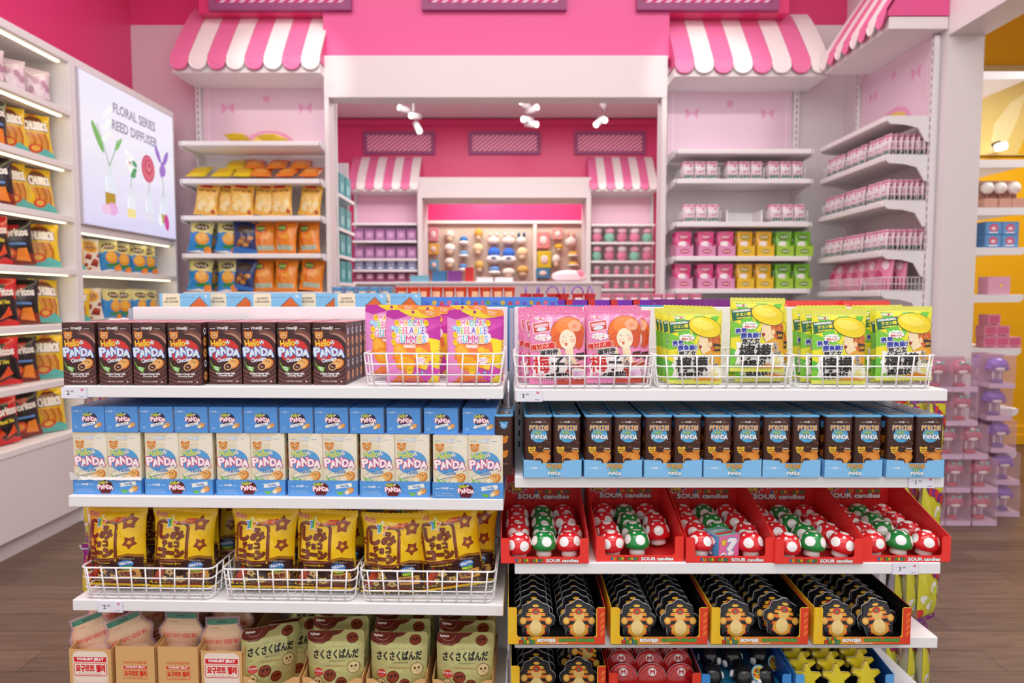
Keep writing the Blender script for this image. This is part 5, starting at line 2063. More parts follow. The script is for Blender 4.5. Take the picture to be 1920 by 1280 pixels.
def blue_tray(W, D, Hf, flare=False):
    root = thing('display_tray', 'light blue tray of pretzel tins', 'tray')
    th = .001
    c = '86c6f6'
    mb = MB()
    mb.box(-W / 2, W / 2, 0, D, 0, th, c)
    hl = Hf + .007
    # front with a low middle and high corners
    xs = [-W / 2, -W / 2 + .008, -W * .2, -W * .19, W * .19, W * .2, W / 2 - .008, W / 2]
    hs = [hl, hl, hl - .002, Hf, Hf, hl - .002, hl, hl]
    v, f = [], []
    for x, h in zip(xs, hs):
        v += [(x, 0, th), (x, 0, h), (x, th, th), (x, th, h)]
    for i in range(len(xs) - 1):
        k = 4 * i
        f += [(k, k + 4, k + 5, k + 1), (k + 6, k + 2, k + 3, k + 7), (k + 1, k + 5, k + 7, k + 3)]
    mb.add(v, f, c)
    for sx in (-1, 1):
        x, x2 = sx * W / 2, sx * (W / 2 - th)
        pts = [(0, th), (D, th), (D, hl), (0, hl)]
        vv = [(x, y, z) for y, z in pts] + [(x2, y, z) for y, z in pts]
        mb.add(vv, [(0, 1, 2, 3), (7, 6, 5, 4)] + [(i, 4 + i, 4 + (i + 1) % 4, (i + 1) % 4) for i in range(4)], c)
    a = Art()
    meiji(a, -38, 19, 13, 'f3f8fd', None, .6)
    b = Art()
    pretzel_logo(b, 0, 0, .95, False)
    a.add(b, 3, 16.5, .78)
    mb.front(a.clip(-W * 500, 1.2, W * 500, 28.5), 0)
    mb.build('tray', 'carton', root)
    if flare:
        mb = MB().add([(-W / 2 + .001, -.001, .002), (W / 2 + .001, -.001, .002), (W / 2 + .006, -.008, Hf), (-W / 2 + .001, -.003, Hf),
                       (-W / 2 + .001, -.002, .002), (W / 2 + .001, -.002, .002), (W / 2 + .006, -.009, Hf), (-W / 2 + .001, -.004, Hf)],
                      [(0, 3, 2, 1), (4, 5, 6, 7), (0, 1, 5, 4), (1, 2, 6, 5), (2, 3, 7, 6), (3, 0, 4, 7)], c)
        mb.build('bent_flap', 'carton', root)
    return root


PT = Proto(blue_tray(0.1200, 0.2335, 0.029))
pt = [(980, 1092), (1094, 1205), (1207, 1317), (1319, 1428), (1430, 1538), (1545, 1655), (1660, 1772)]
for i, (x0, x1) in enumerate(pt):
    Y = 1.372
    xc = xat((x0 + x1) / 2, 880, Y)
    PT.put((xc, Y, ZGR[1] + .0003), 0, 'light blue shelf tray of pretzel tins, ' + ['first', 'second', 'third', 'fourth', 'third-last', 'second-last', 'last'][i] + ' along the shelf', 'light blue trays of pretzel tins')
    for k in (0, 1):
        for r in range(6):
            o = TIN.put((xc + (k - .5) * .0592 + rg.uniform(-.0005, .0005), Y + .0025 + r * .0384, ZGR[1] + .0016), (0, 0, rg.uniform(-.006, .006)),
                        cols_rows('dark brown pretzel tin', 2 * i + k, 14, r, 6), 'pretzel tins in the light blue trays')
TIN.put((xat(962, 830, 1.42), 1.415, ZGR[1] + .0005), PI / 2, 'dark brown pretzel tin turned sideways at the left end of the shelf', 'pretzel tins standing loose')
TIN.put((xat(965, 830, 1.50), 1.478, ZGR[1] + .0005), PI / 2, 'dark brown pretzel tin turned sideways behind the loose one', 'pretzel tins standing loose')


# ---- red trays of toadstool sweets
def toadstool(cap):
    W = 0.05
    prof = [(0.0, 0.0), (.013, 0.0), (.0165, .002), (.0155, .009), (.0145, .0135)]
    root = thing('toadstool_tin', 'toadstool sweets tin', 'sweets tin')
    MB().lathe(prof, 'f4f1ee', 18).build('stem', 'gloss', root)
    root.scale = (1.04, 1.04, 1.04)
    cp = [(.006, .0140), (.020, .0125), (.0245, .0160), (.0258, .0225), (.0250, .031), (.0218, .039), (.0155, .0455), (.008, .0490), (0.0, .050)]
    mb = MB().lathe(cp, cap, 24)

    def R(z):
        return np.interp(z, [p[1] for p in cp[1:]], [p[0] for p in cp[1:]])
    pz = np.array([q[1] for q in cp[1:]])
    pr = np.array([q[0] for q in cp[1:]])
    sl = np.concatenate([[0], np.cumsum(np.hypot(np.diff(pz), np.diff(pr)))])
    L = sl[-1]
    for (an, t_, rad) in [(0.0, 1.0, .0085)] + [(i * 2 * PI / 5 + .3, .42, .0102) for i in range(5)] + [(i * 2 * PI / 5 + .93, .70, .0028) for i in range(5)]:
        n, kk = 14, 3
        v, f = [], []
        for j in range(kk + 1):
            for i in range(n):
                b = 2 * PI * i / n
                q = rad * j / kk
                s_ = t_ * L + q * math.sin(b)
                if t_ >= 1:
                    s_, a_ = L - q, b
                else:
                    s_ = min(s_, L)
                    r0 = np.interp(t_ * L, sl, pr)
                    a_ = an + q * math.cos(b) / max(r0, .008)
                z = np.interp(s_, sl, pz)
                r_ = np.interp(s_, sl, pr)
                v.append((r_ * math.cos(a_) * 1.012, r_ * math.sin(a_) * 1.012, z + .00025))
        for j in range(kk):
            for i in range(n):
                f.append((j * n + i, (j + 1) * n + i, (j + 1) * n + (i + 1) % n, j * n + (i + 1) % n))
        mb.add(v, f, 'f6f4f3', smooth=True)
    mb.build('cap', 'gloss', root)
    return root


RED, GRN = Proto(toadstool('e0202a')), Proto(toadstool('158a3e'))


def super_mario(a, x0, x1, y, h, ow=.7, out='1c1420', two=False):
    C = ['3f8fd8', 'f3c62c', 'd8352f', '4fae48', 'f3c62c']
    D = ['d8352f', '4fae48', 'f3c62c', '3f8fd8', '4fae48']
    if two:
        a.word('SUPER', x0 + (x1 - x0) * .12, x1 - (x1 - x0) * .1, y + h * .34, h * .42, C, .3, bold=.3, out=out, ow=ow * .8)
        a.word('MARIO', x0, x1, y - h * .18, h * .55, D, .3, bold=.5, out=out, ow=ow)
    else:
        m_ = (x0 + x1) / 2
        a.word('SUPER', x0, m_ - .8, y, h, C, .3, bold=.35, out=out, ow=ow)
        a.word('MARIO', m_ + .8, x1, y, h, D, .3, bold=.35, out=out, ow=ow)


def display_box(W, D, Hl, Hp, Hb, cols, art, back, post=.018, inner=None, bart=None, lab=''):
    """card display box: low front lip, corner posts, sloping sides and a tall back"""
    root = thing('display_box', lab, 'display box')
    th = .0012
    cl, cr, cin = cols
    mb = MB()
    mb.box(-W / 2, W / 2, 0, D, 0, th, cin)
    r = .006
    outl = [(-W / 2, th), (W / 2, th), (W / 2, Hp)]

    def corner(x0, s):
        pts = []
        for i in range(5):
            a = math.radians(90 * i / 4)
            pts.append((x0 + s * (r - r * math.cos(a)), Hl + r - r * math.sin(a)))
        return pts
    tr = [(W / 2 - post + .003, Hp), (W / 2 - post, Hp - .003)] + corner(W / 2 - post, -1) + list(reversed(corner(-W / 2 + post, 1))) + [(-W / 2 + post, Hp - .003), (-W / 2 + post - .003, Hp), (-W / 2, Hp)]
    pts = outl + tr
    mb.prism(pts, 0, th, cl, cin)
    a = Art()
    n = 24
    c0, c1 = np.array([int(cl[i:i + 2], 16) for i in (0, 2, 4)]), np.array([int(cr[i:i + 2], 16) for i in (0, 2, 4)])
    if cl != cr:
        for i in range(n):
            c = c0 + (c1 - c0) * (i / (n - 1)) ** 1.0
            hx = '%02x%02x%02x' % tuple(int(q) for q in c)
            xa, xb = -W * 500 + W * 1000 * i / n, -W * 500 + W * 1000 * (i + 1) / n
            if xb <= -W * 500 + post * 1000 or xa >= W * 500 - post * 1000:
                a.rect(xa, 1.3, xb, Hp * 1000 - 1.5, hx)
            else:
                a.rect(xa, 1.3, xb, Hl * 1000 - .2, hx)
    if art is not None:
        a.add(art)
    mb.front(a, 0)
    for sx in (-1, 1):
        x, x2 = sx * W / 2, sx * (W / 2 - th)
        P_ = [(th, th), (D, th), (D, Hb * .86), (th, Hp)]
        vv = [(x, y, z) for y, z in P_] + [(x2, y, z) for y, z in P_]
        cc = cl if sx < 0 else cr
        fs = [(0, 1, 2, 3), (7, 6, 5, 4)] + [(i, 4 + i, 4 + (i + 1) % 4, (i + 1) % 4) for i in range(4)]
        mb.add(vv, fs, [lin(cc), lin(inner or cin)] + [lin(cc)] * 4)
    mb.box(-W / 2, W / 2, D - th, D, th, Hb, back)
    if bart is not None:
        mb.front(bart, D - th)
    mb.build('card_box', 'carton', root)
    return root


def mush_front():
    a = Art()
    super_mario(a, -60, -4, 6.2, 6.2)
    a.text('SOUR CANDIES'.replace('CANDIES', 'candies'), 36, 6.0, w=66, h=6.6, col='f6f3f3', bold=.55, out='1c1420', ow=.6)
    return a


def mush_back():
    a = Art()
    a.poly([(-88, 100), (88, 100), (88, 190), (-88, 190)], 'e22c2e')
    for x in (-60, -20, 30, 66):
        a.burst(x, 108 + (x % 7), 8, 8, 'c01c22', 9, .6)
    super_mario(a, -12, 70, 128, 7.5)
    a.text('SOUR candies', 8, 117, w=122, h=10.5, col='ece8ea', bold=1.0, out='2a1418', ow=1.0)
    a.burst(-56, 139, 28, 18, 'ece2e2', 12, .7)
    a.burst(-56, 139, 25.5, 15.5, '8c1a20', 12, .7)
    a.text('CHERRY', -56, 143, w=28, h=7, col='f0d23c', bold=.5)
    a.text('SOURS', -56, 134, w=24, h=7, col='f0d23c', bold=.5)
    a.burst(-16, 146, 15, 11, 'f3efe8', 12, .7)
    a.burst(-16, 146, 13, 9.5, '2f8a3f', 12, .7)
    a.text('APPLE', -16, 147, w=14, h=4, col='d8e85a', bold=.2)
    return a.move(0, -46)


MX = Proto(display_box(0.181, 0.238, 0.0135, 0.053, 0.149, ('f23c36', 'f23c36', 'e22c2e'), mush_front(), 'e42c2e', inner='ea3032', bart=mush_back(), lab='red display box'))
mt = [(939, 1104), (1117, 1283), (1288, 1450), (1453, 1619), (1622, 1779)]
rz5 = [0.0, 0.0, 0.0, 0.0, 0.0]
MG = 'red display boxes of toadstool tins'
ml = ['red display box of toadstool tins, first from the left', 'red display box of toadstool tins, second from the left', 'red display box of toadstool tins with a small pink cube standing in it',
      'red display box of toadstool tins, second from the right', 'red display box of toadstool tins, at the right end of the shelf']
for i, (x0, x1) in enumerate(mt):
    Y = (1.376, 1.386, 1.380, 1.374, 1.384)[i]
    xc = xat((x0 + x1) / 2, 1035, Y)
    MX.put((xc, Y, ZGR[2] + .0004), rz5[i], ml[i], MG)
    for r in range(4):
        for k in range(3):
            if i == 1 and k == 2 and r == 0:
                continue
            if i == 2 and k == 1 and r == 0:
                continue
            jx, jy = rg.uniform(-.002, .002), rg.uniform(-.002, .002)
            if i == 1 and k == 0 and r == 0:
                jx += .004
            up = .0042 + r * .0022
            tl = rg.uniform(-.16, .16) if i in (1, 3) else rg.uniform(-.05, .05)
            rowname = ('front', 'second', 'third', 'back')[r]
            colname = ('left', 'middle', 'right')[k]
            boxname = ('first', 'second', 'third', 'fourth', 'fifth')[i]
            (GRN if k == 1 else RED).put((xc + (k - 1) * .0545 + jx, Y + .030 + r * .0545 + jy, ZGR[2] + .0004 + up), (-.10 + rg.uniform(-.08, .05), tl, rg.uniform(0, 6.28)),
                                         ('green' if k == 1 else 'red') + ' white-spotted toadstool tin, ' + colname + ' column, ' + rowname + ' row of the ' + boxname + ' red box',
                                         ('green' if k == 1 else 'red') + ' toadstool tins in the red boxes')
# the small pink and blue cube
mb = MB().box(-.026, .026, 0, .052, 0, .052, 'e86aa4', tcol='6fb8b0')
a = Art()
a.rect(-25, 1, 25, 51, 'ea74ac')
dots(a, -23, 23, 3, 49, 9, .9, 'f4a4ca')
a.text('?', 8, 27, w=24, h=34, col='fbfbfd', bold=2.0, out='5fa8e0', ow=1.8)
a.star(-14, 38, 10, '3a2a3a')
a.star(-14, 38, 9, 'f8d23c')
a.ell(-15, 9, 8.5, 8, 'f8f6f8')
a.rect(-20, 10.5, -10, 12.5, '2a2a2a')
a.rect(-20, 6.5, -10, 8.5, '2a2a2a')
mb.front(a, 0)
a = Art()
a.rect(-25, 1, 25, 51, '4f9fd8')
a.text('?', 0, 26, w=26, h=38, col='fbfbfd', bold=2.0, out='35408a', ow=1.8)
mb.left(a, -.026, .026)
mb.right(a, .026, .026)
a = Art()
a.rect(-22, 10, 22, 20, 'c8352f')
a.text('SUPER MARIO', 0, 32, w=36, h=6, col='f6f3f3', bold=.5, out='2a2a2a', ow=.5)
mb.top(a, .052)
o = mb.build('toy_box', 'carton', None, (xat(1368, 1000, 1.39), 1.392, ZGR[2] + .0022), (0, 0, .42))
tag(o, 'small pink and blue cube box with a white question mark', 'sweets box')


# ---- black lobed tins in the yellow-to-red boxes
def lobed_tin():
    W, H = .084, .083
    base = [(0, 83), (6, 82), (10, 78), (15, 75), (22, 73), (28, 70), (30, 62), (31, 54), (37, 51), (42, 46), (42.5, 38), (40, 30), (33, 27), (30, 22), (29, 10), (26, 3), (18, 0)]
    pts = base + [(-x, z) for x, z in reversed(base[1:])]
    pts = [(x * .00093, z * .00093) for x, z in reversed(pts)]      # counter-clockwise from the front
    mb = MB().prism(pts, 0, .011, '17161a', '0f0e11', bev=.05)
    k = len(pts)
    # pale rolled rim
    mb.tube([(x * 1.005, .0055, .0386 + (z - .0386) * 1.005) for x, z in pts], .00085, 'b9bcc2', 5, closed=True)
    mb.tube([(x * .95, .0006, .0386 + (z - .0386) * .95) for x, z in pts], .0006, '6a6c72', 4, closed=True)
    a = Art()
    cl = ['f0b42c', 'ee9a2a', 'ea7a26', 'e45a22', 'd8402a']
    for q, (z, e_) in enumerate(((62, 17), (53, 22), (43, 26), (28, 24), (14, 22))):
        for s in (-1, 1):
            a.poly([(s * 3, z + 4), (s * e_, z + 2), (s * (e_ - 3), z - .5), (s * (e_ + 1), z - 3.5), (s * 4, z - 4.5)], cl[q])
    a.ell(0, 71, 7, 3, 'eeb43a')
    # plain round sweets motif in tans and reds
    a.ell(0, 20, 20, 16, 'd99a34')
    a.ell(0, 25, 13, 16, 'ecd08a')
    for q in range(4):
        a.arc(0, 27 - q * 4, 11, 8, 215, 325, 1.0, 'c9a45e')
    for s in (-1, 1):
        a.ell(s * 28, 39, 7.5, 8, 'e0a038')
        a.ell(s * 28, 40, 5, 5.5, 'efbe5c')
    a.ell(0, 49, 12, 10, 'e6bd6a')
    a.ell(0, 59, 9, 7, 'c9302a')
    a.ell(0, 58, 3.4, 3, '3f8a4a')
    mb.front(a.move(0, 0, .93), 0)
    o = mb.build('candy_tin', 'gloss')
    o['category'] = 'sweets tin'
    return o


def bow_front():
    a = Art()
    super_mario(a, -75, -44, 8, 12.5, .8, two=True)
    a.text('BOWSER', -20, 9.2, w=37, h=6.4, col='f6f3ee', bold=.7, out='1c1420', ow=.6)
    a.text('KOOPA SOURS', 41, 9.6, w=70, h=6.0, col='4fae48', bold=.7, out='1c1420', ow=.6)
    a.text('Green Apple Flavor', 4, 3.1, w=36, h=2.8, col='f6e6d8', bold=.1)
    a.poly([(-98, 22), (-90, 40), (-94, 58), (-86, 50), (-88, 30)], 'e8c83c')
    for q in range(4):
        a.poly([(90, 16 + q * 13), (98, 26 + q * 13), (95, 30 + q * 13), (89, 24 + q * 13)], 'f07838')
    return a


def bow_back():
    a = Art()
    for q, (x, h) in enumerate(((46, 12), (58, 20), (72, 26), (86, 18), (32, 7))):
        a.poly([(x - 6, 101), (x + 6, 101), (x, 101 - h)], 'd8281f')
    for q in range(6):
        a.ell(-10 + (q % 2) * 6, 94 - q * 5, 3.5, 1.2, '2c2e34')
    return a


LT = Proto(lobed_tin())
BX = Proto(display_box(0.197, 0.236, 0.0165, 0.078, 0.103, ('f0c42c', 'e2402c', '1a191c'), bow_front(), '17161a', inner='141316', bart=bow_back(), lab='black display box'))
bt = [(949, 1138), (1142, 1330), (1330, 1519), (1522, 1711)]
KG = 'yellow and red display boxes of black tins'
bn = ['first', 'second', 'third', 'fourth']
for i, (x0, x1) in enumerate(bt):
    Y = 1.348
    xc = xat((x0 + x1) / 2, 1180, Y)
    BX.put((xc, Y, ZGR[3] + .0004), 0, 'black display box with a yellow-to-red front, ' + bn[i] + ' from the left on its shelf', KG)
    for k in (0, 1):
        for r in range(7):
            ry = (.0, .28, .0)[0]
            if i == 2 and r == 0:
                ry = (-.02, .20)[k]
            if i == 3 and r == 0:
                ry = (0, -.14)[k]
            LT.put((xc + (k - .5) * .089 + (.003 if r == 0 else 0), Y + .014 + r * .0295, ZGR[3] + .0050 + (r > 0) * .003 + abs(ry) * .025), (-.16, ry, 0),
                   'black lobed candy tin, ' + ('left' if k == 0 else 'right') + ' stack, ' + ('front' if r == 0 else ORD[r + 1]) + ' of the ' + bn[i] + ' yellow-red box', 'black lobed candy tins')

# ---- bottom visible shelf
Z5 = ZGR[4]
xc = xat((958 + 1136) / 2, 1250, 1.372)
BX.put((xc, 1.372, Z5 + .0004), 0, 'black display box with a yellow-to-red front, on the lowest visible shelf', KG)
for k in (0, 1):
    for r in range(6):
        LT.put((xc + (k - .5) * .089, 1.386 + r * .0295, Z5 + .0050 + (r > 0) * .003 + (.03 if (k == 1 and r == 1) else 0)), (-.16, (.5 if (k == 1 and r == 1) else 0), 0),
               'black lobed candy tin, ' + ('left' if k == 0 else 'right') + ' stack, ' + ('front' if r == 0 else ORD[r + 1]) + ' of the box on the lowest shelf', 'black lobed candy tins')

# red round tins
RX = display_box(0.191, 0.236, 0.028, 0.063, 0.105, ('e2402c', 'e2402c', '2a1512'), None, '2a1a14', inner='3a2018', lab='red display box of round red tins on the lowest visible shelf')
xr = xat((1142 + 1315) / 2, 1250, 1.372)
RX.location = (xr, 1.372, Z5 + .0004)
RX['group'] = 'display boxes on the lowest visible shelf'
mb = MB()
mb.lathe([(0, 0), (.0285, 0), (.0305, .002), (.0305, .009), (.0285, .011), (0, .011)], 'c91f22', 28, 0, .0305, 'y')
mb.tube([(.0309 * math.cos(q * PI / 16), .0055, .0305 + .0309 * math.sin(q * PI / 16)) for q in range(32)], .0009, 'd8b9bc', 5, closed=True)
a = Art()
a.arc(0, 30, 24, 24, 10, 170, 1.6, '8a1418', 20, False)
a.ell(0, 46, 8.5, 8, 'f6f3f3')
a.text('M', 0, 46, w=9.5, h=7.5, col='c91f22', bold=.9)
a.arc(0, 24, 19, 13, 20, 160, 1.4, '8a1418', 16, False)
mb.front(a, 0)
o = mb.build('candy_tin', 'gloss')
o['category'] = 'sweets tin'
RT = Proto(o)
for k in range(3):
    for r in range(5):
        RT.put((xr + (k - 1) * .0615, 1.389 + r * .030, Z5 + .003 + (.012 if r else .002) + .004 * r), (-.22, 0, 0), 'round red candy tin, ' + ('left', 'middle', 'right')[k] + ' stack, ' + ('front' if r == 0 else ORD[r + 1]) + ' in the lowest red box', 'round red candy tins')

# black round sweets with white side grips on a light blue liner
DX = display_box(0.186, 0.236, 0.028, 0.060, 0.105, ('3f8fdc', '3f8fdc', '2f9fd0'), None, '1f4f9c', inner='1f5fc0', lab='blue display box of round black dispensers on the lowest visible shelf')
xd = xat((1316 + 1484) / 2, 1250, 1.372)
DX.location = (xd, 1.372, Z5 + .0004)
DX['group'] = 'display boxes on the lowest visible shelf'
root = thing('candy_dispenser', 'round black candy dispenser', 'sweets dispenser')
MB().lathe([(0, 0), (.014, .001), (.0195, .010), (.021, .022), (.0195, .033), (.0145, .041), (.007, .0445), (0, .045)], '16161a', 20).build('body', 'gloss', root)
for s in (-1, 1):
    g = MB()
    g.lathe([(0, -.008), (.006, -.006), (.0075, 0), (.006, .006), (0, .008)], 'f0eef0', 12, 0, 0)
    g.v = [(x * .6 + s * .0225, y, z + .018) for x, y, z in g.v]
    g.build('side_grip', 'gloss', root)
CD = Proto(root)
for r in range(4):
    for k in range(3):
        CD.put((xd + (k - 1) * .056 + (r % 2) * .006 - .003, 1.400 + r * .054, Z5 + .018 + r * .010), (-.25, rg.uniform(-.25, .25), rg.uniform(-.7, .7)),
               'round black dispenser with white grips, ' + ('left', 'middle', 'right')[k] + ' column, ' + ('front', 'second', 'third', 'back')[r] + ' row', 'round black candy dispensers')
tag(MB().box(xd - .088, xd + .088, 1.380, 1.603, Z5 + .002, Z5 + .017, '38a6d8', .002).build('box_liner', 'carton'), 'light blue liner under the round black dispensers', 'liner')
mb = MB()
mb.lathe([(0, -.0006), (.017, -.0006), (.017, .0006), (0, .0006)], '7cc4ea', 24, 0, 0, 'y')
a = Art()
a.ell(0, 0, 14, 14, 'f0d23c')
super_mario(a, -10, 10, 4, 9, .5, two=True)
a.poly([(-13, -3), (13, -3), (11, -9), (-11, -9)], 'c8302a')
a.rect(-8, -7, 8, -5, 'f6e23c')
mb.front(a, -.0006)
o = mb.build('round_tag', 'paper')
o['category'] = 'tag'
TGp = Proto(o)
for px, py, Y, rx, ry, lab in ((1423, 1262, 1.392, -.4, .35, 'round blue and yellow tag hanging in front of the black dispensers'), (1450, 1243, 1.45, -.7, 1.0, 'round blue and yellow tag at the right behind the black dispensers'), (1334, 1262, 1.42, -.7, -.2, 'round blue and yellow tag at the left among the black dispensers')):
    p = at(px, py, Y)
    TGp.put((p.x, Y, p.z), (rx, ry, 0), lab, 'round paper tags')

# yellow star tins
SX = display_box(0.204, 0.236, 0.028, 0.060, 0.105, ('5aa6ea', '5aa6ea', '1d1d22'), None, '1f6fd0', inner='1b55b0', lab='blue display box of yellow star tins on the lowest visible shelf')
xs_ = xat((1491 + 1679) / 2, 1250, 1.372)
SX.location = (xs_, 1.372, Z5 + .0004)
SX['group'] = 'display boxes on the lowest visible shelf'
pts = []
for i in range(5):
    for (d, q) in ((-.10, .030), (.10, .030), (PI / 5 - .06, .0165), (PI / 5 + .06, .0165)):
        an = PI / 2 + i * 2 * PI / 5 + d
        pts.append((q * math.cos(an), .025 + q * math.sin(an)))
mb = MB().prism(pts, 0, .013, 'f6e02e', 'f0d422', bev=.2)
mb.tube([(x * 1.01, .0065, .025 + (z - .025) * 1.01) for x, z in pts], .0008, 'f2eac0', 5, closed=True)
o = mb.build('star_tin', 'gloss')
o['category'] = 'sweets tin'
ST = Proto(o)
for k in range(3):
    for r in range(5):
        ST.put((xs_ + (k - 1) * .0625 - .004, 1.390 + r * .027, Z5 + .006 + (.014 if r else .006) + .004 * r + .006 * (k == 2)), (-.18, 0, 0), 'yellow star tin, ' + ('left', 'middle', 'right')[k] + ' stack, ' + ('front' if r == 0 else ORD[r + 1]) + ' in the blue box', 'yellow star tins')

# ================================================================ left wall cabinets
m = bpy.data.materials.new('screen_print')
m.use_nodes = True
nt = m.node_tree
a_ = nt.nodes.new('ShaderNodeAttribute')
a_.attribute_name = 'col'
bs(m).inputs['Base Color'].default_value = (.02, .02, .02, 1)
nt.links.new(a_.outputs['Color'], bs(m).inputs['Emission Color'])
bs(m).inputs['Emission Strength'].default_value = 1.12
bs(m).inputs['Roughness'].default_value = 0.2
MATS['screen_print'] = m

XC = -2.59


def zc(py):
    return at(140, py, 4.04).z


ZC = [zc(v) for v in (203, 306, 405, 504, 606, 707, 806)]
ZTOP = zc(97)


def cabinet(y0, y1, zs, label, screen=False):
    t = thing('display_cabinet', label, 'cabinet', (XC, (y0 + y1) / 2, 0), 0, 'lit wall cabinets')
    L = (y1 - y0) / 2
    D = 0.40
    MB().box(-D, -D + .02, -L, L, 0, ZTOP - .03, 'f2ead8').build('back_panel', 'board', t)
    for s in (-1, 1):
        MB().box(-D, 0, s * L - .028 * (s > 0), s * L + .028 * (s < 0), 0.0, ZTOP, 'ece8ea', .002).build('side_panel', 'board', t)
    MB().box(-D, 0, -L + .0285, L - .0285, ZTOP - .045, ZTOP, 'ece8ea', .002).build('top_panel', 'board', t)
    b = MB().box(-D + .02, -.004, -L + .0285, L - .0285, .1, ZC[-1] - .036, 'e6dfdf', .002).build('base_cabinet', 'board', t)
    MB().box(-D + .02, -.04, -L + .0285, L - .0285, 0, .099, 'd8d2d2').build('plinth', 'board', t)
    MB().box(-.0045, -.003, -.002, .002, .12, ZC[-1] - .05, '9a9396').build('door_gap', 'board', b)
    for z in zs:
        s = MB().box(-D + .021, 0, -L + .0285, L - .0285, z - .035, z, 'f0ebea', .002).build('shelf', 'board', t)
        MB().box(-.06, -.04, -L + .05, L - .05, z - .042, z - .0352, 'ffffff').build('led_strip', 'led', s)
    z0 = ZTOP - .045 if not screen else SZ0 - .045
    MB().box(-.06, -.04, -L + .05, L - .05, z0 - .0072, z0 - .0002, 'ffffff').build('led_strip', 'led', t)
    return t


SZ0, SZ1 = at(160, 420, 4.14).z, at(152, 121, 4.12).z
cabinet(2.62, 4.11, ZC, 'white lit wall cabinet of crisps at the left edge')
cab = cabinet(4.112, 5.32, ZC[3:], 'white lit wall cabinet under the large advertising screen', True)
MB().box(-.4, -.01, -.575, .575, SZ0 - .045, SZ0 - .002, 'ece8ea').build('screen_ledge', 'board', cab)
MB().box(-.1, -.012, -.575, .575, SZ0 - .001, ZTOP - .046, 'e6e2e4').build('screen_panel', 'board', cab)

# the lit advertising screen
yc = (4.14 + 5.29) / 2
SW, SH = 1.14, SZ1 - SZ0
t = thing('advertising_screen', 'large lit screen showing pale flowers in glass bottles', 'screen', (XC - .011, yc, SZ0), 0)
MB().box(0.0, .022, -SW / 2, SW / 2, 0, SH, 'cfc9d6', .003).build('bezel', 'board', t)
a = Art()
W5, H5 = SW * 500 - 8, SH * 1000 - 8
for k in range(40):
    q = k / 39
    a.rect(-W5, 8 + (H5 - 8) * k / 40, W5, 8 + (H5 - 8) * (k + 1) / 40, '%02x%02x%02x' % (int(214 + 22 * min(1, q * 2)), int(208 + 22 * min(1, q * 2)), int(240 + 6 * q)))
a.text('FLORAL SERIES', 45, H5 - 135, w=520, h=62, col='9790a6', bold=3.4)
a.text('REED DIFFUSER', 45, H5 - 245, w=560, h=62, col='9790a6', bold=3.4)
for x, z, w_, h_, jar in ((-280, 150, 110, 190, 'b08a2a'), (-40, 100, 100, 140, 'e8d890'), (190, 100, 110, 150, 'dcd8e4'), (390, 110, 110, 150, 'b59a4a')):
    a.rect(x - w_ / 2, z, x + w_ / 2, z + h_, 'dfe3ef')
    a.rect(x - w_ / 2 + 10, z + h_ * .45, x - w_ / 2 + 22, z + h_ - 10, 'f6f8fc')
    a.rect(x - w_ / 2, z, x + w_ / 2, z + h_ * .42, jar)
    a.rect(x - 22, z + h_, x + 22, z + h_ + 60, 'dcdfea')
def stem(x0, z0, x1, z1, c='5f9a52', w_=7):
    a.stroke([(x0, z0), ((x0 + x1) / 2 + 8, (z0 + z1) / 2), (x1, z1)], w_, c)
stem(-280, 400, -400, 640)
stem(-280, 400, -180, 590)
a.ell(-395, 560, 26, 105, '6fae5a', .6)
a.ell(-170, 560, 16, 60, '7ab868', -.7)
for k in range(9):
    a.ell(-330 + (k % 3) * 26 + k * 4, 560 + k * 26, 24, 20, 'eef4f0')
stem(-40, 300, -30, 470)
for x, z in ((-60, 470), (-20, 500), (-70, 530), (-35, 430)):
    a.ell(x, z, 26, 24, 'f4f8f4')
for x, z, r_ in ((10, 420, .5), (15, 470, -.4), (-5, 390, .2)):
    a.ell(x, z, 34, 18, '4f9a6a', r_)
a.ell(-45, 468, 10, 10, 'c8383a')
stem(190, 300, 190, 400)
for k, (rx, c) in enumerate(((88, 'c94f6c'), (72, 'd9657e'), (52, 'c24462'), (34, 'dd7a90'), (16, 'b83a58'))):
    a.ell(190 + k * 3, 470 + k * 6, rx, rx * 1.1, c)
stem(390, 300, 385, 470, '6a9a6a')
for x, z, r_ in ((330, 600, .6), (440, 590, -.6), (390, 520, 0), (370, 480, .2), (410, 490, -.2)):
    a.ell(x, z, 24, 66 if abs(r_) > .4 else 40, '9a6fc4', r_)
a.ell(-260, 130, 60, 40, 'e0a8d8')
a.ell(-330, 120, 50, 34, 'e8c0e0')
a.ell(430, 120, 34, 60, 'c8408f', .2)
a.ell(340, 130, 24, 50, 'eef4ee', .2)
mb = MB()
mb.right(a.clip(-W5, 8, W5, H5), .0222)
mb.build('lit_picture', 'screen_print', t)


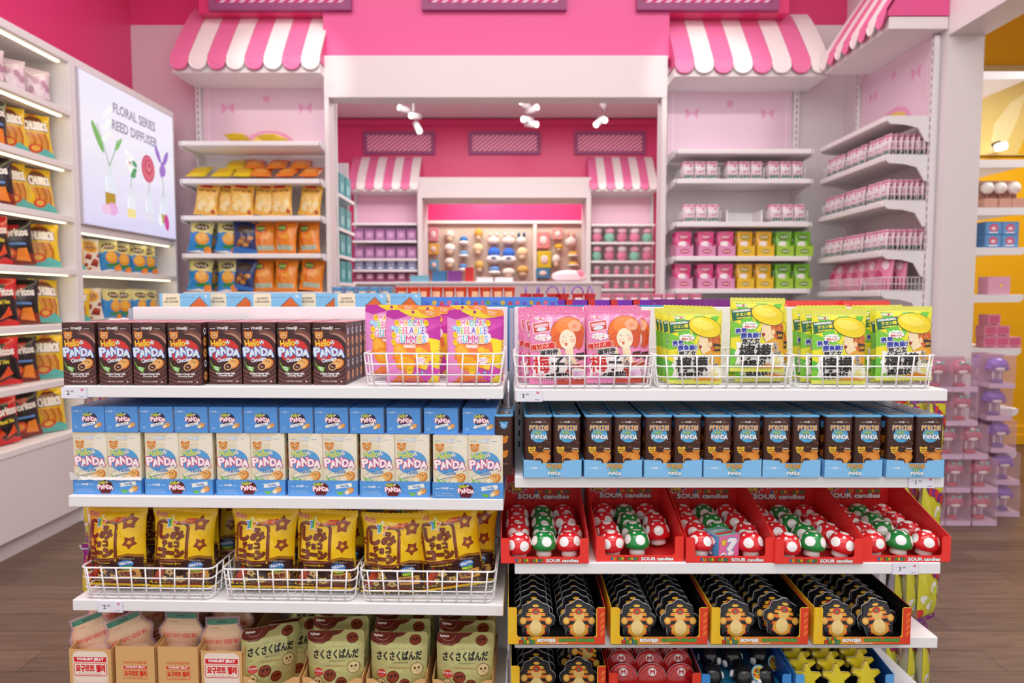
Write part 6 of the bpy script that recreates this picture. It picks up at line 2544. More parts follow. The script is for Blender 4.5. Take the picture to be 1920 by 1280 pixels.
# ---------------------------------------------------------------- crisps bags
def crisp_art(kind):
    a = Art()
    W, H = 200, 270
    if kind in ('red', 'black'):
        film, sp = ('d3171b', '1c1517') if kind == 'red' else ('1e1718', '7a1c14')
        a.rect(-105, 0, 105, H, film)
        if kind == 'red':
            a.poly([(-100, 30), (-60, 130), (-20, 160), (60, 170), (105, 130), (105, 20), (40, 40), (0, 20), (-40, 50)], sp)
        else:
            a.poly([(-105, 0), (105, 0), (105, 60), (0, 90), (-105, 70)], '8a2a14')
        a.poly([(-40, 235), (40, 235), (0, 180)], 'b81a1c' if kind == 'black' else '1c1517')
        a.text('Doritos', 0, 190, w=150, h=44, col='f6f3f0', bold=3, rot=.06)
        if kind == 'red':
            a.text("Flamin' Hot", 0, 132, w=90, h=24, col='e8d63c', bold=1.2, rot=.06)
            a.poly([(-10, 30), (60, 60), (40, 110)], 'e8582a')
            a.poly([(-60, 30), (-10, 60), (-40, 90)], 'd8481f')
            a.rect(-60, 0, -45, 120, 'c01a1c')
        else:
            a.rect(-50, 116, 60, 130, '5f8fd0')
            a.poly([(0, 30), (75, 20), (60, 100), (10, 95)], 'f08a2c')
            a.ell(-35, 70, 38, 30, 'e0542a')
            a.ell(-35, 70, 24, 18, 'f0a050')
            a.poly([(-80, 20), (-30, 10), (-50, 50)], 'ee7a24')
    elif kind == 'yellow':
        a.rect(-105, 0, 105, H, 'f1c91e')
        a.ell(0, 255, 26, 14, 'd9362a')
        a.poly([(-60, 230), (-20, 255), (30, 250), (66, 215), (70, 160), (-70, 165)], '7a3a20')
        a.text('CHURROS', 0, 192, w=140, h=52, col='fbf6ee', bold=4, out='5a2a18', ow=3)
        for k in range(6):
            a.stroke([(-60 + k * 20, 150), (-40 + k * 20, 100), (-52 + k * 22, 40)], 17, 'c8742a' if k % 2 else 'e39a4a')
        a.poly([(-105, 0), (105, 0), (105, 34), (40, 60), (-30, 30), (-105, 70)], '5fbdb4')
        a.ell(-20, 56, 40, 26, 'd8482f')
        a.ell(-20, 58, 26, 16, 'f0b04a')
    elif kind == 'purple':
        a.rect(-105, 0, 105, H, '5a2f8f')
        a.poly([(-105, 60), (0, 170), (105, 100), (105, 0), (-105, 0)], '3f2a80')
        for k in range(9):
            a.ell(-70 + (k * 47) % 150, 40 + (k * 31) % 130, 24, 14, ['e8922a', 'f0c24a', 'e06a24'][k % 3], k)
        a.burst(0, 205, 85, 38, 'f6f0f4', 12, .8)
    elif kind == 'cream':
        a.rect(-105, 0, 105, H, 'eee6d8')
        a.burst(0, 200, 85, 55, 'f0b42e', 16, .8)
        a.ell(0, 200, 55, 36, 'c98a24')
        a.stroke([(-40, 190), (-26, 214), (-13, 190), (0, 214), (13, 190), (26, 214), (40, 190)], 11, '5a3018')
        for x, y, r_ in ((-30, 118, 34), (30, 70, 44), (70, 130, 24), (-50, 50, 22)):
            a.poly([(x - r_, y - r_ * .5), (x + r_ * .7, y - r_ * .8), (x + r_, y + r_ * .4), (x - r_ * .2, y + r_ * .8)], '8f2f22')
            a.poly([(x - r_ * .8, y + r_ * .1), (x + r_ * .8, y + r_ * .0), (x + r_, y + r_ * .4), (x - r_ * .2, y + r_ * .8)], 'b84a34')
        a.ell(-10, 20, 20, 14, 'c98a4a')
    elif kind == 'blue':
        a.rect(-105, 0, 105, H, '2f8fd8')
        a.poly([(-105, 180), (-60, 160), (-20, 175), (20, 155), (60, 172), (105, 160), (105, H), (-105, H)], 'e8dc8a')
        a.ell(10, 215, 60, 28, '5a3a24')
        a.stroke([(-35, 204), (-20, 226), (-5, 204), (10, 226), (25, 204), (40, 226), (55, 204)], 9, 'f4ecd0')
        a.ell(25, 118, 58, 52, 'ec9a1e')
        a.ell(20, 126, 44, 36, 'f6b84a')
        a.poly([(-30, 60), (90, 76), (100, 40), (-20, 34)], '2f8a4a')
        a.poly([(-105, 0), (0, 20), (60, 8), (105, 40), (105, 0)], 'f4f0ea')
        a.ell(80, 20, 40, 34, 'f08a24')
    elif kind == 'tan':
        a.rect(-105, 0, 105, H, 'f0b94a')
        a.rect(-60, 228, 40, 254, 'd8302a')
        a.text('HONEY BUTTER', 0, 205, w=150, h=22, col='8a4a1c', bold=1)
        a.ell(0, 130, 80, 50, 'f5cd72')
        for x, y in ((-40, 60), (30, 50), (60, 90), (-10, 90)):
            a.ell(x, y, 34, 24, 'f7dfa0', x * .02)
        a.ell(70, 30, 18, 18, 'b8543a')
    elif kind == 'orange':
        a.rect(-105, 0, 105, H, 'ef8a1c')
        a.ell(-30, 210, 52, 36, 'd8482a')
        a.ell(-30, 210, 40, 26, '2f8f4a')
        a.stroke([(-60, 204), (-49, 220), (-38, 204), (-28, 220), (-17, 204), (-6, 220), (4, 204)], 9, 'f6e24a')
        for k in range(7):
            a.ell(-60 + (k * 53) % 130, 90 + (k * 37) % 90, 34, 16, ['f6a83a', 'e8741a'][k % 2], k)
        for k in range(9):
            a.rect(-70 + k * 16, 26, -62 + k * 16, 66, '1f7a42')
            a.rect(-62 + k * 16, 26, -54 + k * 16, 66, 'f4f0e4')
    elif kind == 'navy':
        a.rect(-105, 0, 105, H, '1f2f6a')
        a.ell(0, 200, 70, 40, '3a2a1c')
        for k in range(6):
            a.ell(-50 + k * 20, 70 + (k % 3) * 28, 26, 18, ['8a4a24', 'c98a3a'][k % 2])
        a.poly([(-105, 0), (105, 0), (105, 30), (-105, 60)], '2f6fc0')
    elif kind == 'lemony':
        a.rect(-105, 0, 105, H, 'f0d21c')
        a.ell(0, 180, 70, 40, 'f7ea8a')
        a.ell(0, 80, 70, 40, 'e8b81c')
    elif kind == 'flame':
        a.rect(-105, 0, 105, H, 'e85a1c')
        a.poly([(-105, 0), (105, 0), (105, 120), (0, 160), (-105, 110)], 'f08a2c')
        a.ell(0, 80, 60, 30, 'f4b04a')
    elif kind == 'pinkpack':
        a.rect(-105, 0, 105, H, 'e3cdd8')
        for k in range(9):
            a.ell(-70 + (k * 59) % 150, 70 + (k * 43) % 160, 30, 22, ['c9a0b4', 'f2e4ea', 'b98aa4'][k % 3], k)
        a.rect(-105, 0, 105, 46, '5f5a58')
        a.stroke([(-80, 240), (-30, 200), (40, 230)], 10, 'f8f2f6')
    return a


KCOL = dict(red='d3171b', black='1e1718', yellow='f1c91e', purple='5a2f8f', cream='eee6d8', blue='2f8fd8', tan='f0b94a', orange='ef8a1c', navy='1f2f6a', lemony='f0d21c', flame='e85a1c', pinkpack='e3cdd8')
KNAME = dict(red='red and black crisps bag', black='black crisps bag with orange chips', yellow='yellow churro snack bag', purple='purple puffed snack bag', cream='cream snack bag with a sunburst',
             blue='blue and cream crisps bag', tan='honey yellow crisps bag', orange='orange striped crisps bag', navy='dark navy snack bag', lemony='lemon yellow crisps bag', flame='bright orange crisps bag', pinkpack='pale pink clear pack')
CR = {}
for i, k in enumerate(KCOL):
    CR[k] = [src_bag('crisps_bag', 'crisps bag', 'film', W=.2, H=.27, T=.075, art=crisp_art(k), col=KCOL[k], seed=20 + i + 9 * j, seal=.014, pinch=.09, L=.012, om=9, wr=2.6, nx=18, nz=20) for j in range(2 if k in ('red', 'black', 'yellow', 'blue', 'orange', 'tan') else 1)]


def crisp(kind, loc, rot, where, s=1.0, group=None):
    kk = CR[kind]
    o = kk[rg.randrange(len(kk))].put(loc, rot, KNAME[kind] + ' ' + where, group, True, s)
    o.scale = (s, s, s)
    return o


cabrows = [
    ('pinkpack', 'pinkpack', 'pinkpack', 'pinkpack', 'pinkpack'),
    ('yellow', 'yellow', 'black', 'red', 'purple'),
    ('yellow', 'yellow', 'black', 'red', 'purple'),
    ('yellow', 'black', 'red', 'red', 'purple'),
    ('yellow', 'black', 'red', 'red', 'black'),
    ('yellow', 'black', 'red', 'red', 'red'),
    ('yellow', 'black', 'red', 'purple', 'red')]
for r, row in enumerate(cabrows):
    for c, k in enumerate(row):
        y = 3.962 - c * .178 - (0.01 if r % 2 else 0)
        lab = 'on the ' + ('top', 'second', 'third', 'fourth', 'fifth', 'sixth', 'lowest')[r] + ' lit shelf, ' + ORD[c + 1] + ' from the screen'
        s = .74 if k == 'pinkpack' else 1.0
        crisp(k, (XC - .115 - .02 * (c % 2), y, ZC[r] + .002), (-.08 + rg.uniform(-.05, .03), rg.uniform(-.07, .05), math.radians(60) + rg.uniform(-.38, .3)), lab, s * (1 if k == 'pinkpack' else .94), 'crisps bags in the lit cabinets')
    for c in range(3):
        if r:
            crisp('yellow', (XC - .25, 3.93 - c * .21, ZC[r] + .002), (-.03, rg.uniform(-.1, .1), math.radians(70)), 'at the back of the ' + ('top', 'second', 'third', 'fourth', 'fifth', 'sixth', 'lowest')[r] + ' lit shelf, ' + ORD[c + 1] + ' from the screen',
                  .92, 'crisps bags in the lit cabinets')
for r, row in ((3, ('yellow', 'cream', 'blue', 'blue', 'blue', 'blue')), (4, ('yellow', 'cream', 'blue', 'blue', 'blue', 'blue')), (5, ('yellow', 'red', 'cream', 'blue', 'blue', 'blue'))):
    for c, k in enumerate(row):
        y = (4.23, 4.42, 4.60, 4.76, 4.93, 5.12)[c]
        crisp(k, (XC - .11 - .02 * (c % 2), y, ZC[r] + .002), (-.06, rg.uniform(-.08, .08), math.radians(58) + rg.uniform(-.35, .25)), 'under the screen, ' + ('upper', 'middle', 'lower')[r - 3] + ' shelf, ' + ORD[c + 1] + ' from its near end', .77,
              'crisps bags in the lit cabinets')

# ================================================================ goods on the wall shelving
def bx(px, Y):
    return xat(px, 400, Y)


SG = 'snack bags on the wall shelving left of the doorway'
sh = ['top', 'second', 'third', 'fourth', 'fifth']
for i, px in enumerate((448, 500)):
    crisp('lemony', (bx(px, 5.3), 5.26 + .02 * i, ZL[0] + .036), (-PI / 2, 0, (.2, -.25)[i]), 'lying flat on the top shelf under the panel, ' + ('left one', 'right one')[i], .85, SG)
for i, (px, k, z) in enumerate(((365, 'lemony', 0), (412, 'lemony', 0), (455, 'lemony', 0), (430, 'lemony', .07), (488, 'flame', 0), (530, 'flame', 0), (576, 'flame', 0), (508, 'flame', .075), (556, 'flame', .075), (470, 'flame', .075))):
    crisp(k, (bx(px, 5.25), 5.27 if z == 0 else 5.36, ZL[1] + .036 + z), (-PI / 2 + .5, 0, rg.uniform(-.3, .3)), 'lying on the second shelf, ' + ORD[i + 1] + ' of its heap', .80, SG)
for i, px in enumerate((385, 425, 452, 492, 528, 577)):
    crisp('tan', (bx(px, 5.22), 5.215 + .03 * (i % 2), ZL[2] + .002), (-.12, rg.uniform(-.08, .16), rg.uniform(-.2, .25)), 'on the third shelf, ' + ORD[i + 1] + ' from the left', .91, SG)
for r, lst in ((3, ((372, 'blue'), (420, 'blue'), (458, 'navy'), (494, 'orange'), (533, 'orange'), (577, 'orange'))), (4, ((370, 'blue'), (420, 'blue'), (452, 'navy'), (489, 'orange'), (533, 'orange'), (578, 'orange')))):
    for i, (px, k) in enumerate(lst):
        crisp(k, (bx(px, 5.22), 5.215 + .03 * (i % 2), ZL[r] + .002), (-.12, rg.uniform(-.06, .12), rg.uniform(-.25, .25)), 'on the ' + sh[r] + ' shelf, ' + ORD[i + 1] + ' from the left', .90, SG)
    for i in range(4):
        crisp(('blue', 'navy', 'orange', 'orange')[i], (bx(390 + i * 58, 5.4), 5.40, ZL[r] + .002), (-.05, 0, rg.uniform(-.2, .2)), 'at the back of the ' + sh[r] + ' shelf, ' + ORD[i + 1] + ' from the left', .90, SG)


# ---- small white and pink packs in wire trays
def pack_art():
    a = Art()
    a.rect(-45, 0, 45, 140, 'efdfe8')
    a.rect(-45, 112, 45, 140, 'd8719c')
    a.ell(-8, 80, 26, 22, 'fbf7f9')
    a.ell(14, 96, 12, 9, 'd8709a')
    a.ell(-20, 98, 8, 6, 'e08aa8')
    a.rect(-45, 30, 45, 46, 'efb9d2')
    a.rect(-38, 4, 38, 28, '3f9080')
    a.rect(-20, 50, 22, 58, 'c04a7a')
    return a


PK = src_bag('sweets_packet', 'sweets packet', 'film', W=.086, H=.135, T=.03, art=pack_art(), col='d9709a', back='d2608c', seed=77, seal=.008, pinch=.05, L=.012, om=8, wr=1.6, nx=10, nz=12)


def small_basket():
    root = thing('wire_basket', 'small white wire basket on the wall shelving', 'basket')
    W, D, H, r = .285, .27, .085, .0022
    mb = MB()
    for z in (r, H * .5, H):
        mb.tube([(-W / 2, 0, z), (W / 2, 0, z), (W / 2, D, z), (-W / 2, D, z)], r, 'f6f4f6', 4, closed=True)
    for i in range(13):
        x = -W / 2 + W * (i + .5) / 13
        mb.tube([(x, 0, H), (x, 0, r), (x, D, r), (x, D, H)], r * .8, 'f6f4f6', 4)
    for i in range(11):
        y = D * (i + .5) / 11
        mb.tube([(-W / 2, y, H), (-W / 2, y, r), (W / 2, y, r), (W / 2, y, H)], r * .8, 'f6f4f6', 4)
    mb.build('wire_grid', 'carton', root)
    return root


SB = Proto(small_basket())
PKG, SBG = 'pink and white sweets packets in small baskets', 'small wire baskets on the wall shelving'
for r, cols in ((1, (1313, 1396, 1473)), (2, (1316, 1479))):
    for i, px in enumerate(cols):
        xc = bx(px, 5.19)
        nm = ('left', 'middle', 'right')[i] if r == 1 else ('left', 'right')[i]
        SB.put((xc, 5.175, ZR[r] + .001), 0, 'small white wire basket right of the doorway, ' + ('upper' if r == 1 else 'lower') + ' row, ' + nm + ' one', SBG)
        for c in range(3):
            for q in range(2):
                PK.put((xc + (c - 1) * .090, 5.205 + q * .05, ZR[r] + .006), (-.06, 0, rg.uniform(-.05, .05)), 'pink and white packet, ' + ('upper' if r == 1 else 'lower') + ' row, ' + nm + ' basket, ' + ('left', 'middle', 'right')[c] + (' front' if q == 0 else ' behind'), PKG, True)
            if c == 0:
                PK.put((xc - .09, 5.32, ZR[r] + .006), (0, 0, .4), 'pink and white packet, ' + ('upper' if r == 1 else 'lower') + ' row, ' + nm + ' basket, turned at the back', PKG, True)
xa, xb = bx(1362, 5.25), bx(1430, 5.25)
t = MB().box(xa, xb, 5.25, 5.45, ZR[2] + .001, ZR[2] + .012, 'f6f4f6', .002).box(xa, xa + .012, 5.25, 5.45, ZR[2] + .0121, ZR[2] + .10, 'f6f4f6').box(xb - .012, xb, 5.25, 5.45, ZR[2] + .0121, ZR[2] + .10, 'f6f4f6').box(xa + .013, xb - .013, 5.43, 5.449, ZR[2] + .0121, ZR[2] + .1, 'f6f4f6')
tag(t.build('shelf_divider', 'acrylic_white'), 'empty white shelf divider between two small baskets', 'shelf divider')


# ---- pink, yellow and green pouches standing in card trays
def pouch_set(col, dark, mid):
    a = Art()
    a.rect(-60, 0, 60, 190, col)
    a.ell(0, 140, 42, 26, dark)
    a.stroke([(-26, 138), (-14, 148), (-4, 136), (8, 148), (18, 137), (28, 147)], 6, 'f8f4ea')
    a.ell(-8, 88, 34, 22, 'f8f4f2')
    a.ell(26, 84, 16, 14, mid)
    a.ell(-30, 70, 12, 10, mid)
    src = src_bag('sweets_pouch', 'sweets pouch', 'film', W=.118, H=.185, T=.05, art=a, col=col, seed=len(col) + ord(col[1]), doy=True, zig=False, flat_top=.03, pinch=.04, L=.012, om=8, wr=1.4, nx=12, nz=14)
    root = thing('card_tray', 'card tray', 'tray')
    mb = MB()
    W, D, H = .128, .2, .075
    mb.box(-W / 2, W / 2, 0, .002, .002, H, mid).box(-W / 2, W / 2, 0, D, 0, .002, mid).box(-W / 2, W / 2, D - .002, D, .002, H * 1.4, mid)
    mb.box(-W / 2, -W / 2 + .002, .002, D - .002, .002, H * 1.2, mid).box(W / 2 - .002, W / 2, .002, D - .002, .002, H * 1.2, mid)
    b = Art()
    b.ell(0, 36, 34, 17, dark)
    b.rect(-24, 32, 24, 40, 'f4ecd8')
    mb.front(b, 0)
    mb.build('tray', 'carton', root)
    return src, Proto(root)


PS = {'p': pouch_set('e8458f', 'c8286a', 'e79ac4'), 'y': pouch_set('f0b41c', 'b8a02a', 'f2c830'), 'g': pouch_set('7cc22e', '5a8f2a', 'a9d64a')}
PSN = {'p': 'pink', 'y': 'yellow', 'g': 'green'}
for r in (3, 4):
    for i, (px, k) in enumerate(((1284, 'p'), (1326, 'p'), (1363, 'p'), (1400, 'y'), (1436, 'y'), (1473, 'g'), (1509, 'g'))):
        x = bx(px, 5.18)
        w = ('upper', 'lower')[r - 3] + ' pouch shelf, ' + ORD[i + 1] + ' from the left'
        PS[k][1].put((x, 5.165, ZR[r] + .001), 0, PSN[k] + ' card tray on the ' + w, 'card trays of pouches right of the doorway')
        for q in range(3):
            PS[k][0].put((x, 5.20 + q * .055, ZR[r] + .004), (-.06, 0, rg.uniform(-.06, .06)), PSN[k] + ' pouch on the ' + w + ('', ', second in its tray', ', last in its tray')[q], 'sweets pouches in card trays', True)
for i in range(6):
    PK.put((bx(1262 + i * 17, 5.2), 5.2, 1.131), (-.05, 0, rg.uniform(-.1, .1)), 'pink and white packet under the pouch shelves, ' + ORD[i + 1] + ' from the left', PKG, True)
for i in range(7):
    o = crisp('pinkpack', (bx(1372 + i * 24, 5.22), 5.22, 1.131), (-.05, 0, rg.uniform(-.2, .2)), 'under the green pouches, ' + ORD[i + 1] + ' from the left', .66, 'pale packs under the pouch shelves')

# ---- the right side wall
for r in (1, 2, 3):
    rn = ('', 'upper', 'middle', 'lower')[r]
    for b in range(3):
        yc = YW0 + .155 + b * .298
        SB.put((XW + .012, yc, ZW[r] + .001), -PI / 2, 'small white wire basket on the right side wall, ' + rn + ' row, ' + ('near', 'middle', 'far')[b] + ' one', SBG)
        for c in range(3):
            for q in range(7 if (b == 0 and c == 0) else 2):
                PK.put((XW + .040 + q * .036, yc + (c - 1) * .090, ZW[r] + .006), (-.05, rg.uniform(-.06, .06), -PI / 2 + rg.uniform(-.06, .06)),
                       'pink and white packet, side wall ' + rn + ' row, ' + ('near', 'middle', 'far')[b] + ' basket, ' + ORD[c + 1] + ' column, ' + ORD[q + 1] + ' deep', PKG, True)
a = Art()
a.rect(-105, 0, 105, 270, 'e68aae')
for k in range(8):
    a.ell(-60 + (k * 47) % 130, 40 + (k * 61) % 190, 28, 20, ['f4c4d6', 'c84a7a', 'f8e6ee'][k % 3], k)
PB = src_bag('sweets_bag', 'sweets bag', 'film', W=.165, H=.22, T=.07, art=a, col='e68aae', seed=91, pinch=.08, L=.014, om=9, wr=2.5, nx=14, nz=16)
for b in range(3):
    SB.put((XW + .012, YW0 + .155 + b * .298, ZW[4] + .001), -PI / 2, 'small white wire basket on the right side wall, bottom row of pink bags, ' + ('near', 'middle', 'far')[b] + ' one', SBG)
for i, (y, x, z, rx, rz) in enumerate(((4.42, .06, .006, -.1, -1.5), (4.43, .16, .006, -.05, -1.5), (4.60, .07, .006, -.12, -1.6), (4.77, .06, .006, -.3, -1.55), (4.94, .06, .006, -.4, -1.6), (5.11, .06, .006, -.35, -1.55))):
    PB.put((XW + x, y, ZW[4] + z), (rx, 0, rz), 'large pink sweets bag on the bottom side-wall shelf, ' + ORD[i + 1] + ' from the near end', 'large pink sweets bags', True)


# ---- the yellow room
def gift_box(w, d, h, col, art=None, mat='carton', name='gift_box', cat='gift box', top=None):
    mb = MB().box(-w / 2, w / 2, 0, d, 0, h, col, tcol=top)
    if art is not None:
        mb.front(art, 0)
    o = mb.build(name, mat)
    o['category'] = cat
    return Proto(o)


def ball(mb, cx, cy, cz, rx, ry, rz, col, n=14, k=8, mi=0):
    v, f = [], []
    for j in range(k + 1):
        th = PI * j / k
        for i in range(n):
            p = 2 * PI * i / n
            v.append((cx + rx * math.sin(th) * math.cos(p), cy + ry * math.sin(th) * math.sin(p), cz - rz * math.cos(th)))
    for j in range(k):
        for i in range(n):
            f.append((j * n + i, j * n + (i + 1) % n, (j + 1) * n + (i + 1) % n, (j + 1) * n + i))
    mb.add(v, f, col, smooth=True, mi=mi)
    return mb


root = thing('lamp_box', 'brown pink gift box with a white globe', 'gift box')
MB().box(-.05, .05, 0, .1, 0, .06, 'd8a394').box(-.05, .05, .09, .1, .0601, .19, 'c99a8e').build('card_base', 'carton', root)
ball(MB(), 0, .05, .135, .042, .042, .042, 'f6efee').lathe([(.02, .061), (.012, .095)], '8a5a50', 12, 0, .05).build('globe', 'gloss', root)
LB = Proto(root)
YR = 4.60
for i, px in enumerate((1852, 1876, 1902)):
    p = at(px, 380, 4.68)
    LB.put((p.x, 4.64, ZY[1] + .001), 0, 'brown pink gift box with a white globe, ' + ('left', 'middle', 'right')[i] + ' one in the yellow room', 'globe gift boxes in the yellow room')
a = Art()
a.rect(-52, 5, 52, 80, '6a9fd6')
a.ell(0, 44, 30, 26, 'd85a84')
a.ell(0, 40, 16, 12, 'f4d8e0')
a.rect(-30, 8, 30, 16, 'f0eef4')
BL = gift_box(.115, .1, .085, '4f8ac8', a)
for i, px in enumerate((1857, 1888)):
    for r in range(2):
        p = at(px, 440, 4.68)
        BL.put((p.x, 4.65, ZY[2] + .001 + r * .0865), 0, 'blue gift box with a pink motif, ' + ('lower', 'upper')[r] + ' ' + ('left', 'right')[i] + ' of four', 'blue gift boxes in the yellow room')
a = Art()
a.ell(14, 60, 10, 10, 'f4d84a')
PBX = gift_box(.15, .1, .12, 'e7a9c6', a)
PBX.put((at(1868, 520, 4.68).x, 4.65, ZY[3] + .001), 0, 'single pale pink gift box on the yellow room shelf', 'pink gift boxes in the yellow room')
a = Art()
a.rect(-36, 20, 36, 66, 'd8628a')
a.rect(-30, 6, 20, 14, '9a4a5a')
PCX = gift_box(.085, .09, .075, 'e090a8', a)
for i, (px, r) in enumerate(((1852, 0), (1875, 0), (1898, 0), (1852, 1), (1875, 1), (1858, 2))):
    PCX.put((at(px, 620, 4.68).x, 4.65, ZY[4] + .001 + r * .0765), rg.uniform(-.1, .1), 'small pink gift box in the pile on the lowest yellow room shelf, ' + ORD[i + 1] + ' of six', 'pink gift boxes in the yellow room')
t = thing('wall_lamp', 'small white lamp shining on the yellow wall', 'lamp', (at(1872, 268, 6.2).x, 6.29, at(1872, 268, 6.2).z), 0)
MB().tube([(0, 0, 0), (0, -.1, 0), (0, -.12, -.02)], .02, '5a4a3a', 8).build('lamp_arm', 'gloss', t)
MB().tube([(0, -.12, -.021), (0, -.13, -.06)], .05, 'ffffff', 12).build('lamp_glow', 'lamp_glow', t)


a = Art()
a.rect(-290, 5, 290, 790, 'dcc274')
a.poly([(-290, 560), (290, 700), (290, 790), (-290, 790)], 'cdb480')
a.poly([(-200, 10), (-60, 60), (40, 300), (120, 560), (-20, 470), (-160, 280)], 'ead9a0')
a.poly([(60, 10), (290, 10), (290, 420), (180, 300)], 'd8a820')
p = at(1893, 292, 6.28)
mb = MB().box(-.29, .29, -.03, 0, 0, .8, 'cbb06a', .004)
mb.front(a.clip(-288, 3, 288, 797), -.03)
o = mb.build('wall_panel', 'carton', None, (p.x, 6.297, p.z))
tag(o, 'pale gold panel with a cream leaf on the yellow wall', 'wall panel')


# ---- boxed pink and purple toys stacked on the floor
def doll_box(cap, bow):
    W, D, H = .145, .13, .2
    root = thing('toy_box', 'boxed toy', 'boxed toy')
    MB().box(-W / 2, W / 2, 0, D, 0, .028, 'd8b8d4').box(-W / 2, W / 2, D - .002, D, .0281, H - .001, 'cf9db6').build('card_base', 'carton', root)
    f = MB()
    ball(f, 0, .065, .140, .062, .050, .044, cap, 18, 10)
    ball(f, -.050, .065, .120, .02, .024, .022, cap, 10, 6)
    ball(f, .050, .065, .120, .02, .024, .022, cap, 10, 6)
    ball(f, 0, .032, .116, .03, .018, .016, 'f6ece8', 12, 6)
    d = f.build('toy_head', 'gloss', root)
    if bow:
        b = MB()
        for s in (-1, 1):
            b.add([(0, .02, .168), (s * .026, .018, .180), (s * .026, .018, .157), (0, .03, .168), (s * .026, .028, .180), (s * .026, .028, .157)], [(0, 1, 2), (5, 4, 3), (0, 3, 4, 1), (1, 4, 5, 2), (2, 5, 3, 0)], bow)
        b.build('bow', 'carton', d)
    for s in (-1, 1):
        MB().tube([(s * .02, .065, .045), (s * .02, .065, .105)], .006, 'f4eef0', 8).build('post', 'gloss', root)
    MB().lathe([(0, .029), (.034, .029), (.034, .04), (.028, .046), (0, .046)], 'c8284a' if bow else '6a3fa8', 16, 0, .065).build('toy_base', 'gloss', root)
    MB().box(-W / 2 + .0006, W / 2 - .0006, .0006, D - .003, .0285, H - .0005, 'ffffff').build('clear_case', 'clear_plastic', root)
    return root


DP, DV = Proto(doll_box('d4607f', '8fd0cc')), Proto(doll_box('8a5fd0', None))
TG_ = 'boxed toys stacked on the floor'
lv = ['bottom', 'second', 'third', 'fourth', 'top']
yb = [995, 932, 866, 800, 737]
for r in range(5):
    z = r * .2005 + .001
    pxs = [(1797, 1847), (1797, 1849), (1783, 1831), (1765, 1811), (1765, 1812)][r]
    for i, px in enumerate(pxs):
        Y = 3.99
        DP.put((at(px, yb[r] - 30, Y).x, Y, z), rg.uniform(-.03, .03), 'boxed pink toy with a teal bow, ' + lv[r] + ' layer, ' + ('left', 'right')[i] + ' of two', TG_)
    DP.put((at(pxs[0] - 48, yb[r] - 30, 3.99).x, 3.99, z), 0, 'boxed pink toy with a teal bow, ' + lv[r] + ' layer, behind the gondola end', TG_)
    px = (1880, 1880, 1873, 1866, 1872)[r]
    DV.put((at(px, yb[r] - 40, 4.16).x + .03, 4.16, z), -.1, 'boxed purple toy, ' + lv[r] + ' layer, at the right', TG_)
    DV.put((at(px, yb[r] - 40, 4.16).x + .03, 4.31, z), -.1, 'boxed purple toy, ' + lv[r] + ' layer, behind the front purple one', TG_)

# ================================================================ behind the gondola
# coffee pouches and other packs on its far side
def coffee_art():
    a = Art()
    a.rect(-64, 0, 64, 190, '86c2ea')
    a.rrect(-57, 146, -13, 188, 5, 'efe2c4')
    a.text('ALWAYS', -35, 176, w=26, h=5, col='5a5044', bold=.2)
    a.text('LESS SUGAR', -35, 168, w=34, h=5, col='5a5044', bold=.2)
    a.poly([(-56, 142), (-16, 142), (-18, 131), (-54, 131)], 'e27a3a')
    a.text("POCKET'S", -36, 136.5, w=32, h=7, col='fbf3e6', bold=.6)
    a.poly([(36, 178), (62, 150), (68, 120), (0, 120), (4, 150)], 'dd6a30')
    a.stroke([(36, 180), (64, 150), (70, 120)], 1.2, '5a3420')
    a.stroke([(36, 180), (4, 150), (-2, 120)], 1.2, '5a3420')
    a.text('VIETNAMESE', 34, 152, w=36, h=5, col='5a2a14', bold=.2)
    a.text('COFFEE', 34, 141, w=50, h=12, col='4a2414', bold=.7)
    a.text('01225 L256', 5, 179, w=40, h=3.4, col='7a9ab0')
    a.text('0g', 52, 182, w=7, h=7, col='f4f8fb', bold=.3)
    return a


CF = src_bag('coffee_pouch', 'coffee pouch', 'matt_film', W=.128, H=.189, T=.02, art=coffee_art(), col='86c2ea', seed=31, doy=True, zig=False, flat_top=.04, pinch=.02, wr=.6)
for i, px in enumerate((347, 434, 518, 602, 676, 742)):
    Y = 1.715 + (i % 2) * .022
    z = zat(549.5, Y) - .189
    CF.put((xat(px, 560, Y), Y, max(1.171, z)), rg.uniform(-.03, .03), 'light blue coffee pouch behind the gondola, ' + ORD[i + 1] + ' from the left', 'coffee pouches behind the gondola')


def top_pouch(col, dots_, seed):
    a = Art()
    a.rect(-60, 0, 60, 190, col)
    for k, c in enumerate(dots_):
        a.ell(-48 + k * 19, 170 - (k % 2) * 3, 6, 6, c)
    return src_bag('sweets_pouch', 'sweets pouch', 'film', W=.118, H=.185, T=.03, art=a, col=col, seed=seed, doy=True, zig=False, flat_top=.03, pinch=.02, wr=1.2, corner=.006)


for kind, col, dd, xs, yt, nm in (('b', '4f86dc', ['6fae4a', '3f6fc0', 'e0b83a', 'd8484a', 'e06a8a', '7a4fc0'], (822, 886, 950, 1003), 556.5, 'blue fruit pouch behind the gondola'),
                                  ('v', '7a1f7f', ['9a3fa0'], (1262, 1330), 561, 'dark purple pouch behind the lemon packets'), ('r', 'e8453f', ['f07a6a'], (1508, 1570, 1625), 563, 'bright red pouch behind the lemon packets')):
    S = top_pouch(col, dd, 40 + ord(kind))
    for i, px in enumerate(xs):
        Y = 1.76 + .02 * (i % 2)
        S.put((xat(px, 560, Y), Y, zat(yt, Y) - .185), rg.uniform(-.1, .1), nm + ', ' + ORD[i + 1] + ' from the left', 'pouches behind the gondola')
a = Art()
a.rect(-30, 120, -12, 186, 'd8352f')
PVB = gift_box(.066, .05, .185, '7f33ae', a, name='sweets_box', cat='sweets box')
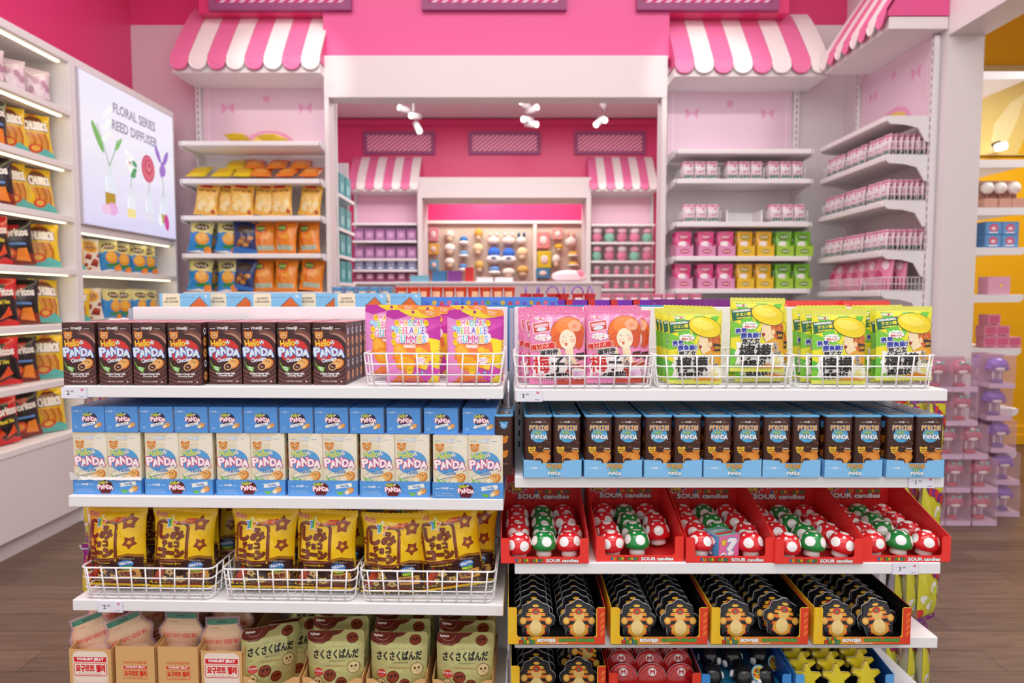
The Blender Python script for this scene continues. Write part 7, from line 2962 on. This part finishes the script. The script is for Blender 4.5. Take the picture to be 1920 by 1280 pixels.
for i in range(5):
    PVB.put((xat(1040 + i * 42, 560, 1.86), 1.86, zat(562, 1.86) - .185), 0, 'purple sweets box behind the pink packets, ' + ORD[i + 1] + ' from the left', 'purple boxes behind the gondola')
BB = gift_box(.09, .03, .16, '3f8fc4', None, name='sweets_box', cat='sweets box')
for i, px in enumerate((958, 1075, 1218)):
    BB.put((xat(px, 575, 1.70), 1.702, zat(572, 1.70) - .16), 0, 'plain blue box just behind the gondola panel, ' + ORD[i + 1] + ' from the left', 'plain blue boxes behind the gondola')

# ---- second gondola with cups and buckets
t = thing('gondola_shelving', 'low white gondola of cups between the front gondola and the doorway', 'shelving', (-.05, 3.25, 0), 0)
MB().box(-.88, .05, 0, .5, .12, 1.336, 'f0eef2', .003).build('tall_unit', 'board', t)
MB().box(.052, 1.0, 0, .5, .12, 1.312, 'f0eef2', .003).build('low_unit', 'board', t)
MB().box(-.86, .98, .03, .47, 0, .119, 'dcd8dc').build('plinth', 'board', t)
for s in range(3):
    MB().box(-.88, 1.0, -.2, -.002, .35 + s * .3 - .02, .35 + s * .3, 'f4f2f5', .002).build('shelf', 'board', t)


def cup(col, h, r0, r1, art_c, handle=None):
    root = thing('paper_cup' if handle is None else 'candy_bucket', 'cup', 'cup' if handle is None else 'bucket')
    mb = MB().lathe([(0, 0), (r0, 0), (r1, h - .002), (r1 + .0015, h - .001), (r1 + .0015, h + .002), (r1 - .001, h + .002), (r1 - .002, h - .004), (0, h - .004)], col, 20)
    mb.build('body', 'carton', root)
    a_ = MB()
    n = 7
    v = []
    for i in range(n):
        an = -PI / 2 + (i / (n - 1) - .5) * 1.5
        for q in (.25, .72):
            r = r0 + (r1 - r0) * q + .0006
            v.append((r * math.cos(an), r * math.sin(an), h * q))
    a_.add(v, [(2 * i, 2 * i + 2, 2 * i + 3, 2 * i + 1) for i in range(n - 1)], art_c)
    a_.add([(x * 1.004, y * 1.004, z) for x, y, z in v], [(2 * i, 2 * i + 2, 2 * i + 3, 2 * i + 1) for i in range(n - 1)], art_c)
    a_.build('printed_band', 'carton', root)
    if handle:
        MB().tube([(r1 * math.cos(PI * i / 12) * 1.02, 0, h + .002 + r1 * 1.25 * math.sin(PI * i / 12)) for i in range(13)], .004, handle, 6).build('handle', 'gloss', root)
    return Proto(root)


CB, CO = cup('6fb4e6', .068, .021, .0275, 'f3d9c0'), cup('ec4a20', .068, .021, .0275, 'f6c9a0')
BRd, BP = cup('d8232a', .06, .022, .028, 'f4e4e4', '8a5fc8'), cup('e88aa8', .06, .022, .028, 'f8e6ee')
Yc = 3.31
for i in range(5):
    CB.put((xat(633 + i * 23, 548, Yc), Yc, 1.3365), rg.uniform(-.5, .5), 'light blue paper cup, ' + ORD[i + 1] + ' from the left of the cup row', 'light blue cups')
for i in range(10):
    CO.put((xat(752 + i * 22.6, 548, Yc), Yc, 1.3365), rg.uniform(-.6, .6), 'orange paper cup, ' + ORD[i + 1] + ' from the left', 'orange cups')
for i, px in enumerate((986, 1009, 1036, 1057, 1083, 1106)):
    BRd.put((xat(px, 552, Yc), Yc, 1.3125), rg.uniform(-.4, .4) + (PI / 2 if i not in (2, 4) else 0), 'red candy bucket with a purple handle, ' + ORD[i + 1] + ' from the left', 'red candy buckets')
for i in range(8):
    BP.put((xat(1137 + i * 24, 552, Yc), Yc, 1.3125), rg.uniform(-.4, .4), 'pink paper cup, ' + ORD[i + 1] + ' from the left', 'pink cups')

# ---- counter in the second room
t = thing('display_counter', 'white display counter in the second room', 'counter', (-.17, 7.5, 0), 0)
zt = zat(528, 7.5)
MB().box(-1.1, 1.15, 0, .8, .1, zt - .03, 'efe9ec', .004).build('cabinet_body', 'board', t)
MB().box(-1.13, 1.18, -.03, .83, zt - .03, zt, 'f4f0f2', .004).build('counter_top', 'board', t)
MB().box(-1.05, 1.1, .03, .77, 0, .099, 'd8d2d4').build('plinth', 'board', t)
GB = {}
for i, (px, w_, h_, col, nm) in enumerate(((787, .2, .07, '7ab8cc', 'pale teal flat box on the white counter'), (824, .15, .12, '3f7fb4', 'blue box on the white counter'), (853, .15, .12, '8a3f9a', 'purple box on the white counter'),
                                          (880, .09, .16, 'd8302f', 'red box on the white counter'), (909, .18, .05, 'f4f2f4', 'low white box on the white counter'), (945, .2, .05, 'f4f2f4', 'second low white box on the white counter'))):
    pr = gift_box(w_, .15, h_, col, None, name='gift_box', cat='gift box')
    pr.put((xat(px, 520, 7.6), 7.56, zt + .001), 0, nm, None)
mb = ball(MB(), 0, 0, .07, .2, .12, .07, 'f2d3d8', 16, 8)
ball(mb, .12, -.06, .09, .05, .04, .05, 'e88aa0', 10, 6)
o = mb.build('plush_cushion', 'plush', None, (xat(1070, 515, 7.6), 7.85, zt + .002))
tag(o, 'pale pink plush cushion on the end of the white counter', 'cushion')

# ---- shelf of teal boxes at the left side of the second room
t = thing('shelf_rack', 'white shelf rack of teal boxes just inside the doorway', 'shelf rack', (-1.735, 6.5, 0), 0)
MB().box(-.2, -.18, -.4, .4, 0, 2.75, 'ece6ea').build('back_panel', 'board', t)
TZ = [zat(v, 6.5) for v in (368, 430, 480, 530)]
for z in TZ:
    MB().box(-.179, .16, -.4, .4, z - .03, z, 'f2eef0', .002).build('shelf', 'board', t)
for s in (-1, 1):
    MB().box(-.179, .10, s * .41 - .01, s * .41 + .01, 0, 2.7, 'e8e2e6').build('side_panel', 'board', t)
a = Art()
a.rect(-50, 40, 50, 120, '8fcfcf')
TB = gift_box(.2, .11, .2, '3fa3a8', a)
for r, z in enumerate(TZ):
    for c in range(3):
        TB.put((-1.59, 6.23 + c * .24, z + .001), PI / 2, 'teal box on the rack inside the doorway, ' + ('top', 'second', 'third', 'lowest')[r] + ' shelf, ' + ORD[c + 1] + ' from the front', 'teal boxes')

# ---- far shelving
a = Art()
a.rect(-60, 30, 60, 150, 'b889b4')
a.ell(0, 90, 40, 36, 'd8a8cc')
PV = gift_box(.15, .15, .19, '9a6a9c', a)
PV2 = gift_box(.15, .15, .17, '7f8aae', Art().rect(-50, 60, 50, 140, 'b8c4dc').rect(-30, 20, 30, 40, 'f4f4f8'))
PV3 = gift_box(.15, .15, .15, '8f4868', Art().rect(-40, 50, 40, 120, 'd8b8c8'))
x0, x1 = X2L - W2L / 2 + .11, X2L + W2L / 2 - .11
for r, (n, pr) in enumerate(((6, PV), (6, PV), (6, PV2), (6, PV3))):
    for c in range(n):
        pr.put((x0 + (x1 - x0) * c / (n - 1), 10.68, Z2L[r + 1] + .001), 0, ('purple', 'purple', 'blue grey', 'plum red')[r] + ' box on the far left shelving, ' + sh[r] + ' row, ' + ORD[c + 1] + ' from the left', 'boxes on the far left shelving')


def plush(c1, c2):
    mb = MB()
    ball(mb, 0, 0, .075, .07, .06, .075, c1, 14, 8)
    o = mb.build('plush_toy', 'plush')
    o['category'] = 'plush toy'
    h = MB()
    ball(h, 0, -.01, .175, .066, .058, .055, c2, 14, 8)
    for s in (-1, 1):
        ball(h, s * .045, 0, .225, .02, .018, .026, c1, 8, 6)
    h.build('head', 'plush', o)
    return Proto(o)


PA, PBq = plush('e58aa6', 'f4e6e8'), plush('8fc8b0', 'f2b8c8')
PCq = plush('d8809a', 'f0c4d0')
x0, x1 = X2R - W2R / 2 + .12, X2R + W2R / 2 - .12
for r in range(4):
    n = (5, 5, 6, 6)[r]
    for c in range(n):
        pr = (PA, PBq, PCq)[(c + r) % 3] if r < 2 else PA
        o = pr.put((x0 + (x1 - x0) * c / (n - 1), 10.72, Z2R[r + 1] + .001), rg.uniform(-.4, .4), 'plush toy on the far right shelving, ' + sh[r] + ' row, ' + ORD[c + 1] + ' from the left', 'plush toys on the far right shelving')
        s = 1.05 if r < 2 else .62
        o.scale = (s * 1.1, s, s)

# ---- display wall of hats at the very back
YT = 13.3
t = thing('display_wall', 'beige display wall of hanging hats behind the far doorway', 'display wall', (0, YT, 0), 0)
xa, xb, xm = xat(788, 450, YT), xat(1103, 450, YT), xat(1003, 450, YT)
zt = zat(414, YT)
MB().box(xa, xb, .02, .06, .3, zt - .06, 'd2c0ad').build('back_board', 'board', t)
MB().box(xa, xb, -.06, .07, zt - .058, zt, 'f6efe4', .004).build('top_ledge', 'board', t)
for x in (xa, xm, xb):
    MB().box(x - .035, x + .035, -.05, .018, .0, zt - .06, 'e9dfd2', .003).build('post', 'board', t)
MB().box(xa, xb, -.3, .018, 0, .299, 'e8e0d8').build('base', 'board', t)


def Q(x, y):
    return 780 + x * .1719, 380 + y * .1719


hats = [(80, 315, 70, 100, 'c81f2f', 'c'), (190, 345, 100, 150, 'd88a98', 'c'), (90, 480, 50, 90, '6aa0b8', 'c'), (190, 505, 110, 120, 'e0b050', 'c'), (195, 680, 100, 110, '6fb0d0', 'c'),
        (365, 365, 110, 130, 'e8d9c8', 'h'), (365, 510, 120, 130, 'f4efe6', 'h'), (365, 660, 110, 120, 'f2ece2', 'h'),
        (520, 425, 110, 120, '3f7fb8', 'v'), (520, 570, 115, 90, '6fa8dc', 'v'), (515, 720, 110, 110, '5f94d0', 'v'),
        (680, 350, 90, 140, 'e0a84a', 'h'), (675, 510, 110, 130, 'ecd6a8', 'h'), (690, 700, 100, 140, 'd8b060', 'h'),
        (845, 400, 140, 150, 'e6c9c0', 'e'), (1010, 400, 150, 150, 'e6c9c0', 'e'), (850, 575, 170, 190, '3f74d0', 'b'), (1010, 580, 170, 180, '3f74d0', 'b'), (855, 750, 140, 120, '6f9cd8', 'v'), (1010, 770, 140, 120, 'f0e4d6', 'h'),
        (1150, 400, 110, 150, '2f5a7a', 'e'), (1160, 560, 120, 150, 'ead0a0', 'h'), (1165, 750, 130, 130, 'd8ac60', 'h'),
        (1390, 410, 140, 180, 'dc8a86', 'c'), (1400, 620, 150, 180, 'dcc43a', 'c'), (1385, 770, 150, 110, '4f8ab0', 'c'),
        (1545, 340, 110, 120, 'dc9a94', 'c'), (1560, 490, 90, 80, 'e8b42e', 'h'), (1530, 640, 90, 150, 'ece0d0', 'h'), (1690, 410, 120, 180, 'd89a8a', 'e'), (1715, 570, 130, 70, 'eab83a', 'v'), (1715, 675, 130, 70, 'eab83a', 'v'), (1835, 390, 50, 90, '4f8aa8', 'c'), (1830, 540, 50, 80, 'e8788a', 'h')]
for i, (x, y, w_, h_, col, k) in enumerate(hats):
    px, py = Q(x, y)
    p = at(px, py, YT - .08)
    W_, H_ = w_ * .1719 * YT / 1280, h_ * .1719 * YT / 1280
    mb = MB()
    nm = 'plush_hat'
    if k == 'c':
        nm = 'gift_pouch'
        mb.box(-W_ / 2, W_ / 2, -.03, .03, -H_ / 2, H_ / 2, col, .012)
        ball(mb, 0, -.032, 0, W_ * .28, .012, H_ * .26, 'f0dcd0', 12, 6)
    elif k == 'h':
        ball(mb, 0, 0, H_ * .12, W_ / 2, .075, H_ * .38, col, 14, 8)
        ball(mb, 0, -.01, -H_ * .2, W_ * .34, .06, H_ * .3, 'e0c8a8', 12, 6)
    elif k == 'v':
        ball(mb, 0, 0, H_ * .2, W_ * .42, .075, H_ * .3, col, 14, 8)
        ball(mb, 0, -.02, -H_ * .1, W_ * .5, .085, H_ * .22, 'f2ece6', 14, 6)
    elif k == 'e':
        ball(mb, 0, 0, -H_ * .1, W_ / 2, .075, H_ * .32, 'ecd8cc' if col != '2f5a7a' else 'e8dcd0', 14, 8)
        for s in (-1, 1):
            ball(mb, s * W_ * .26, 0, H_ * .32, W_ * .14, .05, H_ * .2, col, 10, 6)
    else:
        ball(mb, 0, 0, H_ * .16, W_ * .4, .075, H_ * .32, col, 14, 8)
        ball(mb, 0, -.02, -H_ * .22, W_ * .5, .085, H_ * .26, 'f6f2ee', 14, 8)
        ball(mb, 0, -.09, -H_ * .16, W_ * .2, .02, H_ * .12, '7a8aa0', 10, 6)
    o = mb.build(nm, 'plush', None, (p.x, YT - .06, p.z))
    kx = [q for q in sorted({r[0] for r in hats})]
    heads = [kx[0]]
    for q in kx[1:]:
        if q - heads[-1] > 60:
            heads.append(q)
    ci = max(n for n, q in enumerate(heads) if x >= q)
    mates = sorted(r[1] for r in hats if max(n for n, q in enumerate(heads) if r[0] >= q) == ci)
    r_, g_, b_ = (int(col[n:n + 2], 16) for n in (0, 2, 4))
    cw = 'blue' if b_ > r_ else ('cream' if b_ > 150 and r_ - b_ < 80 and g_ > 185 else ('yellow' if g_ > 150 and b_ < 150 else ('red' if g_ < 60 else 'pink')))
    tag(o, cw + (' flat pouch' if k == 'c' else ' soft hat') + ' on the beige far display wall, ' + ORD[ci + 1] + ' column, ' + ORD[mates.index(y) + 1] + ' from the top',
        'pouch' if k == 'c' else 'hat', 'soft goods on the far display wall')

# ---- sweets hanging on hook strips at the gondola ends
def hang_art(c1, c2, c3):
    a = Art()
    a.rect(-50, 0, 50, 170, c1)
    a.rect(-50, 0, 50, 16, c2)
    a.rect(-50, 140, 50, 170, c2)
    for k in range(16):
        a.ell(-34 + (k * 41) % 72, 24 + (k * 53) % 112, 13, 9, [c3, 'f4f0f4', c2, 'c9d84a'][k % 4], k)
    return a


HB = [src_bag('hanging_packet', 'sweets packet', 'film', W=.085, H=.165, T=.024, art=hang_art(*c), col=c[0], back='c9c9ce', seed=60 + i, pinch=.05, L=.010, om=6, wr=2.2, nx=14, nz=16) for i, c in enumerate((('6fbfe0', '9a1f4a', 'f3d23c'), ('d6d23c', '7a2f8a', 'd8333c'), ('d3dc3c', 'c8242c', 'f4f4ee'))) ]
hk = 0
for sx, xe in ((-1, -1.0), (1, .95)):
    for row, z in enumerate((1.11, .91, .71, .51)):
        for c, y in enumerate((1.715, 1.79, 1.865)):
            t = thing('wall_hook', 'thin metal hook on the ' + ('left' if sx < 0 else 'right') + ' gondola end board, ' + ('top', 'second', 'third', 'lowest')[row] + ' row, ' + ('near', 'middle', 'far')[c] + ' one', 'hook', (xe, y, z), 0, 'hooks on the gondola ends')
            MB().tube([(0, 0, 0), (sx * .105, 0, 0), (sx * .108, 0, .01)], .0022, 'c9ccd0', 5).build('hook_wire', 'carton', t)
            for q in range(3 if (c == 0 and sx > 0) else 2):
                k = 2 if (row == 0 and q == 0) else (0 if sx < 0 else 1)
                HB[(k + (q == 1) * (sx < 0)) % 3].put((xe + sx * (.036 + q * .040), y, z - .192), (rg.uniform(-.06, .06), rg.uniform(-.1, .1), sx * (PI / 2 - .75) + rg.uniform(-.2, .2)),
                                     ('sky blue', 'silver and purple', 'lime green and red')[(k + (q == 1) * (sx < 0)) % 3] + ' packet hanging at the ' + ('left' if sx < 0 else 'right') + ' end, ' + ('top', 'second', 'third', 'lowest')[row] + ' ' + ('near', 'middle', 'far')[c] + ' hook, ' + ('inner', 'middle', 'outer')[q], 'packets hanging at the gondola ends').scale = (1.22, 1.2, 1.2)
